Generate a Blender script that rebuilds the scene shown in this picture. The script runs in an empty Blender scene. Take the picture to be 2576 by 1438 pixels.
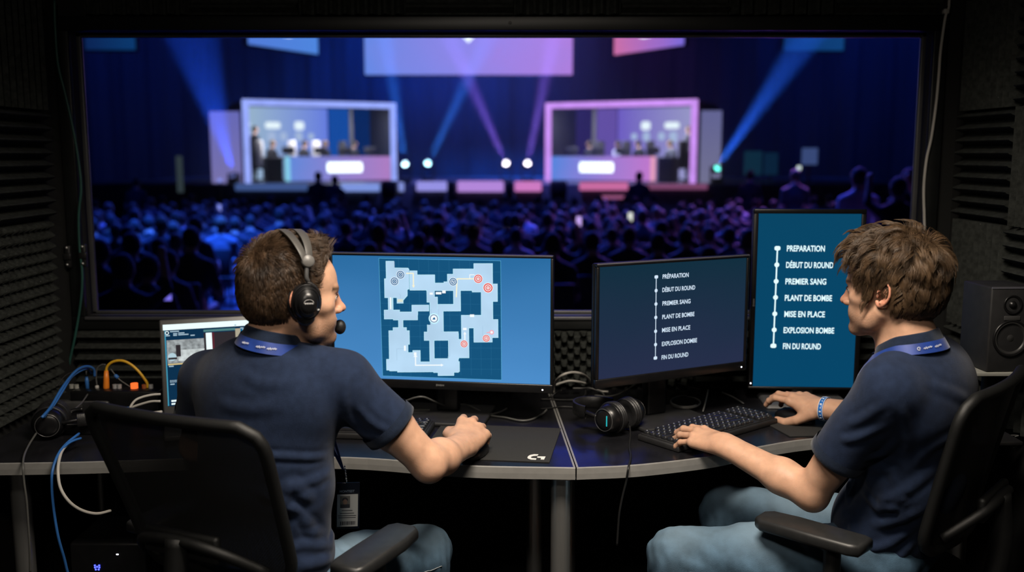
import bpy, bmesh, math, random
import numpy as np
from mathutils import Vector, Matrix, Euler
PI = math.pi
random.seed(7)
RNG = np.random.default_rng(11)
scene = bpy.context.scene
COL = scene.collection

# ------------------------------------------------------------------ camera
CAM_H, FPX, PITCH = 1.52, 2400.0, math.radians(7.92)
CT, ST = math.cos(PITCH), math.sin(PITCH)

def ray(px, py):
    x = (px - 1288.0) / FPX
    u = -(py - 719.0) / FPX
    return np.array((x, CT + u * ST, -ST + u * CT))

def PY(px, py, Y):
    """world point seen at pixel (px,py) standing at distance Y"""
    d = ray(px, py)
    return np.array((0, 0, CAM_H)) + d * (Y / d[1])

def PZ(px, py, z):
    """world point seen at pixel (px,py) lying at height z"""
    d = ray(px, py)
    return np.array((0, 0, CAM_H)) + d * ((z - CAM_H) / d[2])

cam_data = bpy.data.cameras.new('camera')
cam = bpy.data.objects.new('camera', cam_data)
COL.objects.link(cam)
cam.location = (0, 0, CAM_H)
cam.rotation_euler = (PI / 2 - PITCH, 0, 0)
cam_data.sensor_width = 36.0
cam_data.lens = 36.0 * FPX / 2576.0
cam_data.clip_start = 0.05
cam_data.clip_end = 200
cam_data.dof.use_dof = True
cam_data.dof.focus_distance = 2.42
cam_data.dof.aperture_fstop = 1.95
scene.camera = cam

# ------------------------------------------------------------------ materials
MATS = {}

def mat(name, col, rough=0.5, metal=0.0, var=0.0, vscale=8.0, bump=0.0, bscale=60.0, spec=0.5,
        emit=None, estr=0.0, sheen=0.0, coat=0.0, stretch=None, detail=3.0):
    if name in MATS:
        return MATS[name]
    m = bpy.data.materials.new(name)
    m.use_nodes = True
    nt = m.node_tree
    b = nt.nodes['Principled BSDF']
    b.inputs['Base Color'].default_value = (*col, 1)
    b.inputs['Roughness'].default_value = rough
    b.inputs['Metallic'].default_value = metal
    b.inputs['Specular IOR Level'].default_value = spec
    if sheen:
        b.inputs['Sheen Weight'].default_value = sheen
        b.inputs['Sheen Roughness'].default_value = 0.4
    if coat:
        b.inputs['Coat Weight'].default_value = coat
    if emit is not None:
        b.inputs['Emission Color'].default_value = (*emit, 1)
        b.inputs['Emission Strength'].default_value = estr
    tc = nt.nodes.new('ShaderNodeTexCoord')
    src = tc.outputs['Object']
    if stretch:
        mp = nt.nodes.new('ShaderNodeMapping')
        mp.inputs['Scale'].default_value = stretch
        nt.links.new(src, mp.inputs['Vector'])
        src = mp.outputs['Vector']
    if var:
        n = nt.nodes.new('ShaderNodeTexNoise')
        n.inputs['Scale'].default_value = vscale
        n.inputs['Detail'].default_value = detail
        nt.links.new(src, n.inputs['Vector'])
        r = nt.nodes.new('ShaderNodeValToRGB')
        r.color_ramp.elements[0].position = 0.3
        r.color_ramp.elements[1].position = 0.7
        r.color_ramp.elements[0].color = (*[max(0, c * (1 - var)) for c in col], 1)
        r.color_ramp.elements[1].color = (*[min(1, c * (1 + var)) for c in col], 1)
        nt.links.new(n.outputs['Fac'], r.inputs['Fac'])
        nt.links.new(r.outputs['Color'], b.inputs['Base Color'])
    if bump:
        n2 = nt.nodes.new('ShaderNodeTexNoise')
        n2.inputs['Scale'].default_value = bscale
        n2.inputs['Detail'].default_value = detail
        nt.links.new(src, n2.inputs['Vector'])
        bp = nt.nodes.new('ShaderNodeBump')
        bp.inputs['Strength'].default_value = bump
        bp.inputs['Distance'].default_value = 0.003
        nt.links.new(n2.outputs['Fac'], bp.inputs['Height'])
        nt.links.new(bp.outputs['Normal'], b.inputs['Normal'])
    MATS[name] = m
    return m

def emat(name, col, strength, noise=0.0, nscale=2.0, col2=None, axis=None):
    """light-emitting surface; col2+axis blend two display colours over generated coords"""
    if name in MATS:
        return MATS[name]
    m = bpy.data.materials.new(name)
    m.use_nodes = True
    nt = m.node_tree
    nt.nodes.remove(nt.nodes['Principled BSDF'])
    e = nt.nodes.new('ShaderNodeEmission')
    e.inputs['Color'].default_value = (*col, 1)
    e.inputs['Strength'].default_value = strength
    nt.links.new(e.outputs[0], nt.nodes['Material Output'].inputs['Surface'])
    tc = nt.nodes.new('ShaderNodeTexCoord')
    if col2 is not None:
        sp = nt.nodes.new('ShaderNodeSeparateXYZ')
        nt.links.new(tc.outputs['Generated'], sp.inputs[0])
        fac = sp.outputs['XYZ'.index(axis)]
        if noise:
            n = nt.nodes.new('ShaderNodeTexNoise')
            n.inputs['Scale'].default_value = nscale
            n.inputs['Detail'].default_value = 1.0
            nt.links.new(tc.outputs['Generated'], n.inputs['Vector'])
            ma = nt.nodes.new('ShaderNodeMath'); ma.operation = 'MULTIPLY_ADD'
            nt.links.new(n.outputs['Fac'], ma.inputs[0])
            ma.inputs[1].default_value = noise
            nt.links.new(fac, ma.inputs[2])
            mb = nt.nodes.new('ShaderNodeMath'); mb.operation = 'SUBTRACT'
            nt.links.new(ma.outputs[0], mb.inputs[0]); mb.inputs[1].default_value = noise * 0.5
            fac = mb.outputs[0]
        r = nt.nodes.new('ShaderNodeValToRGB')
        r.color_ramp.elements[0].color = (*col, 1)
        r.color_ramp.elements[1].color = (*col2, 1)
        nt.links.new(fac, r.inputs['Fac'])
        nt.links.new(r.outputs['Color'], e.inputs['Color'])
    elif noise:
        n = nt.nodes.new('ShaderNodeTexNoise')
        n.inputs['Scale'].default_value = nscale
        nt.links.new(tc.outputs['Object'], n.inputs['Vector'])
        r = nt.nodes.new('ShaderNodeValToRGB')
        r.color_ramp.elements[0].position = 0.3
        r.color_ramp.elements[1].position = 0.7
        r.color_ramp.elements[0].color = (*[c * (1 - noise) for c in col], 1)
        r.color_ramp.elements[1].color = (*[c * (1 + noise) for c in col], 1)
        nt.links.new(n.outputs['Fac'], r.inputs['Fac'])
        nt.links.new(r.outputs['Color'], e.inputs['Color'])
    MATS[name] = m
    return m

def attr_mix(m, attr, col_b, input_name='Base Color'):
    """mix the current colour towards col_b by a vertex attribute"""
    nt = m.node_tree
    b = nt.nodes['Principled BSDF']
    a = nt.nodes.new('ShaderNodeAttribute'); a.attribute_name = attr
    mx = nt.nodes.new('ShaderNodeMix'); mx.data_type = 'RGBA'
    inp = b.inputs[input_name]
    if inp.is_linked:
        nt.links.new(inp.links[0].from_socket, mx.inputs[6])
    else:
        mx.inputs[6].default_value = inp.default_value
    mx.inputs[7].default_value = (*col_b, 1)
    nt.links.new(a.outputs['Fac'], mx.inputs[0])
    nt.links.new(mx.outputs[2], inp)

# ------------------------------------------------------------------ mesh building
def V3(p):
    return np.array(p, dtype=float)

def unit(v):
    v = np.asarray(v, float)
    return v / max(1e-12, np.linalg.norm(v))

def basis(d, up=(0, 0, 1)):
    """columns x=d, y, z with z as near to up as can be"""
    x = unit(d)
    u = V3(up)
    if abs(np.dot(x, unit(u))) > 0.999:
        u = V3((0, 1, 0)) if abs(x[1]) < 0.9 else V3((1, 0, 0))
    y = unit(np.cross(u, x))
    z = np.cross(x, y)
    return np.stack([x, y, z], axis=1)

def rotz(a):
    c, s = math.cos(a), math.sin(a)
    return np.array(((c, -s, 0), (s, c, 0), (0, 0, 1.0)))

def roty(a):
    c, s = math.cos(a), math.sin(a)
    return np.array(((c, 0, s), (0, 1.0, 0), (-s, 0, c)))

def rotx(a):
    c, s = math.cos(a), math.sin(a)
    return np.array(((1.0, 0, 0), (0, c, -s), (0, s, c)))

def catmull(pts, n=8, closed=False):
    pts = [V3(p) for p in pts]
    out = []
    N = len(pts)
    rng = range(N) if closed else range(N - 1)
    for i in rng:
        if closed:
            p0, p1, p2, p3 = pts[(i - 1) % N], pts[i], pts[(i + 1) % N], pts[(i + 2) % N]
        else:
            p0 = pts[i - 1] if i > 0 else 2 * pts[0] - pts[1]
            p1, p2 = pts[i], pts[i + 1]
            p3 = pts[i + 2] if i + 2 < N else 2 * pts[-1] - pts[-2]
        for k in range(n):
            t = k / n
            out.append(0.5 * ((2 * p1) + (-p0 + p2) * t + (2 * p0 - 5 * p1 + 4 * p2 - p3) * t * t + (-p0 + 3 * p1 - 3 * p2 + p3) * t ** 3))
    if not closed:
        out.append(pts[-1])
    return out

class MB:
    """collects shapes; build() links them as ONE mesh object"""
    def __init__(self):
        self.v, self.f, self.m, self.s = [], [], [], []
        self.n = 0

    def add(self, verts, faces, mi=0, smooth=False, M=None, t=None):
        verts = np.asarray(verts, float).reshape(-1, 3)
        if M is not None:
            verts = verts @ np.asarray(M, float).T
        if t is not None:
            verts = verts + np.asarray(t, float)
        self.v.append(verts)
        b = self.n
        for f in faces:
            self.f.append([b + int(i) for i in f])
            self.m.append(mi); self.s.append(smooth)
        self.n += len(verts)
        return self

    def bm(self, bm, mi=0, smooth=False, M=None, t=None):
        bm.verts.index_update()
        vs = [v.co[:] for v in bm.verts]
        fs = [[v.index for v in f.verts] for f in bm.faces]
        bm.free()
        return self.add(vs, fs, mi, smooth, M, t)

    def box(self, c, size, bev=0.0, mi=0, M=None, seg=2, smooth=None, taper=None):
        """box centred at c (in the M frame if given about c)"""
        bm = bmesh.new()
        bmesh.ops.create_cube(bm, size=1.0)
        for v in bm.verts:
            v.co = Vector((v.co.x * size[0], v.co.y * size[1], v.co.z * size[2]))
            if taper and v.co.z > 0:
                v.co.x *= taper[0]; v.co.y *= taper[1]
        if bev:
            bmesh.ops.bevel(bm, geom=bm.edges[:], offset=bev, segments=seg, affect='EDGES', profile=0.5)
        return self.bm(bm, mi, bool(bev) if smooth is None else smooth, M, c)

    def box2(self, lo, hi, bev=0.0, mi=0):
        lo, hi = V3(lo), V3(hi)
        return self.box((lo + hi) / 2, hi - lo, bev, mi)

    def tube(self, pts, r, seg=8, mi=0, closed=False, cap=True, smooth=True, up=None):
        pts = [V3(p) for p in pts]
        N = len(pts)
        rr = [r] * N if np.isscalar(r) else list(r)
        verts = []
        # parallel transport
        tang = []
        for i in range(N):
            if closed:
                d = pts[(i + 1) % N] - pts[i - 1]
            else:
                d = pts[min(i + 1, N - 1)] - pts[max(i - 1, 0)]
            tang.append(unit(d))
        n = unit(np.cross(tang[0], V3((0.31, 0.22, 0.93)))) if up is None else unit(up)
        for i in range(N):
            n = unit(n - tang[i] * np.dot(n, tang[i]))
            b = np.cross(tang[i], n)
            for k in range(seg):
                a = 2 * PI * k / seg
                verts.append(pts[i] + rr[i] * (math.cos(a) * n + math.sin(a) * b))
        faces = []
        for i in range(N if closed else N - 1):
            j = (i + 1) % N
            for k in range(seg):
                k2 = (k + 1) % seg
                faces.append((i * seg + k, i * seg + k2, j * seg + k2, j * seg + k))
        if cap and not closed:
            faces.append(tuple(range(seg))[::-1])
            faces.append(tuple((N - 1) * seg + k for k in range(seg)))
        return self.add(verts, faces, mi, smooth)

    def cyl(self, a, b, r, r2=None, seg=24, mi=0, smooth=True):
        a, b = V3(a), V3(b)
        r2 = r if r2 is None else r2
        B = basis(b - a, (0.1, 0.2, 0.97))
        verts = []
        for p, q in ((a, r), (b, r2)):
            for k in range(seg):
                t = 2 * PI * k / seg
                verts.append(p + q * (math.cos(t) * B[:, 1] + math.sin(t) * B[:, 2]))
        side = [(k, (k + 1) % seg, seg + (k + 1) % seg, seg + k) for k in range(seg)]
        self.add(verts, side, mi, smooth)
        va, vb = verts[:seg], verts[seg:]
        self.add(va, [tuple(range(seg))[::-1]], mi, False)
        self.add(vb, [tuple(range(seg))], mi, False)
        return self

    def lathe(self, prof, c=(0, 0, 0), axis=(0, 0, 1), seg=32, mi=0, smooth=True, up=(0, 1, 0)):
        """prof: list of (radius, height along axis)"""
        B = basis(axis, up)
        c = V3(c)
        verts = []
        for (r, h) in prof:
            for k in range(seg):
                t = 2 * PI * k / seg
                verts.append(c + h * B[:, 0] + r * (math.cos(t) * B[:, 1] + math.sin(t) * B[:, 2]))
        faces = []
        for i in range(len(prof) - 1):
            for k in range(seg):
                k2 = (k + 1) % seg
                faces.append((i * seg + k, i * seg + k2, (i + 1) * seg + k2, (i + 1) * seg + k))
        return self.add(verts, faces, mi, smooth)

    def ell(self, c, r, M=None, mi=0, seg=24, rings=14):
        verts, faces = [], []
        for i in range(rings + 1):
            th = PI * i / rings
            for k in range(seg):
                ph = 2 * PI * k / seg
                verts.append((r[0] * math.sin(th) * math.cos(ph), r[1] * math.sin(th) * math.sin(ph), r[2] * math.cos(th)))
        for i in range(rings):
            for k in range(seg):
                k2 = (k + 1) % seg
                faces.append((i * seg + k, (i + 1) * seg + k, (i + 1) * seg + k2, i * seg + k2))
        return self.add(verts, faces, mi, True, M, c)

    def prism(self, poly, z0, z1, mi=0, M=None, t=None, bev=0.0, smooth=False):
        """polygon in xy extruded z0..z1"""
        bm = bmesh.new()
        bot = [bm.verts.new((p[0], p[1], z0)) for p in poly]
        f = bm.faces.new(bot)
        ext = bmesh.ops.extrude_face_region(bm, geom=[f])
        for e in ext['geom']:
            if isinstance(e, bmesh.types.BMVert):
                e.co.z = z1
        bmesh.ops.recalc_face_normals(bm, faces=bm.faces[:])
        if bev:
            ed = [e for e in bm.edges if abs(e.verts[0].co.z - e.verts[1].co.z) < 1e-9]
            bmesh.ops.bevel(bm, geom=ed, offset=bev, segments=2, affect='EDGES', profile=0.5)
        return self.bm(bm, mi, smooth, M, t)

    def grid(self, P, mi=0, smooth=True, closed_u=False):
        """P: array (nu,nv,3)"""
        P = np.asarray(P, float)
        nu, nv = P.shape[:2]
        faces = []
        for i in range(nu if closed_u else nu - 1):
            i2 = (i + 1) % nu
            for j in range(nv - 1):
                faces.append((i * nv + j, i2 * nv + j, i2 * nv + j + 1, i * nv + j + 1))
        return self.add(P.reshape(-1, 3), faces, mi, smooth)

    def text(self, body, size, M, t, mi=0, bold=0.0, xs=1.0, extrude=0.0, align='LEFT', shear=0.0):
        """lettering in the local xy plane of M"""
        cu = bpy.data.curves.new('lettering', 'FONT')
        cu.body = body
        cu.size = size
        cu.offset = bold
        cu.extrude = extrude
        cu.align_x = align
        cu.shear = shear
        cu.resolution_u = 3
        o = bpy.data.objects.new('lettering', cu)
        COL.objects.link(o)
        bpy.context.view_layer.update()
        dg = bpy.context.evaluated_depsgraph_get()
        me = bpy.data.meshes.new_from_object(o.evaluated_get(dg))
        vs = [(v.co.x * xs, v.co.y, v.co.z) for v in me.vertices]
        fs = [tuple(p.vertices) for p in me.polygons]
        bpy.data.objects.remove(o); bpy.data.curves.remove(cu); bpy.data.meshes.remove(me)
        return self.add(vs, fs, mi, False, M, t)

    def build(self, name, mats, parent=None, origin=None, recalc=False):
        me = bpy.data.meshes.new(name)
        v = np.concatenate(self.v) if self.v else np.zeros((0, 3))
        if origin is not None:
            v = v - V3(origin)
        me.from_pydata(v.tolist(), [], self.f)
        if not isinstance(mats, (list, tuple)):
            mats = [mats]
        for q in mats:
            me.materials.append(q)
        me.polygons.foreach_set('material_index', np.array(self.m, dtype=np.int32))
        me.polygons.foreach_set('use_smooth', np.array(self.s, dtype=bool))
        me.update()
        if recalc:
            bm = bmesh.new(); bm.from_mesh(me)
            bmesh.ops.recalc_face_normals(bm, faces=bm.faces[:])
            bm.to_mesh(me); bm.free()
        o = bpy.data.objects.new(name, me)
        COL.objects.link(o)
        if parent is not None:
            o.parent = parent
        elif origin is not None:
            o.location = Vector([float(c) for c in origin])
        return o

def tag(o, label=None, cat=None, group=None, kind=None):
    if label: o['label'] = label
    if cat: o['category'] = cat
    if group: o['group'] = group
    if kind: o['kind'] = kind
    return o

def thing(name, label, cat, loc=(0, 0, 0), rz=0.0, group=None):
    o = bpy.data.objects.new(name, None)
    COL.objects.link(o)
    o.location = Vector([float(c) for c in loc])
    o.rotation_euler = (0, 0, rz)
    o.empty_display_size = 0.05
    return tag(o, label, cat, group)

def dup(root, loc=None, rz=None, label=None, group=None):
    r = root.copy(); COL.objects.link(r)
    if loc is not None: r.location = loc
    if rz is not None: r.rotation_euler = (r.rotation_euler.x, r.rotation_euler.y, rz)
    if label: r['label'] = label
    if group: r['group'] = group
    for ch in list(root.children):
        c = ch.copy(); COL.objects.link(c); c.parent = r
        for g in list(ch.children):
            d = g.copy(); COL.objects.link(d); d.parent = c
    return r

# ------------------------------------------------------------------ signed distance modelling
def smin(a, b, k):
    if k <= 0:
        return np.minimum(a, b)
    h = np.clip(0.5 + 0.5 * (b - a) / k, 0, 1)
    return b + (a - b) * h - k * h * (1 - h)

def smax(a, b, k):
    return -smin(-a, -b, k)

def s_cone(a, b, r1, r2):
    a, b = V3(a), V3(b)
    ba = b - a
    l2 = max(1e-12, float(ba @ ba))
    def f(P):
        pa = P - a
        h = np.clip(pa @ ba / l2, 0, 1)
        q = pa - h[:, None] * ba
        return np.sqrt(np.einsum('ij,ij->i', q, q)) - (r1 + (r2 - r1) * h)
    return f

def s_ell(c, r, M=None):
    c, r = V3(c), V3(r)
    M = None if M is None else np.asarray(M, float)
    def f(P):
        q = P - c
        if M is not None:
            q = q @ M
        k0 = np.sqrt((((q / r)) ** 2).sum(1)) + 1e-9
        k1 = np.sqrt(((q / (r * r)) ** 2).sum(1)) + 1e-9
        return k0 * (k0 - 1) / k1
    return f

def s_econe(a, b, ra, rb, up, flat):
    """tapered limb with an elliptic section: radius across 'up' direction scaled by flat"""
    a, b = V3(a), V3(b)
    B = basis(b - a, up)          # x along, z ~ up
    L = float(np.linalg.norm(b - a))
    def f(P):
        q = (P - a) @ B
        q = q.copy(); q[:, 2] /= flat
        h = np.clip(q[:, 0] / L, 0, 1)
        dx = q[:, 0] - h * L
        d = np.sqrt(dx * dx + q[:, 1] ** 2 + q[:, 2] ** 2) - (ra + (rb - ra) * h)
        return d * min(1.0, flat)
    return f

def s_poly(pts, rs):
    fs = [s_cone(pts[i], pts[i + 1], rs[i], rs[i + 1]) for i in range(len(pts) - 1)]
    def f(P):
        d = fs[0](P)
        for g in fs[1:]:
            d = np.minimum(d, g(P))
        return d
    return f

def s_plane(p, n):
    p, n = V3(p), unit(n)
    return lambda P: (P - p) @ n

class SDF:
    def __init__(self):
        self.ops = []
        self.disp = []
    def U(self, f, k=0.01):
        self.ops.append(('u', f, k)); return self
    def S(self, f, k=0.004):
        self.ops.append(('s', f, k)); return self
    def I(self, f, k=0.002):
        self.ops.append(('i', f, k)); return self
    def D(self, f):
        self.disp.append(f); return self
    def ev(self, P, sel=None):
        d = np.full(len(P), 1e3)
        first = True
        for j, (t, f, k) in enumerate(self.ops):
            if sel is not None and not sel[j]:
                continue
            e = f(P)
            if t == 'u':
                d = e if first else smin(d, e, k)
                first = False
            elif t == 's':
                d = smax(d, -e, k)
            else:
                d = smax(d, e, k)
        for g in self.disp:
            d = d + g(P)
        return d
    def grad(self, P, e=0.001):
        g = np.zeros_like(P)
        for i in range(3):
            o = np.zeros(3); o[i] = e
            g[:, i] = self.ev(P + o) - self.ev(P - o)
        n = np.linalg.norm(g, axis=1, keepdims=True)
        return g / np.maximum(n, 1e-9)
    def project(self, P, off=0.0, it=5):
        P = np.asarray(P, float).reshape(-1, 3).copy()
        for _ in range(it):
            P -= self.grad(P) * (self.ev(P) - off)[:, None]
        return P

    def mesh(self, lo, hi, h, nb=16, margin=0.02, smooth=2):
        lo, hi = V3(lo), V3(hi)
        nblk = np.ceil((hi - lo) / (h * nb)).astype(int)
        ii = np.stack(np.meshgrid(*[np.arange(n) for n in nblk], indexing='ij'), -1).reshape(-1, 3)
        cen = lo + (ii + 0.5) * (h * nb)
        R = h * nb * math.sqrt(3) / 2 * 1.08 + margin
        E = np.stack([f(cen) for (t, f, k) in self.ops])
        dall = self.ev(cen)
        near = np.abs(dall) < R
        keys_all, pos_all, quads = [], [], []
        N = (nblk * nb + 3).astype(np.int64)
        def key(ix):
            return ((ix[..., 0] + 1) * N[1] + (ix[..., 1] + 1)) * N[2] + (ix[..., 2] + 1)
        g1 = np.arange(-1, nb + 1)
        G = np.stack(np.meshgrid(g1, g1, g1, indexing='ij'), -1)
        nn = nb + 2
        corners = np.array([(a, b, c) for a in (0, 1) for b in (0, 1) for c in (0, 1)])
        edges = [(i, j) for i in range(8) for j in range(i + 1, 8) if np.abs(corners[i] - corners[j]).sum() == 1]
        for bi in np.nonzero(near)[0]:
            sel = []
            for j, (t, f, k) in enumerate(self.ops):
                e = E[j, bi]
                if t == 'u': sel.append(e < R + k)
                elif t == 's': sel.append(e < R + k)
                else: sel.append(e > -(R + k))
            if not any(s and o[0] == 'u' for s, o in zip(sel, self.ops)):
                continue
            gi = G + ii[bi] * nb
            P = lo + gi.reshape(-1, 3) * h
            d = self.ev(P, sel).reshape(nn, nn, nn)
            neg = d < 0
            if neg.all() or not neg.any():
                continue
            # cells -1..nb-1  (nb+1 per axis)
            m = nn - 1
            cv = np.stack([d[c[0]:c[0] + m, c[1]:c[1] + m, c[2]:c[2] + m] for c in corners], -1)
            cn = cv < 0
            act = cn.any(-1) & ~cn.all(-1)
            idx = np.argwhere(act)
            vals = cv[act]
            acc = np.zeros((len(idx), 3)); cnt = np.zeros(len(idx))
            for (a, b) in edges:
                va, vb = vals[:, a], vals[:, b]
                cr = (va < 0) != (vb < 0)
                t = np.where(cr, va / np.where(cr, va - vb, 1), 0)
                p = corners[a] + t[:, None] * (corners[b] - corners[a])
                acc += np.where(cr[:, None], p, 0); cnt += cr
            cell = idx - 1 + ii[bi] * nb
            keys_all.append(key(cell))
            pos_all.append(lo + (cell + acc / cnt[:, None]) * h)
            # edges owned: lower grid point in 0..nb-1
            for ax in range(3):
                s0 = [slice(1, nb + 1)] * 3
                s1 = list(s0); s1[ax] = slice(2, nb + 2)
                a = neg[tuple(s0)]; b = neg[tuple(s1)]
                ch = np.argwhere(a != b)
                if not len(ch):
                    continue
                sgn = a[tuple(ch.T)]
                base = ch + ii[bi] * nb
                u = (ax + 1) % 3; w = (ax + 2) % 3
                eu = np.zeros(3, int); eu[u] = 1
                ew = np.zeros(3, int); ew[w] = 1
                q = np.stack([key(base), key(base - eu), key(base - eu - ew), key(base - ew)], 1)
                q = np.where(sgn[:, None], q, q[:, ::-1])
                quads.append(q)
        K = np.concatenate(keys_all); Pp = np.concatenate(pos_all)
        uk, first = np.unique(K, return_index=True)
        verts = Pp[first]
        Q = np.concatenate(quads)
        pos = np.searchsorted(uk, Q)
        pos = np.minimum(pos, len(uk) - 1)
        ok = (uk[pos] == Q).all(1)
        Q = pos[ok]
        verts = taubin(verts, Q, smooth)
        return verts, Q

def largest(v, Q):
    """keep only the biggest connected piece"""
    n = len(v); lab = np.arange(n)
    E = np.concatenate([Q[:, [0, 1]], Q[:, [1, 2]], Q[:, [2, 3]]])
    while True:
        m = np.minimum(lab[E[:, 0]], lab[E[:, 1]])
        new = lab.copy()
        np.minimum.at(new, E[:, 0], m); np.minimum.at(new, E[:, 1], m)
        new = new[new]
        if (new == lab).all():
            break
        lab = new
    big = np.bincount(lab).argmax()
    keep = lab == big
    idx = np.cumsum(keep) - 1
    return v[keep], idx[Q[keep[Q[:, 0]]]]

def taubin(v, Q, it):
    if it <= 0:
        return v
    E = np.concatenate([Q[:, [0, 1]], Q[:, [1, 2]], Q[:, [2, 3]], Q[:, [3, 0]]])
    a = np.concatenate([E[:, 0], E[:, 1]]); b = np.concatenate([E[:, 1], E[:, 0]])
    n = len(v)
    deg = np.maximum(np.bincount(a, minlength=n), 1)[:, None]
    for i in range(it):
        for lam in (0.5, -0.52):
            s = np.stack([np.bincount(a, weights=v[b, c], minlength=n) for c in range(3)], 1) / deg
            v = v + lam * (s - v)
    return v

def np_mesh(name, verts, faces, mats, parent=None, origin=None, smooth=True, attrs=None, mi=None):
    """faces: (n,4) or (n,3) int array"""
    me = bpy.data.meshes.new(name)
    v = np.asarray(verts, np.float32)
    if origin is not None:
        v = v - np.asarray(origin, np.float32)
    F = np.asarray(faces, np.int32)
    k = F.shape[1]
    me.vertices.add(len(v)); me.vertices.foreach_set('co', v.ravel())
    me.loops.add(F.size); me.loops.foreach_set('vertex_index', F.ravel())
    me.polygons.add(len(F))
    me.polygons.foreach_set('loop_start', np.arange(0, F.size, k, dtype=np.int32))
    me.polygons.foreach_set('use_smooth', np.full(len(F), smooth, dtype=bool))
    if mi is not None:
        me.polygons.foreach_set('material_index', np.asarray(mi, np.int32))
    for q in (mats if isinstance(mats, (list, tuple)) else [mats]):
        me.materials.append(q)
    for an, av in (attrs or {}).items():
        a = me.attributes.new(an, 'FLOAT', 'POINT')
        a.data.foreach_set('value', np.asarray(av, np.float32))
    me.update(calc_edges=True)
    me.validate()
    o = bpy.data.objects.new(name, me)
    COL.objects.link(o)
    if parent is not None:
        o.parent = parent
    elif origin is not None:
        o.location = Vector([float(c) for c in origin])
    return o
# ------------------------------------------------------------------ people
class Frame:
    """local frame: M columns are the local axes in world"""
    def __init__(self, c, M, low=1.0):
        self.c, self.M, self.low = V3(c), np.asarray(M, float), low
    def p(self, q):
        q = V3(q)
        if q[2] < 0 and self.low != 1.0:
            q[2] *= self.low
        return self.c + self.M @ q
    def loc(self, P):
        return (np.asarray(P, float) - self.c) @ self.M
    def cone(self, a, b, r1, r2):
        return s_cone(self.p(a), self.p(b), r1, r2)
    def ell(self, c, r, R=None):
        return s_ell(self.p(c), r, self.M if R is None else self.M @ R)
    def sph(self, c, r):
        c = self.p(c)
        return lambda P: np.sqrt(((P - c) ** 2).sum(1)) - r
    def poly(self, pts, rs):
        return s_poly([self.p(q) for q in pts], rs)

def head_ops(S, F, cfg, ears=True):
    """x forward, y to the person's left, z up, origin between the ears"""
    S.U(F.ell((-.014, 0, .034), (.099, .0775, .089)), .01)
    S.U(F.ell((-.045, 0, -.008), (.060, .062, .062)), .02)
    S.U(F.ell((.034, 0, .030), (.063, .064, .068)), .02)
    S.U(F.ell((.032, 0, -.034), (.056, .056, .066)), .02)
    for s in (-1, 1):
        S.U(F.ell((.052, s * .043, -.020), (.028, .024, .022)), .02)
        S.U(F.cone((.004, s * .056, -.055), (.030, s * .050, -.083), .017, .016), .022)
        S.U(F.cone((.030, s * .050, -.083), (.074, s * .018, -.106), .016, .015), .02)
        S.U(F.cone((.083, s * .036, .016), (.091, s * .012, .014), .009, .009), .014)
        S.U(F.ell((.062, s * .030, -.062), (.026, .022, .026)), .02)
    S.U(F.ell((.060, 0, -.070), (.030, .034, .034)), .02)
    S.U(F.ell((.077, 0, -.104), (.017, .020, .015)), .016)
    S.U(F.ell((.060, 0, -.108), (.03, .03, .012)), .02)
    # eye sockets, lids
    for s in (-1, 1):
        S.S(F.ell((.098, s * .033, -.002), (.016, .018, .012)), .012)
        S.U(F.ell((.0770, s * .032, -.002), (.0135, .0155, .0125)), .004)
        S.S(F.ell((.0885, s * .0355, -.0025), (.008, .0125, .0046)), .0015)
    # nose
    S.U(F.cone((.091, 0, .008), (.105, 0, -.026), .0085, .0095), .010)
    S.U(F.ell((.1105, 0, -.0345), (.0115, .0105, .0095)), .008)
    for s in (-1, 1):
        S.U(F.ell((.0985, s * .0125, -.039), (.011, .0075, .0075)), .006)
    for s in (-1, 1):
        S.S(F.ell((.105, s * .007, -.046), (.006, .0038, .004)), .002)
    # mouth
    S.U(F.ell((.0885, 0, -.0615), (.011, .024, .0065)), .006)
    S.U(F.ell((.0865, 0, -.0755), (.011, .021, .0075)), .006)
    S.S(F.ell((.0985, 0, -.0685), (.006, .026, .0014)), .0025)
    S.S(F.ell((.094, 0, -.0885), (.008, .020, .005)), .008)
    # ears
    for s in ((-1, 1) if ears else ()):
        def e(u, v, o=0.0):
            a = u * math.cos(.16) - v * math.sin(.16); b = u * math.sin(.16) + v * math.cos(.16)
            return (-.008 + a, s * (.0745 + max(0, -a + .012) * .42 + o), -.006 + b)
        S.U(F.ell(e(-.005, .002), (.016, .0045, .026), rotz(s * .40)), .004)
        S.S(F.ell(e(.001, -.004, .006), (.0085, .006, .011)), .003)
        S.S(F.ell(e(-.006, .014, .006), (.009, .004, .010)), .003)
        hx = [(.004, .002), (.012, .012), (.011, .024), (.001, .032), (-.011, .030), (-.019, .019), (-.021, .004), (-.017, -.011), (-.010, -.022), (-.002, -.0285), (.006, -.027), (.009, -.020)]
        pts = catmull([e(u, v, .0015) for u, v in hx], 3)
        n = len(pts)
        rs = [.0026 + .0022 * (i / n) ** 2 for i in range(n)]
        S.U(F.poly(pts, rs), .0025)
        ah = catmull([e(u, v, .0005) for u, v in [(-.003, .020), (-.0105, .012), (-.0125, .001), (-.009, -.011), (-.001, -.016)]], 3)
        S.U(F.poly(ah, [.0024] * len(ah)), .003)
        S.U(F.ell(e(.0095, -.005, .002), (.0035, .003, .006)), .003)
        S.U(F.ell(e(-.001, -.026, .0), (.0085, .0035, .007)), .003)

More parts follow.
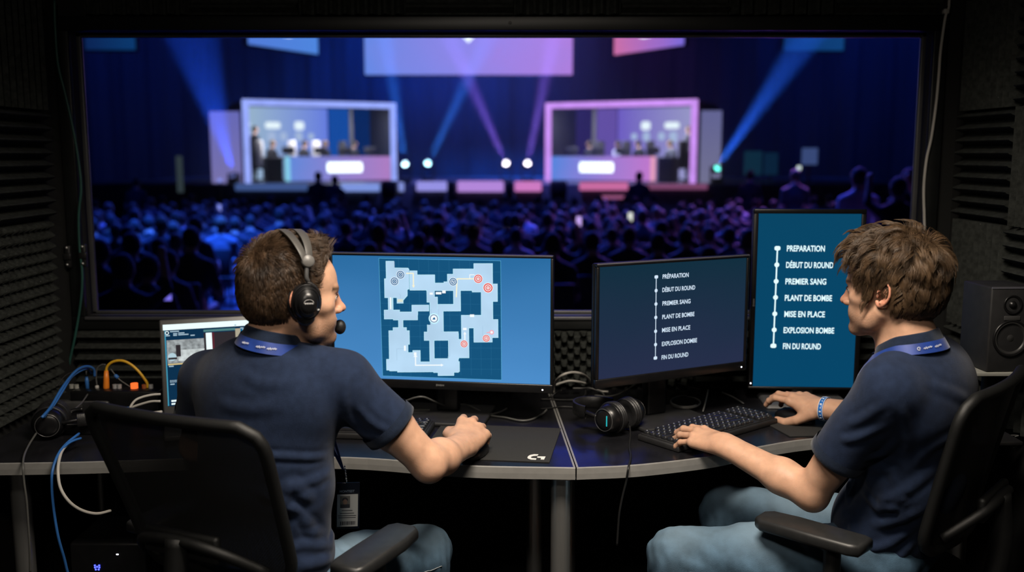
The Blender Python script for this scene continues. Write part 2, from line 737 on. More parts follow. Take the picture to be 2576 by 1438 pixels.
def hand_ops(S, W, x, up, side, pose, sc=1.0):
    """W wrist point, x towards the knuckles, up = back of the hand, side=+1 right hand"""
    B = basis(x, up)
    y = B[:, 1] * side           # towards the thumb (up x x = left of forward)
    M = np.stack([B[:, 0], y, B[:, 2]], 1)
    F = Frame(W, M)
    kn = [(.088, .029, .000), (.091, .0085, .003), (.085, -.012, .001), (.076, -.030, -.004)]
    fl = [(.043, .025, .020), (.047, .029, .021), (.043, .027, .021), (.034, .020, .019)]
    fr = [.0092, .0094, .0088, .0078]
    for i in range(4):
        k = V3(kn[i]) * sc
        w = V3((0.0, .014 - .009 * i, -.002)) * sc
        S.U(F.cone(w, k + V3((-.004, 0, -.003)), .0165 * sc, .0118 * sc), .012)
        S.U(F.sph(k, .0108 * sc), .006)
    S.U(F.ell(V3((.045, -.002, -.006)) * sc, V3((.045, .033, .013)) * sc), .012)
    S.U(F.ell(V3((.038, .026, -.010)) * sc, V3((.030, .016, .014)) * sc), .012)
    tips = []
    for i in range(4):
        a1, a2, a3, sp = pose['f'][i]
        p = V3(kn[i]) * sc
        ang = a1
        r = fr[i] * sc
        for j, L in enumerate(fl[i]):
            d = rotz(sp) @ roty(ang) @ V3((1, 0, 0))
            q = p + d * L * sc
            S.U(F.cone(p, q, r * (1.0, .95, .88)[j], r * (.95, .88, .78)[j]), .004 if j == 0 else .0015)
            S.U(F.sph(p, r * (1.06, 1.03, .96)[j]), .002)
            p = q
            ang += (a2, a3, 0)[j]
        tips.append(F.p(p))
    th = [V3(q) * sc for q in pose['t']]
    rr = [.0165 * sc, .0128 * sc, .0112 * sc, .0088 * sc]
    for j in range(3):
        S.U(F.cone(th[j], th[j + 1], rr[j], rr[j + 1]), .010 if j == 0 else .002)
    tips.append(F.p(th[3]))
    return F, tips

def arm_ops(S, sh, el, wr, handx, up):
    S.U(s_cone(sh, V3(sh) * .45 + V3(el) * .55, .054, .049), .03)
    S.U(s_cone(V3(sh) * .45 + V3(el) * .55, el, .049, .0395), .02)
    mid = V3(el) * .68 + V3(wr) * .32
    S.U(s_cone(el, mid, .0405, .0445), .022)
    S.U(s_econe(mid, wr, .0445, .034, up, .84), .02)
    S.U(s_econe(V3(wr) - unit(V3(wr) - V3(el)) * .02, V3(wr) + unit(handx) * .015, .033, .031, up, .74), .012)
    # elbow point
    out = unit(V3(el) - V3(sh)) - unit(V3(wr) - V3(el))
    S.U((lambda c: (lambda P: np.sqrt(((P - c) ** 2).sum(1)) - .026))(V3(el) + unit(out) * .017), .02)

def interp(x, xs, ys):
    return np.interp(x, xs, ys)

def folds(P, seeds, amp, warp=1.0):
    """cloth folds: a sum of bent ridges"""
    d = np.zeros(len(P))
    for (k, ph, w, a) in seeds:
        k = V3(k)
        q = P @ k + ph + warp * w * np.sin(P @ V3((k[2], k[0], k[1])) * .37 + ph * 2.1) + .8 * np.sin(P @ V3((-k[1], k[2], k[0])) * .61 + ph)
        s = np.sin(q)
        d += a * (np.sign(s) * np.abs(s) ** 1.3)
    return d * amp

skin = mat('skin', (.60, .35, .235), rough=.48, var=.10, vscale=38, bump=.10, bscale=420, spec=.35)
_b = skin.node_tree.nodes['Principled BSDF']
_b.inputs['Subsurface Weight'].default_value = 0.12
_b.inputs['Subsurface Radius'].default_value = (1.0, .35, .18)
_b.inputs['Subsurface Scale'].default_value = .006
attr_mix(skin, 'stubble', (.20, .115, .075))
attr_mix(skin, 'lips', (.50, .17, .13))
attr_mix(skin, 'brow', (.045, .028, .018))
attr_mix(skin, 'redness', (.66, .22, .14))
navy = mat('navy_pique_cotton', (.0135, .0235, .054), rough=.88, var=.16, vscale=55, bump=.42, bscale=900, spec=.15, sheen=.10)
navy_dark = mat('navy_ribbed_cotton', (.011, .019, .040), rough=.9, var=.12, vscale=90, bump=.4, bscale=700, spec=.15, sheen=.2)
denim = mat('washed_denim', (.058, .110, .168), rough=.9, var=.42, vscale=22, bump=.35, bscale=650, spec=.15, detail=6)
attr_mix(denim, 'fade', (.20, .285, .36))
stitch = mat('pale_stitching', (.36, .40, .42), rough=.8, var=.1)
eye_white = mat('eye_white', (.75, .70, .66), rough=.2, var=.04)
eye_dark = mat('eye_iris', (.05, .03, .02), rough=.1, var=.1)
lash_m = mat('dark_lashes', (.012, .008, .006), rough=.6, var=.1)
hair_a = mat('brown_hair', (.070, .041, .023), rough=.42, var=.55, vscale=45, spec=.45, stretch=(1, 1, .3))
hair_b = mat('wavy_brown_hair', (.088, .053, .028), rough=.42, var=.55, vscale=38, spec=.45, stretch=(1, 1, .3))
shoe_m = mat('shoe_leather', (.02, .02, .022), rough=.5, var=.15, bump=.1)
sole_m = mat('shoe_sole', (.5, .5, .5), rough=.7, var=.1)

def hit(S, px, py, y0=1.2, y1=3.2):
    d = unit(ray(px, py)); o = np.array((0, 0, CAM_H)); t = y0
    for _ in range(120):
        e = float(S.ev((o + d * t)[None])[0])
        if e < .0008 or t > y1:
            break
        t += max(e * .8, .0006)
    return o + d * t

def make_person(cfg):
    J = {k: V3(v) for k, v in cfg['J'].items()}
    yaw, pitch, roll = cfg['head']
    HM = rotz(yaw) @ roty(pitch) @ rotx(roll)
    HF = Frame(J['head'], HM, .88)
    t = cfg['torso_yaw']
    f = V3((math.cos(t), math.sin(t), 0)); l = V3((-math.sin(t), math.cos(t), 0)); u = V3((0, 0, 1))
    TM = np.stack([f, l, u], 1)
    origin = V3((J['pelvis'][0], J['pelvis'][1], 0))

    # ---- body
    S = SDF()
    head_ops(S, HF, cfg)
    nb = J['neck']
    S.U(s_cone(HF.p((-.018, 0, -.052)), nb, .054, .058), .022)
    S.U(s_cone(HF.p((.010, 0, -.085)), nb + f * .035 - u * .015, .036, .045), .02)
    S.U(s_ell(J['chest'], (.100, .145, .135), TM), .05)
    S.U(s_ell(J['mid'], (.095, .135, .15), TM), .05)
    S.U(s_ell(J['pelvis'] + u * .03, (.105, .145, .105), TM), .05)
    for s in ('l', 'r'):
        S.U(s_cone(nb - u * .03, J['sh_' + s], .040, .042), .03)
        up = cfg['arm_up_' + s]
        arm_ops(S, J['sh_' + s], J['el_' + s], J['wr_' + s], cfg['hx_' + s], up)
        hf, tips = hand_ops(S, J['wr_' + s], cfg['hx_' + s], cfg['hup_' + s], 1 if s == 'r' else -1, cfg['pose_' + s], cfg.get('hand_' + s, 1.09))
        cfg['tips_' + s] = tips; cfg['hf_' + s] = hf
        S.U(s_cone(J['hip_' + s], J['kn_' + s], .070, .050), .03)
        S.U(s_cone(J['kn_' + s], J['an_' + s], .048, .034), .02)
        S.U(s_cone(J['an_' + s], J['an_' + s] + V3(cfg['foot_' + s]) * .13 - u * .035, .033, .026), .02)
    lo = np.min([v for v in J.values()], 0) - .24; hi = np.max([v for v in J.values()], 0) + .24
    lo[2] = 0.0
    v, q = largest(*S.mesh(lo, hi, .0026, smooth=2))
    L = HF.loc(v)
    x, y, z = L[:, 0], L[:, 1], np.where(L[:, 2] < 0, L[:, 2] / .88, L[:, 2])
    inhead = (np.abs(x) < .14) & (np.abs(y) < .1) & (z > -.16) & (z < .16)
    ns = .5 + .5 * np.sin(x * 900 + 3 * np.sin(y * 700)) * np.sin(z * 850 + 2 * np.sin(x * 640))
    st = np.clip((-.040 - z + .25 * np.clip(x - .06, 0, 1) * 0) / .03, 0, 1) * np.clip((x + .002) / .02, 0, 1) * np.clip((z + .135) / .02, 0, 1)
    st *= np.where((x > .084) & (np.abs(y) < .022) & (z > -.083) & (z < -.056), .25, 1)
    st = st * (.55 + .45 * ns) * cfg['stubble'] * inhead
    lips = np.exp(-((z + .0685) / .0095) ** 4) * np.exp(-(y / .026) ** 4) * (x > .080) * inhead
    brow = np.exp(-((z - .0195) / .0058) ** 2) * (np.abs(y) > .010) * (np.abs(y) < .052) * (x > .058) * .95 * inhead
    earm = np.clip((np.abs(y) - .074) / .006, 0, 1) * (np.abs(x + .01) < .035) * (np.abs(z) < .045) * inhead
    red = .55 * earm + .35 * np.exp(-((x - .11) / .012) ** 2) * inhead
    body = np_mesh('person', v, q, skin, origin=origin, attrs={'stubble': st, 'lips': lips, 'brow': brow, 'redness': red})
    tag(body, cfg['label'], 'person')

    # ---- eyes
    for s in (-1, 1):
        mb = MB()
        c = HF.p((.0782, s * .032, -.0025))
        mb.ell(c, (.0118, .0118, .0118), HM, 0, 18, 12)
        g = unit(V3((1, s * .02, -.03)))
        mb.ell(HF.p(V3((.0782, s * .032, -.0025)) + g * .0085), (.0038, .0052, .0052), HM, 1, 14, 8)
        mb.build('eye', [eye_white, eye_dark], body, origin)
        mb = MB(); mb.tube(catmull([HF.p((.0905, s * .020, .0018)), HF.p((.0925, s * .030, .0040)), HF.p((.0905, s * .040, .0032)), HF.p((.0845, s * .0475, -.0005))], 5), [.0006] + [.0011] * 14 + [.0005], 6)
        mb.build('eyelashes', lash_m, body, origin)

    # ---- hair
    HL = SDF(); head_ops(HL, Frame((0, 0, 0), np.eye(3), .88), cfg, ears=False)
    hx, hz = cfg['hairline']
    def zlim(P):
        return interp(P[:, 0], hx, hz)
    def thick(P):
        return cfg['thick'](P)
    def cap(P):
        d = HL.ev(P) - thick(P) * .55
        return np.maximum(d, (zlim(P) - P[:, 2]) * .8)
    CS = SDF().U(cap, 0)
    cv, cq = CS.mesh((-.16, -.12, -.13), (.16, .12, .19), .003, smooth=1, margin=.04)
    verts = [cv]; faces = [np.concatenate([cq[:, [0, 1, 2]], cq[:, [0, 2, 3]]])]
    n = cfg['strands']
    rng = np.random.default_rng(cfg['seed'])
    d = rng.normal(size=(n * 3, 3)); d /= np.linalg.norm(d, axis=1, keepdims=True)
    R0 = np.array((-.012, 0, .02)) + d * .10
    R0 = HL.project(R0, 0.0, 6)
    keep = (R0[:, 2] > zlim(R0) + .002 + .006 * rng.normal(size=len(R0)) * (R0[:, 0] < -.02)) & (np.abs(R0[:, 1]) < .082)
    R0 = R0[keep][:n]
    nrm = HL.grad(R0)
    flow, lift, length, curl, free = cfg['flow'](R0, nrm, rng)
    # locks: every strand shares the way of its nearest guide
    ng = cfg['locks']
    gid = rng.choice(len(R0), ng, replace=False)
    near = np.concatenate([np.argmin(((c_[:, None, :] - R0[gid][None]) ** 2).sum(2), 1) for c_ in np.array_split(R0, 16)])
    jit = rng.normal(size=(ng, 3)) * cfg['lock_jit']
    flow = flow + jit[near] + rng.normal(size=R0.shape) * cfg['strand_jit']
    flow -= nrm * (flow * nrm).sum(1, keepdims=True)
    flow /= np.linalg.norm(flow, axis=1, keepdims=True) + 1e-9
    length = length * (1 + .22 * rng.normal(size=ng))[near] * (1 + .12 * rng.normal(size=len(R0)))
    lift = lift * (1 + .35 * rng.normal(size=ng))[near]
    ph = (rng.uniform(0, 6.28, ng))[near]
    ns_ = 7
    pts = [R0 + nrm * .001]
    P = R0 + nrm * .001
    dirn = nrm * lift[:, None] + flow
    dirn /= np.linalg.norm(dirn, axis=1, keepdims=True)
    step = (length / (ns_ - 1))[:, None]
    for k in range(1, ns_):
        tt = k / (ns_ - 1)
        side = np.cross(nrm, flow)
        dd = dirn + side * (curl * np.sin(tt * 5.0 + ph))[:, None] * .9 + np.array((0, 0, -1.0)) * (cfg['grav'] * tt * (1 - free))[:, None]
        dd /= np.linalg.norm(dd, axis=1, keepdims=True)
        P = P + dd * step
        e = HL.ev(P)
        g = HL.grad(P)
        want = .0015 + np.minimum(thick(P), .5 * thick(P) + .004) * .95
        push = np.clip(want - e, 0, .03)
        P = P + g * push[:, None]
        # hug the head when far out
        far = np.clip(e - thick(P) * 1.15 - .002, 0, .05)
        P = P - g * (far * .55 * (1 - free))[:, None]
        # follow the surface
        dirn = dd - g * np.clip((dd * g).sum(1), None, 0)[:, None]
        dirn /= np.linalg.norm(dirn, axis=1, keepdims=True) + 1e-9
        pts.append(P)
    A = np.stack(pts, 1)                         # n,ns,3
    # pull towards the guide for locks
    G = A[gid][near]
    w = (np.linspace(0, 1, ns_) ** 1.3)[None, :, None] * cfg['clump']
    off = (A[:, :1] - G[:, :1]) * (1 - .6 * w)
    A = A * (1 - w) + (G + off) * w
    m = len(A)
    T = np.gradient(A, axis=1); T /= np.linalg.norm(T, axis=2, keepdims=True) + 1e-9
    N1 = np.cross(T, rng.normal(size=(m, 1, 3)) + nrm[:, None, :] * 3); N1 /= np.linalg.norm(N1, axis=2, keepdims=True) + 1e-9
    N2 = np.cross(T, N1)
    rad = cfg['strand_r'] * np.array([1, 1.05, 1.05, 1, .85, .6, .18])[None, :, None] * (1 + .25 * rng.normal(size=(m, 1, 1)))
    rings = np.stack([A + rad * (math.cos(a) * N1 + math.sin(a) * N2) for a in (0, 2.094, 4.189)], 2)   # m,ns,3,3
    base = len(cv)
    verts.append(rings.reshape(-1, 3))
    idx = np.arange(m * ns_ * 3).reshape(m, ns_, 3) + base
    quads = []
    for k in range(3):
        k2 = (k + 1) % 3
        quads.append(np.stack([idx[:, :-1, k], idx[:, :-1, k2], idx[:, 1:, k2], idx[:, 1:, k]], -1).reshape(-1, 4))
    Q = np.concatenate(quads)
    faces.append(np.concatenate([Q[:, [0, 1, 2]], Q[:, [0, 2, 3]]]))
    hv = np.concatenate(verts) @ HM.T + J['head']
    np_mesh('hair', hv, np.concatenate(faces), cfg['hair_mat'], body, origin)

    # ---- polo shirt
    SH = SDF()
    SH.U(s_ell(J['chest'], (.122, .178, .150), TM), .05)
    SH.U(s_ell(J['chest'] - f * .035 + u * .02, (.088, .168, .13), TM), .05)
    for s in ('l', 'r'):
        SH.U(s_cone(J['chest'] + u * .045 - f * .02, J['sh_' + s] - u * .006 - f * .008, .062, .050), .05)
    SH.U(s_ell(J['mid'], (.124, .172, .17), TM), .06)
    SH.U(s_ell(J['pelvis'] + u * .05, (.132, .182, .125), TM), .06)
    for s in ('l', 'r'):
        SH.U(s_cone(nb - u * .045 - f * .006, J['sh_' + s] + u * .004, .050, .056), .035)
        hem = J['sh_' + s] + (J['el_' + s] - J['sh_' + s]) * cfg['sleeve']
        ax = unit(J['el_' + s] - J['sh_' + s])
        cutp = hem
        def sleeve(P, a=J['sh_' + s], b=hem + ax * .05, p=cutp, n=ax):
            d = s_cone(a, b, .062, .0665)(P)
            return np.maximum(d, (P - p) @ n)
        SH.U(sleeve, .035)
    segs = []
    for (pl, a, w) in cfg['folds']:
        pts = np.array([hit(SH, px, py) for px, py in pl])
        pts = SH.project(np.array(catmull(list(pts), 5)))
        segs.append((pts, a, w))
    rng = np.random.default_rng(cfg['seed'] + 3)
    for i in range(16):                      # the sides no fold was read from
        ang = rng.uniform(-1.6, 1.6); zz = rng.uniform(-.17, .02)
        row = [J['mid'] + TM @ V3((math.cos(ang + t_ * .5) * .12, math.sin(ang + t_ * .5) * .17, zz + t_ * rng.uniform(-.06, .06))) for t_ in (0, .4, .8, 1.2)]
        segs.append((SH.project(np.array(row)), .004, .010))
    def shirt_disp(P):
        d = np.zeros(len(P))
        for pts, a, w in segs:
            lo_, hi_ = pts.min(0) - 2.6 * w, pts.max(0) + 2.6 * w
            m = ((P > lo_) & (P < hi_)).all(1)
            if not m.any():
                continue
            Q = P[m]
            best = np.full(len(Q), 1e9); tt = np.zeros(len(Q)); n = len(pts) - 1
            for k in range(n):
                ba = pts[k + 1] - pts[k]
                h = np.clip((Q - pts[k]) @ ba / (ba @ ba + 1e-12), 0, 1)
                e = ((Q - pts[k] - h[:, None] * ba) ** 2).sum(1)
                b = e < best
                best = np.where(b, e, best); tt = np.where(b, (k + h) / n, tt)
            r = np.sqrt(best) / w
            taper = np.clip(np.minimum(tt, 1 - tt) / .25, 0.12, 1)
            d[m] -= a * taper * (np.exp(-r * r) - .45 * np.exp(-((r - 1.6) / .8) ** 2))
        q = P * 7.0
        d += .0032 * np.sin(q[:, 0] * 1.7 + 1.3 * np.sin(q[:, 2] * 1.9 + .6)) * np.sin(q[:, 2] * 2.3 + 1.1 * np.sin(q[:, 1] * 2.2))
        return d
    SH.D(shirt_disp)
    for s in ('l', 'r'):
        hem = J['sh_' + s] + (J['el_' + s] - J['sh_' + s]) * cfg['sleeve']
        ax = unit(J['el_' + s] - J['sh_' + s])
        SH.S(s_cone(hem - ax * .035, hem + ax * .04, .050, .060), .004)
    # neck opening
    SH.S(s_cone(nb - u * .02, nb + u * .10 + f * .02, .056, .066), .006)
    SH.I(s_plane(J['pelvis'] - u * .055, -u), .004)
    v, q = largest(*SH.mesh(lo, hi, .0042, smooth=2, margin=.03))
    shirt = np_mesh('polo_shirt', v, q, navy, body, origin)
    tag(shirt, 'navy blue polo shirt')
    cfg['shirt_sdf'] = SH
    # sleeve cuffs
    for s in ('l', 'r'):
        hem = J['sh_' + s] + (J['el_' + s] - J['sh_' + s]) * cfg['sleeve']
        ax = unit(J['el_' + s] - J['sh_' + s])
        B = basis(ax)
        rings = []
        for (h, o) in ((-.026, .0012), (-.012, .0022), (-.001, .0022), (.0015, -.001), (-.001, -.006), (-.02, -.010)):
            ring = []
            for k in range(40):
                a = 2 * PI * k / 40
                dd = math.cos(a) * B[:, 1] + math.sin(a) * B[:, 2]
                ring.append(hem + ax * h + dd * (.0655 + o))
            rings.append(ring)
        P = np.array(rings)
        mb = MB(); mb.grid(np.transpose(P, (1, 0, 2)), 0, True, closed_u=True)
        mb.build('sleeve_cuff', navy_dark, shirt, origin)
    # collar: a stand and a fall folded over it
    prof = [(-.012, .0655), (.012, .0635), (.030, .0620), (.0335, .0635), (.031, .0665), (.012, .0735), (-.008, .0815), (-.010, .0795), (.004, .0735)]
    NA = unit(HF.p((-.018, 0, -.052)) - nb + u * .12)
    NB = basis(NA, f)
    rings = []
    for k in range(64):
        a = 2 * PI * k / 64
        # NB: x=axis, z~f, y = side
        ring = []
        fr = math.cos(a)
        for (h, r) in prof:
            dd = math.cos(a) * NB[:, 2] + math.sin(a) * NB[:, 1]
            drop = -.030 * max(0, fr) ** 1.5 + .004
            flare = 1 + .10 * max(0, fr)
            ring.append(nb - u * .022 + f * .004 + NA * (h * (1 + .15 * max(0, -fr)) + drop) + dd * (r * flare * cfg.get('collar_r', 1.0) + .0012 * math.sin(a * 7)))
        rings.append(ring)
    mb = MB(); mb.grid(np.array(rings), 0, True, closed_u=True)
    mb.build('collar', navy_dark, shirt, origin)

    # ---- jeans
    JE = SDF()
    JE.U(s_ell(J['pelvis'] + u * .0, (.120, .165, .110), TM), .04)
    for s in ('l', 'r'):
        h, k, a = J['hip_' + s], J['kn_' + s], J['an_' + s]
        JE.U(s_cone(h, h * .45 + k * .55, .088, .082), .04)
        JE.U(s_cone(h * .45 + k * .55, k, .082, .0715), .04)
        JE.U(s_cone(k, k * .6 + a * .4, .0705, .068), .02)
        JE.U(s_cone(k * .6 + a * .4, a + u * .03, .068, .060), .02)
    JE.D(lambda P: folds(P, [((55, 30, 30), .4, 1.9, .0016), ((20, -60, 40), 1.4, 1.9, .0015), ((30, 45, 75), 2.4, 1.6, .0013)], cfg.get('jeans_amp', 1.0)))
    def kneefold(P):
        d = np.zeros(len(P))
        for s in ('l', 'r'):
            k = J['kn_' + s]
            w = np.exp(-(((P - k + u * .05) ** 2).sum(1)) / .085 ** 2)
            ax = unit(J['kn_' + s] - J['hip_' + s])
            d += w * .0042 * np.sin((P @ ax) * 210 + 2.2 * np.sin(P[:, 2] * 40) + 1.5 * np.sin(P[:, 1] * 33))
        return d
    JE.D(kneefold)
    def crotchfold(P):
        d = np.zeros(len(P))
        for s in ('l', 'r'):
            h_, k_ = J['hip_' + s], J['kn_' + s]
            c_ = h_ * .72 + k_ * .28
            w = np.exp(-(((P - c_) ** 2).sum(1)) / .12 ** 2)
            ax = unit(k_ - h_)
            d += w * .0034 * np.sin((P @ ax) * 150 + 3.0 * np.sin(P[:, 2] * 26) + 2.0 * np.sin(P[:, 1] * 24))
        return d
    JE.D(crotchfold)
    for s in ('l', 'r'):
        a = J['an_' + s]
        JE.I((lambda a: (lambda P: np.where(np.abs(P[:, 0] - a[0]) + np.abs(P[:, 1] - a[1]) < .16, a[2] - .03 - P[:, 2], -1.0)))(a), 0)
    v, q = JE.mesh(lo, hi, .0048, smooth=2, margin=.03)
    fade = np.zeros(len(v))
    for s in ('l', 'r'):
        h, k = J['hip_' + s], J['kn_' + s]
        top = (h + k) / 2 + u * .08
        fade += np.exp(-(((v - top) / np.array((.16, .16, .05))) ** 2).sum(1)) * .75 + np.exp(-(((v - k - u * .05) / .07) ** 2).sum(1)) * .6
    jeans = np_mesh('jeans', v, q, denim, body, origin, attrs={'fade': np.clip(fade, 0, 1)})
    # outer side seam stitching
    for s in ('l', 'r'):
        h, k = J['hip_' + s], J['kn_' + s]
        lat = l if s == 'l' else -l
        ax = unit(k - h)
        lat = unit(lat - ax * (lat @ ax))
        row = [h * (1 - t_) + k * t_ + lat * .10 - u * .018 for t_ in np.linspace(.18, 1.0, 22)]
        row = JE.project(np.array(row), .0008)
        mb = MB(); mb.tube(catmull(list(row), 3), .0011, 5)
        mb.build('seam_stitching', stitch, jeans, origin)
    # ---- shoes
    for s in ('l', 'r'):
        a = J['an_' + s]; d = unit(cfg['foot_' + s])
        B = basis(d)
        SS = SDF()
        FF = Frame(V3((a[0], a[1], 0)), B)
        SS.U(FF.ell((-.005, 0, .055), (.055, .042, .050)), .02)
        SS.U(FF.ell((.10, 0, .040), (.10, .045, .034)), .03)
        SS.U(FF.ell((.03, 0, .085), (.042, .040, .045)), .02)
        SS.I(s_plane((0, 0, .012), (0, 0, -1)), .004)
        v, q = SS.mesh(FF.p((0.05, 0, .06)) - .24, FF.p((.05, 0, .06)) + .24, .006, smooth=1)
        sh = np_mesh('shoe', v, q, shoe_m, body, origin)
        mb = MB()
        pl = [FF.p(((.07 + .135 * math.cos(a_)), .05 * math.sin(a_), 0)) for a_ in np.linspace(0, 2 * PI, 28, endpoint=False)]
        mb.prism([(p[0], p[1]) for p in pl], .0, .018, bev=.004)
        mb.build('sole', sole_m, sh, origin)
    cfg.update(body=body, HF=HF, HM=HM, TM=TM, f=f, l=l, u=u, JJ=J, origin=origin, HL=HL, NA=NA, body_sdf=S)
    return cfg

def thick_a(P):
    x, y, z = P[:, 0], P[:, 1], P[:, 2]
    t = .006 + .013 * np.clip((z - .03) / .07, 0, 1) + .012 * np.clip((x - .03) / .05, 0, 1) * np.clip((z - .07) / .04, 0, 1)
    t = t + .004 * np.clip((-x - .03) / .05, 0, 1) * np.clip((z + .06) / .05, 0, 1)
    return t * np.clip((z + .09) / .05, .35, 1)

def flow_a(R, n, rng):
    x, y, z = R[:, 0], R[:, 1], R[:, 2]
    W = np.array((-.078, -.012, .078))
    t = R - W
    t -= n * (t * n).sum(1, keepdims=True)
    t /= np.linalg.norm(t, axis=1, keepdims=True) + 1e-9
    top = np.clip((z - .06) / .05, 0, 1)
    front = np.clip((x - .02) / .05, 0, 1) * top
    fz_ = np.clip((x - .005) / .035, 0, 1) * np.clip((z - .012) / .02, 0, 1)
    t = t * (1 - .85 * fz_)[:, None] + fz_[:, None] * np.array((.12, .0, .9)) + np.array((-.25, 0, -.55)) * ((1 - top) * (1 - fz_))[:, None]
    lift = .22 + .45 * top + .9 * front
    length = .014 + .022 * top + .010 * front
    length = length * (1 - .25 * fz_ * (1 - top))
    return t, lift, length, np.full(len(R), .04), front

def thick_b(P):
    x, y, z = P[:, 0], P[:, 1], P[:, 2]
    t = .011 + .015 * np.clip((z - .02) / .06, 0, 1) + .006 * np.clip((x - .0) / .06, 0, 1) * np.clip((z - .06) / .04, 0, 1)
    t = t + .004 * np.clip((-x - .02) / .05, 0, 1) * np.clip((z + .05) / .06, 0, 1)
    return t * np.clip((z + .10) / .06, .35, 1)

def flow_b(R, n, rng):
    x, y, z = R[:, 0], R[:, 1], R[:, 2]
    W = np.array((-.065, .0, .10))
    t = R - W
    t -= n * (t * n).sum(1, keepdims=True)
    t /= np.linalg.norm(t, axis=1, keepdims=True) + 1e-9
    top = np.clip((z - .05) / .05, 0, 1)
    front = np.clip((x - .0) / .07, 0, 1) * top
    fz_ = np.clip((x - .015) / .04, 0, 1) * np.clip((z - .02) / .03, 0, 1)
    t = t * (1 - .55 * fz_)[:, None] + fz_[:, None] * np.array((.45, .10, .55)) + np.array((.15, 0, -.75)) * ((1 - top) * (1 - fz_))[:, None]
    lift = .35 + .75 * top
    length = .032 + .034 * top + .006 * front
    length *= np.clip((z + .11) / .06, .4, 1)
    return t, lift, length, np.full(len(R), .30), front * .35

MOUSE_R = {'f': [(.42, .62, .25, .10), (.42, .66, .25, .02), (.50, .75, .35, -.06), (.60, .85, .4, -.16)],
           't': [(.018, .026, -.008), (.052, .046, -.022), (.082, .050, -.034), (.104, .043, -.040)]}
KEYS_L = {'f': [(.22, .42, .30, .10), (.18, .46, .34, .02), (.22, .50, .34, -.05), (.30, .48, .30, -.14)],
          't': [(.018, .026, -.008), (.050, .050, -.022), (.080, .060, -.034), (.104, .054, -.042)]}
MOUSE_FAR = {'f': [(.15, .55, .35, .06), (.22, .55, .35, .0), (.35, .6, .4, -.05), (.5, .65, .4, -.12)],
             't': [(.018, .026, -.012), (.050, .048, -.036), (.078, .058, -.050), (.104, .058, -.052)]}
HAIRX = [-.13, -.06, -.040, -.026, -.018, -.004, .010, .016, .024, .030, .034, .044, .060, .074, .084, .13]
PERSON_A = dict(
    label='person in a navy polo shirt, seen from behind, wearing a headset and holding a mouse',
    J=dict(head=(-.487, 2.10, 1.205), neck=(-.533, 2.086, 1.118), chest=(-.548, 2.115, .955), mid=(-.563, 2.098, .785), pelvis=(-.580, 2.098, .565),
           sh_r=(-.376, 2.088, 1.014), el_r=(-.194, 2.138, .808), wr_r=(-.122, 2.345, .786),
           sh_l=(-.722, 2.215, .990), el_l=(-.785, 2.310, .800), wr_l=(-.645, 2.535, .782),
           hip_r=(-.505, 2.045, .540), kn_r=(-.228, 2.315, .508), an_r=(-.26, 2.36, .09),
           hip_l=(-.66, 2.115, .540), kn_l=(-.63, 2.50, .490), an_l=(-.62, 2.54, .09)),
    head=(math.radians(28), math.radians(2), 0), torso_yaw=math.radians(65),
    arm_up_r=(.2, -.2, 1), arm_up_l=(0, 0, 1), hx_r=(.22, .95, .22), hup_r=(.30, -.2, 1), hx_l=(.55, .83, .05), hup_l=(0, 0, 1),
    pose_r=MOUSE_R, pose_l=KEYS_L, foot_r=(.4, .9, 0), foot_l=(.3, .95, 0), stubble=1.0, hand_r=1.19, sleeve=.56,
    hairline=(HAIRX, [-.088, -.084, -.066, -.030, .020, .026, .020, .000, -.016, -.016, .018, .058, .078, .094, .100, .103]),
    thick=thick_a, flow=flow_a, strands=15000, locks=1300, lock_jit=.17, strand_jit=.06, clump=.50, grav=.15, strand_r=.00036, hair_mat=hair_a, seed=5,
    folds=[([(640, 1142), (735, 1150), (830, 1146)], .0045, .008), ([(690, 1290), (770, 1250), (848, 1208)], .0065, .013),
           ([(700, 1236), (770, 1216), (838, 1180)], .0040, .010), ([(715, 1300), (775, 1312), (840, 1300)], .0050, .010),
           ([(735, 1345), (790, 1340), (842, 1352)], .0045, .012), ([(745, 1425), (790, 1420), (838, 1400)], .0060, .012),
           ([(640, 1235), (700, 1262), (780, 1300)], .0035, .012), ([(880, 930), (868, 985), (872, 1050)], .0035, .009),
           ([(940, 1105), (900, 1085), (868, 1040)], .0050, .011), ([(985, 1090), (930, 1060), (890, 1010)], .0035, .009),
           ([(600, 930), (660, 965), (740, 960)], .0025, .012), ([(540, 1010), (620, 1030), (720, 1020)], .0025, .014),
           ([(720, 1385), (770, 1370), (830, 1375)], .0040, .010)])
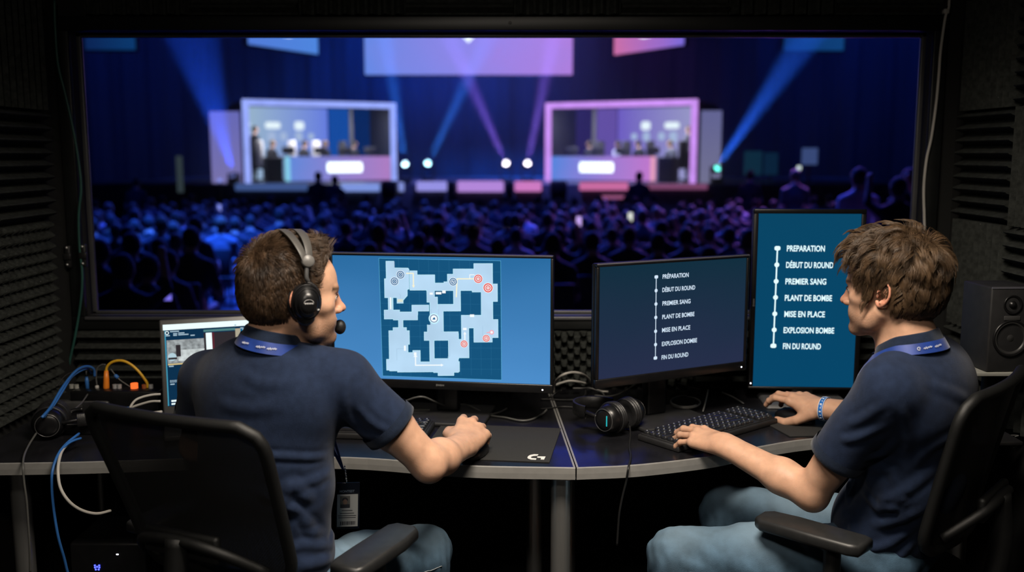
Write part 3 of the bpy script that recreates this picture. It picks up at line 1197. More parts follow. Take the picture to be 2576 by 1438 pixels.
PERSON_B = dict(
    label='person in a navy polo shirt, seen in left profile, typing on a keyboard, no headset',
    J=dict(head=(.878, 2.185, 1.209), neck=(.918, 2.152, 1.098), chest=(.945, 2.195, .945), mid=(.965, 2.225, .775), pelvis=(.945, 2.285, .565),
           sh_l=(.838, 2.072, 1.004), el_l=(.720, 2.205, .713), wr_l=(.546, 2.378, .777),
           sh_r=(1.045, 2.335, 1.004), el_r=(1.085, 2.530, .800), wr_r=(.900, 2.680, .790),
           hip_l=(.885, 2.205, .540), kn_l=(.415, 2.285, .515), an_l=(.43, 2.33, .09),
           hip_r=(1.00, 2.375, .540), kn_r=(.605, 2.570, .520), an_r=(.60, 2.60, .09)),
    head=(math.radians(180 - 42), math.radians(3), 0), torso_yaw=math.radians(180 - 38),
    arm_up_l=(.1, -.3, 1), arm_up_r=(0, 0, 1), hx_l=(-.60, .79, .05), hup_l=(-.1, -.25, 1), hx_r=(-.62, .76, .16), hup_r=(-.15, -.2, 1),
    pose_l=KEYS_L, pose_r=MOUSE_FAR, foot_l=(-.9, .4, 0), foot_r=(-.7, .7, 0), stubble=.8, sleeve=.65,
    hairline=(HAIRX, [-.088, -.084, -.066, -.034, .012, .022, .014, -.010, -.024, -.024, .006, .038, .062, .080, .090, .095]),
    thick=thick_b, flow=flow_b, strands=14000, locks=520, lock_jit=.26, strand_jit=.05, clump=.78, grav=.32, strand_r=.00040, hair_mat=hair_b, seed=9,
    folds=[([(2105, 1110), (2165, 1100), (2240, 1065)], .0050, .010), ([(2120, 1070), (2175, 1050), (2230, 1010)], .0040, .010),
           ([(2180, 1160), (2225, 1140), (2262, 1095)], .0050, .010), ([(2260, 1010), (2280, 1070), (2285, 1140)], .0045, .010),
           ([(2210, 1270), (2270, 1240), (2360, 1170)], .0055, .013), ([(2180, 1325), (2260, 1310), (2330, 1275)], .0060, .013),
           ([(2170, 1385), (2240, 1370), (2300, 1330)], .0055, .012), ([(2290, 1180), (2350, 1120), (2420, 1080)], .0040, .013),
           ([(2230, 1420), (2270, 1400), (2300, 1360)], .005, .012), ([(2330, 960), (2390, 985), (2440, 1010)], .0025, .012)])
make_person(PERSON_A)
make_person(PERSON_B)
# ------------------------------------------------------------------ the booth room
XL, XR, YW, YB, ZC = -1.49, 1.47, 3.20, -1.45, 2.55
foam = mat('charcoal_foam', (.034, .037, .034), rough=.97, var=.35, vscale=60, bump=.5, bscale=500, spec=.1)
_nt = foam.node_tree
_n = _nt.nodes.new('ShaderNodeTexVoronoi'); _n.inputs['Scale'].default_value = 26
_tc = [n for n in _nt.nodes if n.type == 'TEX_COORD'][0]
_nt.links.new(_tc.outputs['Object'], _n.inputs['Vector'])
_r = _nt.nodes.new('ShaderNodeValToRGB')
_r.color_ramp.elements[0].position = .035; _r.color_ramp.elements[0].color = (1, 1, 1, 1)
_r.color_ramp.elements[1].position = .045; _r.color_ramp.elements[1].color = (0, 0, 0, 1)
_nt.links.new(_n.outputs['Distance'], _r.inputs['Fac'])
_m = _nt.nodes.new('ShaderNodeMix'); _m.data_type = 'RGBA'
_b = _nt.nodes['Principled BSDF']
_nt.links.new(_r.outputs['Color'], _m.inputs[0])
_nt.links.new(_b.inputs['Base Color'].links[0].from_socket, _m.inputs[6])
_m.inputs[7].default_value = (.13, .13, .12, 1)          # dust specks
_nt.links.new(_m.outputs[2], _b.inputs['Base Color'])
black_wall = mat('black_painted_wall', (.006, .0065, .006), rough=.85, var=.3, vscale=5, bump=.2, bscale=120)
carpet = mat('dark_carpet', (.012, .012, .013), rough=1, var=.4, vscale=90, bump=.6, bscale=400)
frame_m = mat('black_window_frame', (.008, .009, .009), rough=.42, var=.2, vscale=20)
ledge_m = mat('dark_grey_metal', (.10, .10, .105), rough=.38, metal=.3, var=.15)

def struct(name, mb, m, parent=None):
    o = mb.build(name, m, parent)
    if parent is None:
        o['kind'] = 'structure'
    return o

TW = .08
WX0 = PY(226, 440, YW + TW)[0]
WX1 = PY(2300, 400, YW + TW)[0]
WZ0 = PY(1200, 783, YW + TW)[2]
WZ1 = PY(1200, 86, YW + TW)[2]
struct('floor', MB().box2((XL - .1, YB - .1, -.08), (XR + .1, YW + TW, 0)), carpet)
struct('ceiling', MB().box2((XL - .1, YB - .1, ZC), (XR + .1, YW + TW, ZC + .1)), black_wall)
struct('wall_left', MB().box2((XL - .1, YB, 0), (XL, YW + TW, ZC)), black_wall)
struct('wall_right', MB().box2((XR, YB, 0), (XR + .1, YW + TW, ZC)), black_wall)
struct('wall_back', MB().box2((XL, YB - .1, 0), (XR, YB, ZC)), black_wall)
mb = MB()
mb.box2((XL, YW, 0), (XR, YW + TW, WZ0 - .005)); mb.box2((XL, YW, WZ1 + .005), (XR, YW + TW, ZC))
mb.box2((XL, YW, WZ0 - .005), (WX0 - .005, YW + TW, WZ1 + .005)); mb.box2((WX1 + .005, YW, WZ0 - .005), (XR, YW + TW, WZ1 + .005))
struct('wall_front', mb, black_wall)
# window: outer frame, inner bead, pane
win = bpy.data.objects.new('window_1', None); COL.objects.link(win); win['kind'] = 'structure'
mb = MB()
a, t = .045, .022
mb.box2((WX0 - a, YW - t, WZ0 - a), (WX1 + a, YW + .0, WZ0), .003); mb.box2((WX0 - a, YW - t, WZ1), (WX1 + a, YW, WZ1 + a), .003)
mb.box2((WX0 - a, YW - t, WZ0), (WX0, YW, WZ1), .003); mb.box2((WX1, YW - t, WZ0), (WX1 + a, YW, WZ1), .003)
mb.build('frame', frame_m, win)
mb = MB()
b = .016
for (lo, hi) in (((WX0, YW + .035, WZ0), (WX0 + b, YW + .055, WZ1)), ((WX1 - b, YW + .035, WZ0), (WX1, YW + .055, WZ1)),
                 ((WX0, YW + .035, WZ0), (WX1, YW + .055, WZ0 + .010)), ((WX0, YW + .035, WZ1 - b), (WX1, YW + .055, WZ1))):
    mb.box2(lo, hi, .003)
mb.build('glazing_bead', ledge_m, win)
mb = MB(); mb.box2((WX0, YW - .03, WZ0 - .012), (WX1, YW + TW + .005, WZ0), .003)
mb.build('sill', ledge_m, win)
glass = bpy.data.materials.new('window_glass'); glass.use_nodes = True
_nt = glass.node_tree; _nt.nodes.remove(_nt.nodes['Principled BSDF'])
_tr = _nt.nodes.new('ShaderNodeBsdfTransparent'); _tr.inputs[0].default_value = (.93, .95, .96, 1)
_gl = _nt.nodes.new('ShaderNodeBsdfGlossy'); _gl.inputs['Roughness'].default_value = .02
_fr = _nt.nodes.new('ShaderNodeFresnel'); _fr.inputs['IOR'].default_value = 1.18
_mx = _nt.nodes.new('ShaderNodeMixShader')
_nt.links.new(_fr.outputs[0], _mx.inputs[0]); _nt.links.new(_tr.outputs[0], _mx.inputs[1]); _nt.links.new(_gl.outputs[0], _mx.inputs[2])
_nt.links.new(_mx.outputs[0], _nt.nodes['Material Output'].inputs['Surface'])
MB().box2((WX0 + .004, YW + .043, WZ0 + .002), (WX1 - .004, YW + .047, WZ1 - .002)).build('glass', glass, win)
# small pale screw head in the header
mb = MB(); q = PY(1283, 57, YW - .024); mb.lathe([(0, .004), (.003, .003), (.005, 0)], q, (0, -1, 0), 14)
tag(mb.build('screw', mat('pale_metal', (.6, .6, .58), rough=.3, metal=.8)), 'tiny pale screw head in the black header above the window', 'screw')

# ---- acoustic foam
def wedge_panel(w, h, n, depth=.045, base=.012):
    """local: x across, z up, y outward is -y (towards the room); ridges run along x"""
    prof = [(0, 0)]
    per = h / n
    for i in range(n):
        z = i * per
        prof += [(base, z + .0005), (base, z + per * .14), (depth - .003, z + per * .46), (depth, z + per * .54), (depth - .003, z + per * .62), (base, z + per * .93)]
    prof += [(base, h), (0, h)]
    poly = [(-d, z) for d, z in prof]
    mb = MB()
    # extrude along x
    vs = [(-w / 2, y, z) for y, z in poly] + [(w / 2, y, z) for y, z in poly]
    N = len(poly)
    fs = [(i, (i + 1) % N, N + (i + 1) % N, N + i) for i in range(N)]
    fs += [tuple(range(N))[::-1], tuple(range(N, 2 * N))]
    mb.add(vs, fs)
    return mb

def egg_panel(w, h, per, depth=.045, base=.012, shape='pyramid'):
    nu, nv = int(round(w / per)) * 6, int(round(h / per)) * 6
    u = np.linspace(-w / 2, w / 2, nu + 1); v = np.linspace(0, h, nv + 1)
    U, Vv = np.meshgrid(u, v, indexing='ij')
    if shape == 'pyramid':
        a = 1 - np.abs(((U / per) % 1) * 2 - 1); b_ = 1 - np.abs(((Vv / per) % 1) * 2 - 1)
        Hh = np.minimum(a, b_) ** 1.15
    else:
        Hh = .5 + .5 * np.clip(np.sin(U / per * PI * 1) * np.sin(Vv / per * PI * 1) * 2.6, -1, 1)
    Y = -(base + (depth - base) * Hh)
    Y[0, :] = 0; Y[-1, :] = 0; Y[:, 0] = 0; Y[:, -1] = 0
    P = np.stack([U, Y, Vv], -1)
    mb = MB(); mb.grid(P, 0, False)
    mb.add([(-w / 2, 0, 0), (w / 2, 0, 0), (w / 2, 0, h), (-w / 2, 0, h)], [(0, 1, 2, 3)])
    return mb

TILE = .338
_me = {}
def foam_tile(kind, wall, along, z, label, w=TILE, h=TILE, n=9):
    key = (kind, round(w, 3), round(h, 3), n)
    if key not in _me:
        if kind == 'h': m_ = wedge_panel(w, h, n)
        elif kind == 'v': m_ = wedge_panel(h, w, n)
        elif kind == 'pyramid': m_ = egg_panel(w, h, .034)
        else: m_ = egg_panel(w, h, .0215, .04, .010, 'check')
        o = m_.build('foam_panel', foam)
        _me[key] = o.data
    else:
        o = bpy.data.objects.new('foam_panel', _me[key]); COL.objects.link(o)
    a = {'left': PI / 2, 'right': -PI / 2, 'front': 0}[wall]
    o.rotation_euler = (0, 0, a)
    eps = .001
    base = {'left': (XL + eps, along, z), 'right': (XR - eps, along, z), 'front': (along, YW - eps, z)}[wall]
    if kind == 'v':
        # turn the tile a quarter in its own plane so that the ridges stand upright
        R = Matrix.Rotation(a, 4, 'Z') @ Matrix.Translation((0, 0, h / 2)) @ Matrix.Rotation(PI / 2, 4, 'Y') @ Matrix.Translation((0, 0, -w / 2))
        o.matrix_world = Matrix.Translation(base) @ R
    else:
        o.location = base
    return tag(o, label, 'acoustic foam', 'acoustic foam panels on the booth walls')

Z3, Z2, Z1 = 1.653, 1.313, .973
side = {'left': [(2.868, 'far'), (2.526, 'near')], 'right': [(2.935, 'far'), (2.593, 'near')]}
kinds = {('left', 'far'): 'vhpp', ('left', 'near'): 'hvpp', ('right', 'far'): 'vhvh', ('right', 'near'): 'hvhv'}
names = {'h': 'level-ridged foam panel', 'v': 'upright-ridged foam panel', 'pyramid': 'pyramid foam panel'}
rowname = ['in the top row', 'in the second row', 'in the third row', 'lowest row over the desk']
for wl in ('left', 'right'):
    for along, col in side[wl]:
        for i, k in enumerate(kinds[(wl, col)]):
            z = [Z3, Z2, Z1, .735][i]
            hh = TILE if i < 3 else Z1 - .002 - .735
            kk = {'p': 'pyramid'}.get(k, k)
            where = 'column by the window' if col == 'far' else 'column nearer the camera'
            foam_tile(kk, wl, along, z, f'{names[kk]}, {wl} wall, {where}, {rowname[i]}', h=hh, n=9 if (i < 3 or k == 'v') else 6)
for i in range(8):
    x = -1.215 + i * .3485
    k = 'vh'[i % 2]
    foam_tile(k, 'front', x, WZ1 + .05, f'{names[k]} above the window, {["first","second","third","fourth","fifth","sixth","seventh","eighth"][i]} from the left wall', w=.346, h=TILE, n=8)
hz = WZ0 - .05 - .735
foam_tile('h', 'front', -1.215, .735, 'black wedge foam panel with level ridges under the window, behind the open laptop', w=.52, h=hz, n=5)
foam_tile('h', 'front', -.69, .735, 'black wedge foam panel with level ridges under the window, behind the person wearing the headset', w=.52, h=hz, n=5)
foam_tile('check', 'front', -.165, .735, 'black egg-crate foam panel under the window, behind the monitor showing a map', w=.52, h=hz)
foam_tile('check', 'front', .36, .735, 'black egg-crate foam panel seen between the two landscape monitors', w=.52, h=hz)
foam_tile('h', 'front', .885, .735, 'black wedge foam panel with level ridges under the window, behind the upright monitor', w=.52, h=hz, n=5)
foam_tile('h', 'front', 1.305, .735, 'black wedge foam panel with level ridges in the right corner under the window', w=.30, h=hz, n=5)

# ---- cables on the window surround
def cable(name, pts, r, m, label, cat='cable', n=8, group=None, seg=8):
    P = catmull(pts, n)
    mb = MB(); mb.tube(P, r, seg)
    o = mb.build(name, m, None, origin=P[0])
    return tag(o, label, cat, group)
teal = mat('teal_rubber', (.02, .085, .07), rough=.5, var=.2)
white_c = mat('grey_white_cable', (.48, .46, .42), rough=.5, var=.1)
black_c = mat('black_cable', (.012, .012, .012), rough=.45, var=.2)
grey_c = mat('dark_grey_cable', (.09, .09, .085), rough=.45, var=.15)
blue_c = mat('blue_cable', (.03, .14, .42), rough=.45, var=.15)
yel_c = mat('yellow_cable', (.75, .42, .02), rough=.45, var=.1)
YF = YW - .03
pl = [(137, 0), (139, 70), (146, 160), (165, 240), (183, 320), (196, 395), (204, 470), (198, 540), (200, 620), (207, 690), (203, 760), (190, 840), (176, 905), (171, 935)]
cable('wall_cable', [PY(x, y, YF - .02) for x, y in pl], .0042, teal, 'thin teal cable hanging down the left side of the window')
pl = [(2388, 0), (2386, 22), (2378, 45), (2366, 130), (2362, 185), (2355, 260), (2343, 345), (2331, 400), (2324, 470), (2325, 540), (2327, 620), (2330, 700)]
cable('wall_cable', [PY(x, y, YF - .005) for x, y in pl], .0046, white_c, 'pale grey cable hanging down the right side of the window')
mb = MB(); q = PY(2379, 29, YF); mb.box(q, (.018, .02, .016), .003)
tag(mb.build('cable_clip', white_c, None, origin=q), 'pale cable clip on the wall right above the window corner', 'clip')
for (x, y, lab) in ((172, 645, 'small black cable clamp with a bright screw beside the left pyramid foam'), (211, 642, 'small black cable clamp with a bright screw on the window frame')):
    q = PY(x, y, YF - .012)
    mb = MB(); mb.box(q, (.020, .018, .075), .005); mb.box(q + V3((0, -.008, .0)), (.026, .010, .022), .003)
    mb.lathe([(0, .004), (.004, .003), (.005, 0)], q + V3((0, -.012, -.026)), (0, -1, 0), 10, 1)
    mb.lathe([(0, .004), (.004, .003), (.005, 0)], q + V3((0, -.009, .030)), (0, -1, 0), 10, 1)
    tag(mb.build('cable_clamp', [black_c, mat('pale_metal', (.6, .6, .58))], None, origin=q), lab, 'clamp')
# ------------------------------------------------------------------ the arena beyond the glass
hall_black = mat('hall_black', (.010, .012, .018), rough=.9, var=.3, vscale=1.5)
curtain_m = mat('dark_stage_curtain', (.045, .05, .075), rough=.9, var=.25, vscale=1.2, stretch=(1, 1, .1))
hfloor_m = mat('hall_floor_vinyl', (.05, .06, .085), rough=.38, var=.25, vscale=2.0)
stage_m = mat('stage_deck', (.16, .16, .19), rough=.35, var=.2, vscale=3)
rig_m = mat('rig_black', (.012, .012, .014), rough=.5, var=.2)
STZ = .62
def fz(Y):
    return -.95 + max(0.0, 20 - Y) * .028
def hstruct(name, mb, m):
    o = mb.build(name, m); o['kind'] = 'structure'; return o
# raked floor
mb = MB()
P = np.array([[(x, y, fz(y)) for y in (3.30, 8, 12, 16, 20, 46)] for x in (-26, 0, 26)])
mb.grid(P, 0, False)
hstruct('hall_floor', mb, hfloor_m)
mb = MB()
mb.box2((-26.3, 3.29, -2), (-26, 46, 13)); hstruct('hall_wall_left', mb, hall_black)
mb = MB()
mb.box2((26, 3.29, -2), (26.3, 46, 13)); hstruct('hall_wall_right', mb, hall_black)
mb = MB(); mb.box2((-26, 3.29, 12.7), (26, 46, 13)); hstruct('hall_ceiling', mb, hall_black)
mb = MB(); mb.box2((-26, 45, -2), (26, 46, 13)); hstruct('hall_wall_rear', mb, hall_black)
mb = MB()
mb.box2((-26, 3.285, -2), (XL - .11, 3.40, 13)); mb.box2((XR + .11, 3.285, -2), (26, 3.40, 13)); mb.box2((XL - .11, 3.285, ZC + .1), (XR + .11, 3.40, 13)); mb.box2((XL - .11, 3.285, -2), (XR + .11, 3.40, -.09))
hstruct('hall_wall_front', mb, hall_black)
# pleated backdrop
mb = MB()
xs = np.linspace(-24, 24, 481)
P = np.array([[(x, 38 + .07 * math.sin(x * 5.1) + .03 * math.sin(x * 13), z) for z in (-.9, 4, 8, 12.6)] for x in xs])
mb.grid(P, 0, True)
tag(mb.build('stage_curtain', curtain_m), 'huge dark blue pleated curtain behind the stage', 'curtain')
# stage
mb = MB(); mb.box2((-12.5, 28.3, -.95), (12.5, 37.5, STZ), .02)
tag(mb.build('stage', stage_m), 'long low black stage platform facing the audience', 'stage')

def hthing(name, mb, m, label, cat, group=None, origin=None):
    return tag(mb.build(name, m, None, origin=origin), label, cat, group)

# light strips on the stage front
strips = [(592, 775, 461, 479, (.10, .18, .50), .55, 'dim blue light strip on the stage front under the blue-framed booth'),
          (858, 955, 461, 481, (.30, .42, 1.0), .80, 'pale blue light strip on the stage front below the end of the blue-framed booth'),
          (1003, 1016, 458, 481, (.35, .42, 1.0), .75, 'shortest pale blue light strip on the stage front, between two floor speakers'),
          (1048, 1124, 456, 480, (.42, .38, 1.0), .85, 'lavender light strip on the stage front, left of the centre'),
          (1151, 1267, 455, 482, (.62, .32, .90), .85, 'widest purple light strip on the stage front, in the middle'),
          (1295, 1362, 456, 481, (.85, .26, .70), .85, 'magenta light strip on the stage front, right of the middle'),
          (1458, 1580, 458, 478, (.90, .22, .52), .75, 'pink light strip on the stage front under the pink-framed booth'),
          (1626, 1780, 462, 476, (.40, .12, .28), .55, 'dim rose light strip on the stage front at the far right')]
for x0, x1, y0, y1, c, s, lab in strips:
    a, b = PY(x0, y1, 28.25), PY(x1, y0, 28.25)
    mb = MB(); mb.box2((a[0], 28.22, a[2]), (b[0], 28.29, b[2]), .03)
    hthing('light_strip', mb, emat('strip_' + str(x0), c, s), lab, 'light', 'light strips along the stage front')
a, b = PY(1512, 500, 26.5), PY(1585, 491, 26.5)
mb = MB(); mb.box2((a[0], 26.45, a[2]), (b[0], 26.55, b[2]), .03)
mb.cyl((a[0] + .2, 26.5, fz(26)), (a[0] + .2, 26.5, a[2] + .02), .03, mi=1); mb.cyl((b[0] - .2, 26.5, fz(26)), (b[0] - .2, 26.5, a[2] + .02), .03, mi=1)
hthing('barrier_light', mb, [emat('barrier_pink', (.55, .15, .34), .6), rig_m], 'short pink light bar on posts left of a standing camera operator', 'light')
for x, w, lab in ((980, 40, 'black floor speaker on the stage front between pale blue strips'), (1137, 22, 'black floor speaker between the lavender and purple strips'), (1281, 22, 'black floor speaker between the purple and magenta strips'), (1405, 44, 'black floor speaker between the magenta and pink strips')):
    c = PY(x, 470, 28.0)
    mb = MB(); ww = w / 2400 * 28; mb.box((c[0], 28.0, c[2]), (ww, .45, .36), .03, taper=(.9, .8))
    mb.box((c[0], 28.0, (fz(28) + c[2] - .18) / 2), (ww * .9, .4, c[2] - .18 - fz(28)), .01)
    hthing('floor_speaker', mb, rig_m, lab, 'speaker', 'floor speakers along the stage front')

# big screens
def screen(px0, px1, y0t, y0b, y1b, Y0, Y1, m, name, label, hgt, logo=None):
    """hanging screen given by its lower corners; top edge goes up out of the window"""
    A, B = PY(px0, y0b, Y0), PY(px1, y1b, Y1)
    zb = (A[2] + B[2]) / 2
    d = unit(V3((B[0] - A[0], B[1] - A[1], 0))); nrm = V3((d[1], -d[0], 0)); nrm = nrm if nrm[1] < 0 else -nrm
    w = float(np.hypot(B[0] - A[0], B[1] - A[1]))
    M = np.stack([d, -nrm, V3((0, 0, 1))], 1)
    root = thing(name, label, 'screen', (A[0], A[1], zb))
    O = V3((A[0], A[1], zb))
    mb = MB(); mb.box((w / 2, .12, hgt / 2), (w + .10, .16, hgt + .10), .03)
    o = mb.build('cabinet', rig_m, root); o.rotation_euler.z = math.atan2(d[1], d[0])
    mb = MB(); mb.box((w / 2, .02, hgt / 2), (w, .05, hgt))
    mats = [m]
    if logo:
        mats += [emat('screen_logo', (.85, .93, 1.0), 1.5)]
        logo(mb, w, hgt)
    o = mb.build('display', mats, root); o.rotation_euler.z = math.atan2(d[1], d[0])
    for q in (.12, .88):
        mb = MB(); mb.cyl((w * q, .12, hgt), (w * q, .12, 12.6 - zb), .03)
        o = mb.build('rigging_cable', rig_m, root); o.rotation_euler.z = math.atan2(d[1], d[0])
    return root
MX = Matrix(((1, 0, 0), (0, 0, -1), (0, 1, 0)))
MXn = np.array(((1, 0, 0), (0, 0, 1), (0, 1, 0.0)))
def logo_c(mb, w, h):
    cx, z = w * .5, .98
    for pts in ([(-.30, .12), (0, -.18), (.30, .12), (.0, .32)], [(-.30, .5), (-.62, .2), (-.3, .12), (0, .32)], [(.30, .5), (.62, .2), (.3, .12), (0, .32)]):
        mb.prism(pts, 0, .03, 1, np.array(((1, 0, 0), (0, 0, -1), (0, 1, 0.0))), (cx, -.01, z + .25))
    mb.prism([(.62 * w, .05), (.66 * w, .9), (.645 * w, 1.0), (.60 * w, .2)], 0, .02, 0, np.array(((1, 0, 0), (0, 0, -1), (0, 1, 0.0))), (0, -.01, 0))
def logo_s(mb, w, h):
    mb.prism([(-.45, .0), (-.2, -.08), (.2, -.08), (.45, .0), (.2, .3), (-.2, .3)], 0, .03, 1, np.array(((1, 0, 0), (0, 0, -1), (0, 1, 0.0))), (w * .5, -.01, .47))
screen(918, 1440, 0, 187, 189, 33, 33, emat('screen_centre', (.16, .30, .92), 1.0, .25, 3.0, (.52, .24, .78), 'X'), 'stage_screen', 'widest of the hanging screens, blue fading to violet, above the stage centre', 3.4, logo_c)
screen(627, 800, 0, 119, 129, 30, 33, emat('screen_left', (.11, .25, .85), .95, .2, 2.0, (.10, .30, .90), 'X'), 'stage_screen', 'blue hanging screen above the blue-framed booth', 2.2, logo_s)
screen(1545, 1718, 0, 130, 122, 33, 30, emat('screen_right', (.80, .20, .45), .95, .2, 2.0, (.25, .18, .85), 'X'), 'stage_screen', 'pink and violet hanging screen above the pink-framed booth', 2.2, logo_s)
screen(215, 340, 0, 124, 126, 28, 28, emat('screen_dim_left', (.004, .020, .10), 1.0, .2, 2.0, (.004, .045, .17), 'X'), 'stage_screen', 'dim navy screen hanging in the top left corner of the window', 2.2)
screen(1972, 2122, 0, 130, 124, 30, 30, emat('screen_dim_right', (.004, .035, .16), 1.0, .2, 2.0, (.006, .06, .22), 'X'), 'stage_screen', 'dim blue screen hanging in the top right part of the window', 2.2)

# ---- small seated and standing figures
cl_dark = mat('dark_tshirt', (.03, .035, .05), rough=.9, var=.2)
def figure_mat(name, stops):
    m = bpy.data.materials.new(name); m.use_nodes = True
    nt = m.node_tree; b = nt.nodes['Principled BSDF']; b.inputs['Roughness'].default_value = .85
    oi = nt.nodes.new('ShaderNodeObjectInfo'); r = nt.nodes.new('ShaderNodeValToRGB'); r.color_ramp.interpolation = 'CONSTANT'
    el = r.color_ramp.elements
    el[0].position = 0; el[0].color = (*stops[0][1], 1); el[1].position = stops[1][0]; el[1].color = (*stops[1][1], 1)
    for pos, c in stops[2:]:
        e = el.new(pos); e.color = (*c, 1)
    nt.links.new(oi.outputs['Random'], r.inputs['Fac']); nt.links.new(r.outputs['Color'], b.inputs['Base Color'])
    n = nt.nodes.new('ShaderNodeTexNoise'); n.inputs['Scale'].default_value = 14
    bp = nt.nodes.new('ShaderNodeBump'); bp.inputs['Strength'].default_value = .4; bp.inputs['Distance'].default_value = .02
    nt.links.new(n.outputs['Fac'], bp.inputs['Height']); nt.links.new(bp.outputs['Normal'], b.inputs['Normal'])
    return m
crowd_cloth = figure_mat('crowd_clothes', [(0, (.008, .009, .012)), (.35, (.022, .024, .03)), (.55, (.012, .012, .016)), (.80, (.12, .13, .16)), (.90, (.48, .49, .55)), (.95, (.04, .03, .035))])
crowd_skin = mat('crowd_skin', (.42, .25, .18), rough=.6, var=.1)
crowd_hair = figure_mat('crowd_hair', [(0, (.012, .009, .008)), (.4, (.03, .02, .013)), (.75, (.10, .065, .035)), (.9, (.012, .01, .01))])
crowd_legs = mat('crowd_trousers', (.02, .025, .04), rough=.9, var=.2)

def figure_mesh(pose, seed, h=.019):
    """x right, y forward, z up; returns mesh data with the feet at z=0"""
    S = SDF(); rng = np.random.default_rng(seed)
    seated = pose.startswith('seat')
    hip = .50 if seated else .92
    lean = {'seat_lean': .16, 'seat_fwd': .28}.get(pose, .03)
    tilt = rng.uniform(-.03, .03)
    sh = V3((tilt, lean, hip + .50)); hd = V3((tilt * 1.3, lean * 1.25 + .03, hip + .74))
    S.U(s_ell(hd, (.078, .098, .118)), .02); S.U(s_ell(hd + V3((0, -.02, .03)), (.085, .098, .10)), .02)
    S.U(s_ell(hd + V3((0, .10, -.02)), (.014, .02, .018)), .015)
    for s in (-1, 1):
        S.U(s_ell(hd + V3((s * .082, -.0, -.01)), (.012, .02, .032)), .008)
    S.U(s_cone(hd + V3((0, -.02, -.08)), sh + V3((0, 0, .06)), .055, .06), .03)
    S.U(s_ell((0, lean * .7, hip + .34), (.185, .115, .22)), .06); S.U(s_ell((0, lean * .25, hip + .10), (.17, .12, .17)), .06)
    for s in (-1, 1):
        S.U(s_cone(sh + V3((s * .05, 0, .045)), sh + V3((s * .175, 0, -.02)), .055, .066), .05)
        a = sh + V3((s * .195, .0, -.03))
        if pose == 'seat_arm' and s > 0 or pose == 'stand_arm':
            e = a + V3((s * .10, .12, .10)); w_ = e + V3((-s * .06, .10, .24))
        elif seated:
            e = a + V3((s * .05, .02 + lean * .5, -.28)); w_ = e + V3((-s * .12, .22, -.02 + (.08 if pose == 'seat_lean' else 0)))
        else:
            e = a + V3((s * .05, -.02, -.29)); w_ = e + V3((-s * .02, .10, -.24))
        S.U(s_cone(a, e, .055, .043), .03); S.U(s_cone(e, w_, .042, .032), .02); S.U(s_ell(w_ + unit(w_ - e) * .05, (.035, .045, .05)), .02)
        if seated:
            k = V3((s * .13, .44, hip + .02)); an = V3((s * .14, .40, .08))
        else:
            k = V3((s * .10, .02, .50)); an = V3((s * .11, -.02, .08))
        S.U(s_cone((s * .095, 0, hip), k, .085, .062), .04); S.U(s_cone(k, an, .060, .042), .02)
        S.U(s_ell(an + V3((0, .06, -.04)), (.045, .12, .045)), .02)
    v, q = S.mesh((-.6, -.5, -.02), (.6, 1.0, hip + 1.1), h, smooth=1, margin=.05)
    c = v[q].mean(1)
    mi = np.zeros(len(q), int)
    L = c - hd
    head = (np.abs(L) < .16).all(1) & (L[:, 2] > -.125)
    mi[head] = 1
    hair = head & ((L[:, 2] > .045 + .35 * np.clip(L[:, 1], 0, 1)) | ((L[:, 1] < -.015) & (L[:, 2] > -.075)))
    mi[hair] = 2
    neck = (L[:, 2] <= -.125) & (L[:, 2] > -.17) & (np.abs(L[:, 0]) < .065) & (np.abs(L[:, 1]) < .09)
    mi[neck] = 1
    mi[(c[:, 2] < hip + .03) & (mi == 0)] = 3
    # forearms bare
    for s in (-1, 1):
        a = sh + V3((s * .195, .0, -.03))
        far = (np.linalg.norm(c - a, axis=1) > .24) & (s * (c[:, 0]) > .14) & (c[:, 2] > hip - .02 if seated else s * c[:, 0] > .16) & (c[:, 2] > (hip + .06 if seated else hip - .3)) & (mi == 0)
        mi[far] = 1
    o = np_mesh('person', v, q, [crowd_cloth, crowd_skin, crowd_hair, crowd_legs], mi=mi)
    me = o.data
    bpy.data.objects.remove(o)
    return me
FIG = {p_: figure_mesh(p_, i) for i, p_ in enumerate(('seat', 'seat_lean', 'seat_arm', 'seat_fwd', 'stand', 'stand_arm'))}
def put_figure(pose, loc, rz, label, group=None, sc=1.0, cat='person'):
    o = bpy.data.objects.new('person', FIG[pose]); COL.objects.link(o)
    o.location = Vector([float(c) for c in loc]); o.rotation_euler = (0, 0, rz); o.scale = (sc, sc, sc)
    return tag(o, label, cat, group)

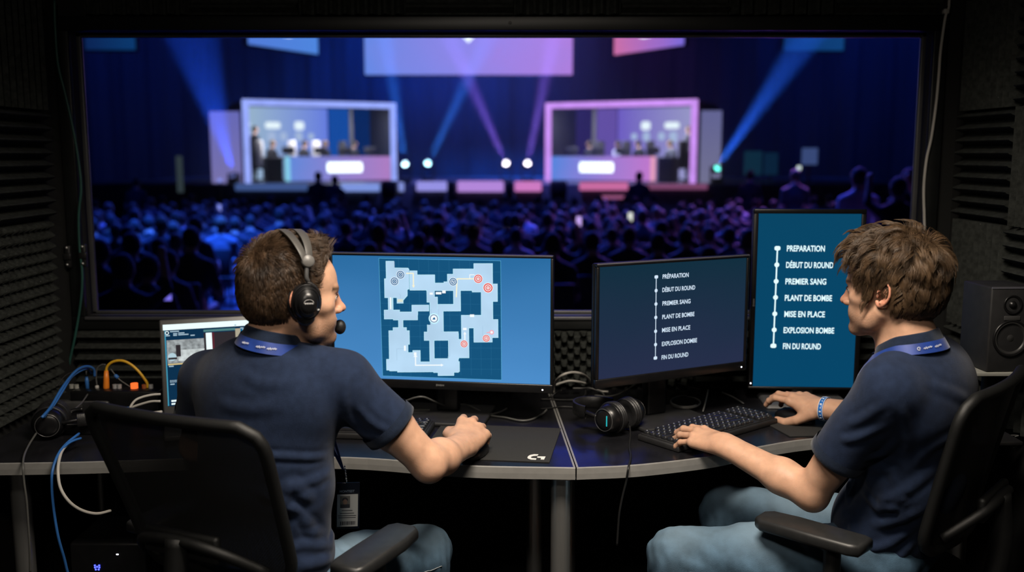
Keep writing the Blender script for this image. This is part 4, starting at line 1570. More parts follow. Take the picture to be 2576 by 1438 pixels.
# ---- player booths
gam_white = mat('white_chair_leather', (.75, .72, .66), rough=.5, var=.1)
gam_black = mat('black_chair_frame', (.02, .02, .022), rough=.5, var=.1)
MXZ = np.array(((1, 0, 0), (0, 0, -1), (0, 1, 0.0)))      # xy polygon -> xz plane facing -y
def booth(flip):
    tone = 'blue' if not flip else 'pink'
    if not flip:
        A, B = PY(618, 460, 28.9), PY(1000, 452, 31.2)
    else:
        A, B = PY(1370, 452, 31.2), PY(1748, 460, 28.9)
    A[2] = B[2] = STZ
    d = unit(B - A); W = float(np.linalg.norm(B - A)); H = 2.50; D = 2.4
    ang = math.atan2(d[1], d[0])
    M = np.stack([d, V3((-d[1], d[0], 0)), V3((0, 0, 1))], 1)
    def wp(u, y, z):
        """u measured from the outer (wing) end of the booth"""
        x = (u if not flip else 1 - u) * W
        return A + M @ V3((x, y, z))
    root = thing('player_booth', f'glass-fronted player booth with a glowing {tone} frame on the {"left" if not flip else "right"} of the stage', 'booth', A, ang)
    col = (.34, .42, 1.0) if not flip else (.66, .30, .92)
    fe = emat('booth_frame_' + tone, col, 1.15, .12, 1.5)
    fr = .18
    mb = MB()
    mb.box2((0, 0, H - fr), (W, .14, H), .02); mb.box2((0, 0, 0), (fr, .14, H - fr), .02); mb.box2((W - fr, 0, 0), (W, .14, H - fr), .02)
    mb.build('glowing_frame', fe, root)
    def X(u):
        return (u if not flip else 1 - u) * W
    def bx(mb, u0, u1, y0, y1, z0, z1, bev=.01, mi=0):
        a, b = sorted((X(u0), X(u1)))
        mb.box2((a, y0, z0), (b, y1, z1), bev, mi)
    mb = MB(); bx(mb, .02, .98, .14, D, H - .12, H - .04); bx(mb, .0, .015, .14, D, 0, H - .12); bx(mb, .985, 1.0, .14, D, 0, H - .12)
    mb.build('shell', rig_m, root)
    mb = MB()
    wall_e = emat('booth_wall_' + tone, (.42, .58, .66) if not flip else (.42, .40, .70), 1.0, 0, 1, (.16, .24, .85) if not flip else (.20, .12, .62), 'X' )
    if flip:
        wall_e = emat('booth_wall_flip', (.18, .12, .60), 1.0, 0, 1, (.42, .42, .66), 'X')
    bx(mb, .05, .68, D - .08, D, .0, H - .12)
    logo = emat('booth_logo', (.85, .95, 1.0), 1.15)
    logo2 = emat('booth_logo_dim', (.50, .62, .90), .9)
    def rr(u, z, w, h, mi):
        pts = []
        for cx, cy, a0 in ((w / 2 - .08, h / 2 - .08, 0), (-w / 2 + .08, h / 2 - .08, 90), (-w / 2 + .08, -h / 2 + .08, 180), (w / 2 - .08, -h / 2 + .08, 270)):
            for k in range(4):
                t_ = math.radians(a0 + k * 30); pts.append((cx + .08 * math.cos(t_), cy + .08 * math.sin(t_)))
        mb.prism(pts, 0, .02, mi, MXZ, (X(u), D - .085, z))
    for u, z, w, h in ((.115, 1.83, .34, .20), (.30, 1.80, .50, .22), (.48, 1.80, .32, .28)):
        rr(u, z, w, h, 1)
    for u, z, w, h in ((.16, 1.45, .20, .24), (.29, 1.42, .26, .34), (.37, 1.45, .22, .26), (.475, 1.45, .24, .30), (.56, 1.45, .2, .22)):
        rr(u, z, w, h, 2)
    mb.build('back_wall', [wall_e, logo, logo2], root)
    mb = MB(); bx(mb, .69, .83, D - .10, D, .0, H - .12)
    mb.build('side_screen', emat('booth_screen_' + tone, (.01, .10, .50) if not flip else (.18, .11, .50), .8), root)
    mb = MB(); bx(mb, .83, .855, D - .2, D - .1, 0, H - .12)
    mb.build('post', mat('booth_post', (.09, .09, .10), rough=.5, var=.1), root)
    mb = MB(); bx(mb, .856, .985, D - .06, D, 0, H - .12); mb.build('added_glow_panel', emat('booth_added_glow_' + tone, (.002, .028, .16) if not flip else (.03, .02, .13), .8), root)  # added glowing panel standing in for the dark blue seen through the booth
    # lamp under the booth roof
    li = bpy.data.lights.new('booth_lamp', 'AREA'); li.shape = 'RECTANGLE'; li.size = W * .8; li.size_y = .5; li.energy = 190; li.color = (.9, .88, 1.0)
    lo = bpy.data.objects.new('booth_lamp', li); COL.objects.link(lo); lo.parent = root; lo.location = (W / 2, .30, H - .30); lo.rotation_euler = (math.radians(38), 0, 0)
    # desk in front of the players
    dk = thing('player_desk', f'long player desk with a white glowing sign in the {tone}-framed booth', 'desk', A, ang)
    ds = emat('desk_front_' + tone, (.16, .34, .95), .85, .1, 2, (.62, .28, .72), 'X') if not flip else emat('desk_front_pinkish', (.13, .32, .95), .85, .1, 2, (.78, .25, .80), 'X')
    mb = MB(); bx(mb,   .245, .945, -.10, -.04, .05, .80)
    w = .26; pts = [(-.55, -.16), (.55, -.16), (.58, 0), (.55, .16), (-.55, .16), (-.58, 0)]
    mb.prism(pts, 0, .03, 1, MXZ, (X(.63), -.105, .46))
    mb.build('front_panel', [ds, emat('desk_sign', (.9, 1.0, .98), 2.2)], dk)
    mb = MB(); bx(mb, .245, .275, -.12, -.03, .05, .80); mb.build('end_light', emat('desk_end_' + tone, (.30, .75, 1.0) if not flip else (1.0, .42, .62), .95), dk)
    mb = MB(); bx(mb, .245, .945, -.02, .60, .77, .80); bx(mb, .245, .945, -.04, .05, .02, .77); mb.build('top', mat('player_desk_top', (.2, .2, .25), rough=.4, var=.1), dk)
    bxm = MB(); bx(bxm, .135, .235, -.05, .55, .02, .78, .02)
    hthing('equipment_case', bxm, rig_m, f'black equipment case at the outer end of the desk in the {tone}-framed booth', 'case')
    bpy.data.objects[-1] if False else None
    o = COL.objects[-1]; o.location = Vector(A); o.rotation_euler = (0, 0, ang)
    # players
    seats = (.19, .40, .56, .74)
    ordn = ('first', 'second', 'third', 'fourth')
    # seated players face inwards along the desk
    turn = -1.0 if not flip else 1.0
    for i, u in enumerate(seats):
        zf = STZ + .02
        b = wp(u, .95, .02)
        fl = MB(); 
        c = thing('gaming_chair', f'{"white" if (not flip and i < 3) else "black"} high-backed gaming chair of the {ordn[i]} player from the outer end, {tone}-framed booth', 'chair', b, ang + turn * 1.40, f'gaming chairs in the {tone} booth')
        cm = gam_white if (not flip and i < 3) else gam_black
        m1 = MB(); m1.box((0, 0, .44), (.50, .50, .10), .04); m1.build('seat', gam_black, c)
        m1 = MB(); m1.box((0, -.27, .86), (.46, .10, .82), .045); m1.box((0, -.24, 1.18), (.26, .08, .16), .03); m1.build('backrest', cm, c)
        m1 = MB(); m1.cyl((0, 0, .06), (0, 0, .40), .035); 
        for k in range(5):
            a_ = 2 * PI * k / 5; m1.cyl((0, 0, .10), (.28 * math.cos(a_), .28 * math.sin(a_), .05), .025, seg=10)
        m1.build('base', gam_black, c)
        put_figure('seat_lean' if i != 2 else 'seat', wp(u, .95, 0), ang + turn * 1.15, f'player seated {ordn[i]} from the outer end at the desk in the {tone}-framed booth', f'players in the {tone} booth', .96)
        mo = thing('player_monitor', f'small black monitor of the {ordn[i]} player from the outer end in the {tone}-framed booth', 'monitor', wp(u + .105, .42, .80), ang + turn * .6, f'monitors in the {tone} booth')
        m1 = MB(); m1.box((0, 0, .185), (.40, .04, .22), .01); m1.build('panel', rig_m, mo)
        m1 = MB(); m1.box((0, 0, .012), (.22, .18, .02), .006); m1.cyl((0, .01, .01), (0, .01, .2), .02, seg=10); m1.build('stand', rig_m, mo)
    put_figure('stand', wp(.115, 1.25, 0), ang + turn * 1.2, f'coach standing in dark clothes behind the players in the {tone}-framed booth', None, .98)
booth(False)
booth(True)
# upright panels outside the booths
for (x0, x1, y0, y1, c, c2, lab) in ((533, 606, 280, 458, (.30, .26, .62), (.22, .22, .72), 'upright lavender lit panel outside the blue-framed booth'), (1760, 1817, 278, 450, (.26, .25, .42), (.20, .20, .45), 'upright grey violet lit panel outside the pink-framed booth')):
    a, b = PY(x0, y1, 29.3), PY(x1, y0, 29.3)
    mb = MB(); mb.box2((a[0], 29.3, STZ), (b[0], 29.42, b[2]), .02)
    hthing('lit_banner', mb, emat('panel_' + str(x0), c, .75, .15, 1.5, c2, 'Z'), lab, 'banner')
# dim things round the stage ends
for (x0, x1, y0, y1, Y, c, s, lab, cat, nm) in (
        (446, 456, 392, 484, 26, (.10, .14, .16), .3, 'narrow pale upright banner at the left end of the stage', 'banner', 'upright_banner'),
        (1872, 1918, 380, 440, 31, (.008, .05, .10), .5, 'dim teal screen at the right end of the stage, first of two', 'screen', 'side_screen'),
        (1922, 1958, 384, 440, 32, (.006, .035, .09), .5, 'dim teal screen at the right end of the stage, farther back of two', 'screen', 'side_screen'),
        (2018, 2058, 372, 414, 24, (.05, .08, .22), .9, 'small square slate-blue screen high on the right side of the hall', 'screen', 'square_screen')):
    a, b = PY(x0, y1, Y), PY(x1, y0, Y)
    zf = STZ if Y > 28.5 else fz(Y)
    mb = MB(); mb.box2((a[0], Y, a[2]), (b[0], Y + .08, b[2]), .01)
    mb.cyl(((a[0] + b[0]) / 2, Y + .08, zf), ((a[0] + b[0]) / 2, Y + .08, b[2] - .05), .03, mi=1, seg=10)
    hthing(nm, mb, [emat('dim_' + str(x0), c, s), rig_m], lab, cat)
# ---- moving head spotlights
spots = [(1020, 412, (.55, .85, 1.0), (.03, .20, 1.0), (985, 190), 4.5, 'first of the two cyan spotlights, beside the blue-framed booth'),
         (1077, 410, (.45, .85, 1.0), (.03, .20, 1.0), (1160, 235), 4.5, 'second of the two cyan spotlights, nearer the stage middle'),
         (1273, 410, (1.0, .88, 1.0), (.30, .14, 1.0), (1195, 235), 4.5, 'first of the two pink-white spotlights, nearer the stage middle'),
         (1327, 410, (1.0, .88, 1.0), (.30, .14, 1.0), (1375, 180), 4.5, 'second of the two pink-white spotlights, beside the pink-framed booth'),
         (1803, 422, (.15, 1.0, .80), (.02, .13, 1.0), (2040, 80), 6.5, 'green-cyan spotlight in front of the upright panel right of the stage'),
         (588, 440, (.25, .30, .9), (.015, .09, 1.0), (470, 40), 12, 'blue spotlight at the foot of the lavender panel left of the stage')]
lens_pts = []
for (x, y, cl, cb, aim, sc, lab) in spots:
    YS = 28.62
    c = PY(x, y, YS)
    root = thing('stage_spotlight', lab, 'spotlight', (c[0], c[1], STZ), 0, 'moving head spotlights on the stage')
    O = V3((c[0], c[1], STZ)); zc = c[2] - STZ
    tgt = PY(aim[0], aim[1], YS - .25)
    d = unit(V3(tgt) - c)
    mb = MB(); mb.box((0, 0, .06), (.34, .30, .12), .02); mb.build('base', rig_m, root)
    mb = MB()
    for s in (-1, 1): mb.box((s * .17, .02, (.12 + zc) / 2 + .03), (.04, .10, max(.1, zc - .06)), .01)
    mb.box((0, .02, .14), (.36, .12, .05), .01); mb.build('yoke', rig_m, root)
    mb = MB(); mb.cyl(V3((0, 0, zc)) - d * .18, V3((0, 0, zc)) + d * .06, .10, .135); mb.build('head', rig_m, root)
    ld = unit(d + V3((0, -1.6, 0)))
    mb = MB(); mb.lathe([(0, .04), (.06, .03), (.095, .0)], V3((0, -.10, zc)), ld, 24)
    st = {1803: 3.0, 588: .35}.get(x, 7.0)
    mb.build('lens', emat('lens_' + str(x), cl, st), root)
    li = bpy.data.lights.new('beam', 'SPOT'); li.energy = {1803: 22000, 588: 11000}.get(x, 20000); li.color = cb
    li.spot_size = math.radians(sc * 2); li.spot_blend = .35; li.shadow_soft_size = .10
    lo = bpy.data.objects.new('beam', li); COL.objects.link(lo)
    lo.location = Vector(c + d * .12); lo.rotation_euler = Vector(d).to_track_quat('-Z', 'Y').to_euler()
# haze hanging over the stage
hz_m = bpy.data.materials.new('stage_haze'); hz_m.use_nodes = True
_nt = hz_m.node_tree; _nt.nodes.remove(_nt.nodes['Principled BSDF'])
_vs = _nt.nodes.new('ShaderNodeVolumeScatter'); _vs.inputs['Density'].default_value = .042; _vs.inputs['Anisotropy'].default_value = .0
_nt.links.new(_vs.outputs[0], _nt.nodes['Material Output'].inputs['Volume'])
mb = MB(); mb.box2((-17, 27.0, .66), (17, 28.86, 9.5))
tag(mb.build('haze', hz_m), 'thin haze hanging over the stage, showing the light beams', 'haze', kind='stuff')

def spot(name, loc, tgt, power, col, deg, blend=.6, soft=.4):
    li = bpy.data.lights.new(name, 'SPOT'); li.energy = power; li.color = col; li.spot_size = math.radians(deg); li.spot_blend = blend; li.shadow_soft_size = soft
    o = bpy.data.objects.new(name, li); COL.objects.link(o); o.location = loc
    o.rotation_euler = (Vector(tgt) - Vector(loc)).to_track_quat('-Z', 'Y').to_euler()
    return o
def area(name, loc, tgt, sx, sy, power, col):
    l_ = bpy.data.lights.new(name, 'AREA'); l_.shape = 'RECTANGLE'; l_.size = sx; l_.size_y = sy; l_.energy = power; l_.color = col
    o = bpy.data.objects.new(name, l_); COL.objects.link(o); o.location = loc
    o.rotation_euler = (Vector(tgt) - Vector(loc)).to_track_quat('-Z', 'Y').to_euler()
    return o
# blue and violet wash on the curtain, blue light over the audience
spot('curtain_wash', (-3.5, 32, 9), (-4.0, 38, 3.5), 5200, (.012, .11, 1.0), 90, 1.0)
spot('curtain_wash', (.8, 32, 5), (.6, 38, 2.5), 17000, (.008, .16, 1.0), 85, 1.0)
spot('curtain_wash', (3.6, 32, 7.5), (4.2, 38, 4), 800, (.28, .09, .70), 75, 1.0)
spot('curtain_wash', (-13, 31, 9), (-14, 38, 4), 1200, (.02, .10, 1.0), 120, 1.0)
spot('curtain_wash', (13, 31, 9), (14, 38, 4), 1200, (.02, .10, 1.0), 120, 1.0)
area('audience_wash', (0, 19, 8.5), (0, 17, 0), 22, 5, 1150, (.02, .07, 1.0)).data.spread = math.radians(110)
area('audience_wash', (0, 25, 8.5), (0, 17, -1), 18, 1.5, 1900, (.045, .10, 1.0)).data.spread = math.radians(62)
area('audience_wash', (7.5, 25, 7.0), (5, 18, -1), 4, 1.5, 420, (.75, .22, .95)).data.spread = math.radians(60)
spot('stage_wash', (0, 27, 9), (0, 31, .6), 6000, (.14, .18, 1.0), 80, .8)
spot('aisle_light', (-4.6, 13.5, 6), (-4.9, 15.5, -.9), 15000, (.02, .12, 1.0), 34, .6)

# ---- audience
mask = [(840, 640, 1395, 1438), (1490, 660, 1880, 1438), (1885, 530, 2160, 1438), (615, 580, 870, 1438), (2110, 570, 2400, 1438), (400, 800, 640, 1438)]
def visible(px, py):
    return not any(a < px < c and b < py < d_ for a, b, c, d_ in mask)
def project(P):
    P = np.asarray(P, float); q = P - V3((0, 0, CAM_H))
    dep = q[1] * CT - q[2] * ST; up = q[1] * ST + q[2] * CT
    return 1288 + FPX * q[0] / dep, 719 - FPX * up / dep
seat_m = mat('audience_seat', (.014, .015, .02), rough=.7, var=.2)
mb = MB(); mb.box((0, .02, .44), (.46, .44, .06), .02)
_s0 = MB(); 
mb.box((0, -.22, .70), (.44, .05, .42), .02)
for sx in (-1, 1):
    for sy in (-1, 1): mb.cyl((sx * .19, sy * .17, 0), (sx * .19, sy * .17, .42), .014, seg=8)
seat_o = mb.build('audience_seat', seat_m)
seat_me = seat_o.data; bpy.data.objects.remove(seat_o)
rng = np.random.default_rng(21)
count = 0
Y = 7.6
row = 0
LBL = {'seat': 'audience member sitting upright in the rows before the stage, seen from behind', 'seat_lean': 'audience member leaning forward in the rows before the stage, seen from behind',
       'seat_arm': 'audience member raising a right hand in the rows before the stage', 'seat_fwd': 'audience member bent far forward in the rows before the stage'}
while Y < 25.6:
    half = 1060 / 2400 * Y + .3
    sp = .62 if Y < 15 else (.66 if Y < 20 else .74)
    n = int(2 * half / sp)
    for i in range(n + 1):
        x = -half + i * sp + (row % 2) * sp * .5 + rng.uniform(-.10, .10)
        y = Y + rng.uniform(-.10, .10)
        px, py = project((x, y, fz(y) + 1.25))
        if not (225 < px < 2330) or not visible(px, py) or rng.random() < (.10 if Y < 18 else .20):
            continue
        if 500 < px < 668 and 7 < Y < 16.5 and not (Y > 12 and px < 600):
            continue
        if Y < 9.4 and px > 420 and px < 1500: continue
        pose = rng.choice(['seat', 'seat', 'seat', 'seat_lean', 'seat_lean', 'seat_arm', 'seat_fwd'], p=[.22, .22, .2, .14, .12, .05, .05])
        f = fz(y)
        put_figure(pose, (x, y, f), rng.uniform(-.25, .25), LBL[pose], {'seat': 'spectators sitting upright', 'seat_lean': 'spectators leaning forward', 'seat_arm': 'spectators raising a hand', 'seat_fwd': 'spectators bent far forward'}[str(pose)], rng.uniform(.93, 1.06))
        s = bpy.data.objects.new('audience_seat', seat_me); COL.objects.link(s); s.location = (x, y - .03, f)
        tag(s, 'black audience seat under a spectator in the rows before the stage', 'seat', 'audience seats')
        count += 1
    Y += .95 if Y < 14 else 1.15
    row += 1
print('audience', count)
stand = [(2160, 430, 13.0, 'stand', 'spectator standing in dark clothes, high on the right side of the hall'), (2262, 455, 11.5, 'stand_arm', 'spectator standing with both arms raised by the right window edge'),
         (2288, 432, 12.5, 'stand', 'spectator standing behind the one with raised arms by the right window edge'), (2000, 425, 20, 'stand', 'spectator standing under the square slate-blue screen'),
         (1886, 432, 24, 'stand', 'spectator standing at the right end of the stage near the teal screens'), (337, 452, 24, 'stand', 'spectator standing alone on the left side of the hall'),
         (796, 436, 25.5, 'stand', 'camera operator standing in front of the blue-framed booth, left of two'), (838, 446, 25.0, 'stand', 'camera operator standing in front of the blue-framed booth, right of two'),
         (1606, 436, 24.8, 'stand', 'camera operator standing in front of the pink-framed booth')]
for (px, py, Yv, pose, lab) in stand:
    p = PY(px, py, Yv)
    h = p[2] + .02 - fz(Yv)
    put_figure(pose, (p[0], Yv, fz(Yv)), .1, lab, None, max(.9, min(1.2, h / 1.76)))
# phones held up in the rows, and two small lamps
for (px, py, c, lab) in ((553, 522, (.3, .35, 1), 'glowing blue phone held up on the left side of the audience'), (1456, 556, (.7, .45, 1), 'glowing lilac phone held up in the middle of the audience'), (1585, 545, (.9, .9, .8), 'white glowing phone held up right of the middle of the audience'), (424, 736, (.25, .2, 1), 'glowing violet phone in the nearest audience row')):
    Yv = min(np.arange(7.5, 26, .1), key=lambda y_: abs(PY(px, py, y_)[2] - fz(y_) - 1.42))
    p = PY(px, py, Yv)
    put_figure('seat_arm', (p[0] - .235, Yv - .30, fz(Yv)), 0, lab.replace('glowing', 'person holding up the').replace('white the', 'the white').replace(' held up', '').replace('the blue', 'a blue').replace('the lilac', 'a lilac').replace('the violet', 'a violet') if 'white' not in lab else 'person holding up a white phone right of the middle of the audience')
    o_ = bpy.data.objects.new('audience_seat', seat_me); COL.objects.link(o_); o_.location = (p[0] - .235, Yv - .33, fz(Yv)); tag(o_, 'black audience seat under a spectator in the rows before the stage', 'seat', 'audience seats')
    mb = MB(); mb.box((0, 0, 0), (.07, .012, .13), .006); mb.box((0, -.0065, 0), (.062, .002, .115), .0, 1)
    o_ = mb.build('phone', [rig_m, emat('glow_' + str(px), c, 1.0)]); o_.location = (p[0], Yv - .02, p[2]); tag(o_, lab, 'phone')
for (px, py, Yv, c, lab) in ((2010, 422, 26, (.75, .85, .8), 'white lamp on a pole at the right end of the stage'), (553, 453, 27.5, (.9, .8, .25), 'small yellow lamp on a pole before the lavender panel')):
    p = PY(px, py, Yv)
    root = thing('pole_lamp', lab, 'lamp', (p[0], p[1], fz(Yv)))
    mb = MB(); mb.box((0, 0, p[2] - fz(Yv)), (.10, .06, .10), .008)
    mb.build('lamp_head', emat('glow_' + str(px), c, 1.2), root)
    mb = MB(); mb.cyl((0, .03, 0), (0, .03, p[2] - fz(Yv)), .02, seg=8)
    mb.build('pole', rig_m, root)
# ------------------------------------------------------------------ desks
DZ = .73
lam = mat('black_laminate', (.010, .010, .012), rough=.26, var=.25, vscale=14, bump=.03, bscale=300, spec=.32)
edge_m = mat('grey_edge_band', (.225, .222, .212), rough=.42, var=.08, vscale=30)
alu = mat('brushed_aluminium', (.45, .45, .44), rough=.32, metal=.85, var=.1, stretch=(1, 1, .05), vscale=60)
plastic = mat('black_plastic', (.0065, .0065, .0072), rough=.33, var=.2, vscale=30)
plastic_matt = mat('matt_black_plastic', (.014, .014, .015), rough=.6, var=.2, vscale=40, bump=.1, bscale=500)
led_white = emat('white_led', (.9, .9, 1.0), 4.0)

def desk(name, label, front, back, legs):
    """front: list of xy along the front edge left to right; back: the two back corners right to left"""
    fr = [p[:2] for p in catmull([(*q, 0) for q in front], 6)]
    poly = [tuple(q) for q in fr] + list(back)
    c = np.mean(np.array(poly), 0)
    root = thing(name, label, 'desk', (c[0], c[1], 0))
    o3 = (c[0], c[1], 0)
    MB().prism(poly, DZ - .030, DZ).build('worktop', lam, root, o3)
    # edge band: a strip standing just proud of the front, with a bright top lip
    mb = MB()
    F = np.array(fr)
    T = np.gradient(F, axis=0); T /= np.linalg.norm(T, axis=1, keepdims=True)
    N = np.stack([T[:, 1], -T[:, 0]], 1)
    prof = [(0, -.031), (.0022, -.031), (.0028, -.016), (.0022, -.001), (.0012, .0006), (-.003, .0006)]
    P = np.array([[(F[i, 0] + N[i, 0] * d, F[i, 1] + N[i, 1] * d, DZ + z) for d, z in prof] for i in range(len(F))])
    mb.grid(P, 0, False)
    mb.build('edge_band', edge_m, root, o3)
    for (x, y) in legs:
        mb = MB(); mb.cyl((x, y, .012), (x, y, DZ - .03), .026); mb.cyl((x, y, 0), (x, y, .014), .034)
        mb.lathe([(.060, 0), (.060, -.004), (.027, -.006)], (x, y, DZ - .03))
        mb.build('leg', alu, root, o3)
    return root
def xy(px, py, z=DZ):
    p = PZ(px, py, z); return (float(p[0]), float(p[1]))
sA = xy(1449, 1176)
sB = xy(1385, 1012); sB = (sA[0] + (sB[0] - sA[0]) * 1.0, 3.17)
left_front = [(XL + .055, xy(0, 1165)[1]), xy(0, 1165), xy(230, 1161), xy(520, 1152), xy(875, 1150), xy(1160, 1170), (sA[0] - .0015, sA[1])]
right_front = [(sA[0] + .0015, sA[1]), xy(1600, 1169), xy(1777, 1149), xy(1880, 1129), xy(2000, 1108), xy(2100, 1100), xy(2300, 1098), xy(2540, 1094), (XR - .055, 2.60)]
desk('desk', 'black desk with a pale edge holding the laptop and the monitor showing a map', left_front, [(sB[0] - .0015, 3.145), (XL + .055, 3.145)], [(sA[0] - .035, sA[1] + .06), (sB[0] - .05, 3.0), (XL + .15, 2.5), (XL + .15, 3.0)])
desk('desk', 'curved black desk with a pale edge holding the two screens listing round steps', right_front, [(XR - .055, 3.145), (sB[0] + .0015, 3.145)], [(sB[0] + .06, 3.0), (XR - .15, 2.7), (XR - .15, 3.0)])
# pale joint strips either side of the seam
mb = MB()
for s, nm in ((-1, 'left'), (1, 'right')):
    a, b = V3((sA[0] + s * .004, sA[1] - .001, DZ + .0006)), V3((sB[0] + s * .004, 3.14, DZ + .0006))
    mb.box((a + b) / 2, (.005, float(np.linalg.norm(b - a)), .0012), 0, 0, rotz(math.atan2(b[1] - a[1], b[0] - a[0]) - PI / 2))
tag(mb.build('joint_strip', edge_m, None, origin=(sA[0], 2.75, DZ)), 'pale double strip along the seam between the two black desks', 'trim')
COL.objects[-1] if False else None

# ------------------------------------------------------------------ screens
def homography(src, dst):
    A, b = [], []
    for (x, y), (u, v) in zip(src, dst):
        A.append([x, y, 1, 0, 0, 0, -u * x, -u * y]); b.append(u)
        A.append([0, 0, 0, x, y, 1, -v * x, -v * y]); b.append(v)
    h = np.linalg.solve(np.array(A, float), np.array(b, float))
    Hm = np.append(h, 1).reshape(3, 3)
    def f(x, y):
        q = Hm @ np.array((x, y, 1.0)); return q[0] / q[2], q[1] / q[2]
    return f

class Display:
    """flat lit drawing on the local xz plane, facing -y; several inks, one mesh"""
    def __init__(self, w, h, back):
        self.mb, self.mats, self.w, self.h = MB(), [back], w, h
        self.mb.box((w / 2, .0015, h / 2), (w, .003, h))
    def ink(self, m):
        if m not in self.mats:
            self.mats.append(m)
        return self.mats.index(m)
    def poly(self, pts, m, lay=1):
        e = -.00025 * lay
        pts = list(pts)
        a = sum(pts[i][0] * pts[(i + 1) % len(pts)][1] - pts[(i + 1) % len(pts)][0] * pts[i][1] for i in range(len(pts)))
        if a < 0: pts = pts[::-1]
        self.mb.add([(x, e, z) for x, z in pts], [tuple(range(len(pts)))], self.ink(m))
    def disc(self, x, z, r, m, lay=2, r0=0.0, n=28):
        if r0:
            for k in range(n):
                a, b = 2 * PI * k / n, 2 * PI * (k + 1) / n
                self.poly([(x + r0 * math.cos(a), z + r0 * math.sin(a)), (x + r * math.cos(a), z + r * math.sin(a)), (x + r * math.cos(b), z + r * math.sin(b)), (x + r0 * math.cos(b), z + r0 * math.sin(b))], m, lay)
        else:
            self.poly([(x + r * math.cos(2 * PI * k / n), z + r * math.sin(2 * PI * k / n)) for k in range(n)], m, lay)
    def line(self, pts, t, m, lay=2):
        for (a, b) in zip(pts[:-1], pts[1:]):
            a, b = np.array(a, float), np.array(b, float)
            d = (b - a) / (np.linalg.norm(b - a) + 1e-9); n = np.array((-d[1], d[0])) * t / 2
            a2, b2 = a - d * t * .45, b + d * t * .45
            self.poly([tuple(a2 + n), tuple(a2 - n), tuple(b2 - n), tuple(b2 + n)], m, lay)
    def text(self, body, x0, x1, z, cap, m, bold=.02, lay=2):
        """lettering between x0 and x1, centred on height z, capitals cap tall"""
        tmp = MB(); tmp.text(body, 1.0, np.eye(3), (0, 0, 0), bold=bold)
        ref = MB(); ref.text('H', 1.0, np.eye(3), (0, 0, 0), bold=bold)
        v = np.concatenate(tmp.v); hv = np.concatenate(ref.v)
        base, top = hv[:, 1].min(), hv[:, 1].max()
        sx = (x1 - x0) / (v[:, 0].max() - v[:, 0].min()); sz = cap / (top - base)
        X = x0 + (v[:, 0] - v[:, 0].min()) * sx; Z = z - cap / 2 + (v[:, 1] - base) * sz
        self.mb.add(np.stack([X, np.full(len(X), -.00025 * lay), Z], 1), tmp.f, self.ink(m))
    def build(self, name, parent, loc):
        o = self.mb.build(name, self.mats, parent); o.location = Vector([float(c) for c in loc]); return o

def monitor(label, A, B, h, bez, botbez, disp_fn, back_m, tilt=0.0, led=None, base=None, badge=None, neck_to=None, edge_line=True):
    """A, B: lower outer corners (left, right) in world; returns root"""
    A, B = V3(A), V3(B)
    zb = (A[2] + B[2]) / 2
    d = B - A; d[2] = 0
    w = float(np.linalg.norm(d)); ang = math.atan2(d[1], d[0])
    mid = (A + B) / 2
    root = thing('monitor', label, 'monitor', (mid[0], mid[1], DZ), ang)
    z0 = zb - DZ
    mb = MB()
    dw, dh = w - 2 * bez, h - bez - botbez
    # bezel frame and shell
    y0, y1 = -.006, .010
    mb.box2((-w / 2, y0, z0), (w / 2, y1, z0 + botbez), .0025); mb.box2((-w / 2, y0, z0 + h - bez), (w / 2, y1, z0 + h), .0025)
    mb.box2((-w / 2, y0, z0 + botbez), (-w / 2 + bez, y1, z0 + h - bez), .0025); mb.box2((w / 2 - bez, y0, z0 + botbez), (w / 2, y1, z0 + h - bez), .0025)
    mb.box2((-w / 2, y1 - .003, z0), (w / 2, y1 + .016, z0 + h), .006)
    mb.box2((-w * .22, y1 + .01, z0 + h * .25), (w * .22, y1 + .045, z0 + h * .75), .015)
    mb.build('casing', plastic, root)
    D = Display(dw, dh, back_m)
    disp_fn(D)
    D.build('screen', root, (-w / 2 + bez, -.001, z0 + botbez))
    if edge_line:
        mb = MB(); mb.box2((-w / 2 + .002, y0 - .0006, z0 + h - .003), (w / 2 - .002, y0 + .004, z0 + h + .0005)); mb.build('top_edge_trim', mat('grey_plastic_trim', (.10, .10, .12), rough=.3, var=.1), root)
    if led:
        mb = MB(); mb.lathe([(0, .0014), (.0016, .001), (.0022, 0)], (led[0] * w - w / 2, y0, z0 + led[1]), (0, -1, 0), 12); mb.build('power_light', led_white, root)
    if badge:
        mb = MB()
        for k in range(6): mb.box((-.012 + k * .0042, y0 - .0003, z0 + .014), (.0030, .0006, (.0062, .0044, .0044, .0058, .0044, .0044)[k]))
        mb.build('maker_badge', mat('badge_grey', (.16, .16, .16), rough=.4, var=.1), root)
    if base:
        (bw, bd, by, bz, bm, kind) = base
        mb = MB()
        if kind == 'plate':
            mb.box((0, by, .006), (bw, bd, .012), .004)
        else:
            mb.box((0, by, .007), (bw, bd, .014), .005, taper=(.94, .86))
        mb.build('stand_base', bm, root)
        mb = MB(); mb.box2((-.035, by + .02, .01), (.035, by + .055, z0 + h * .45), .008); mb.box2((-.03, .02, z0 + h * .40), (.03, by + .05, z0 + h * .52), .006)
        mb.build('stand_column', plastic, root)
    return root

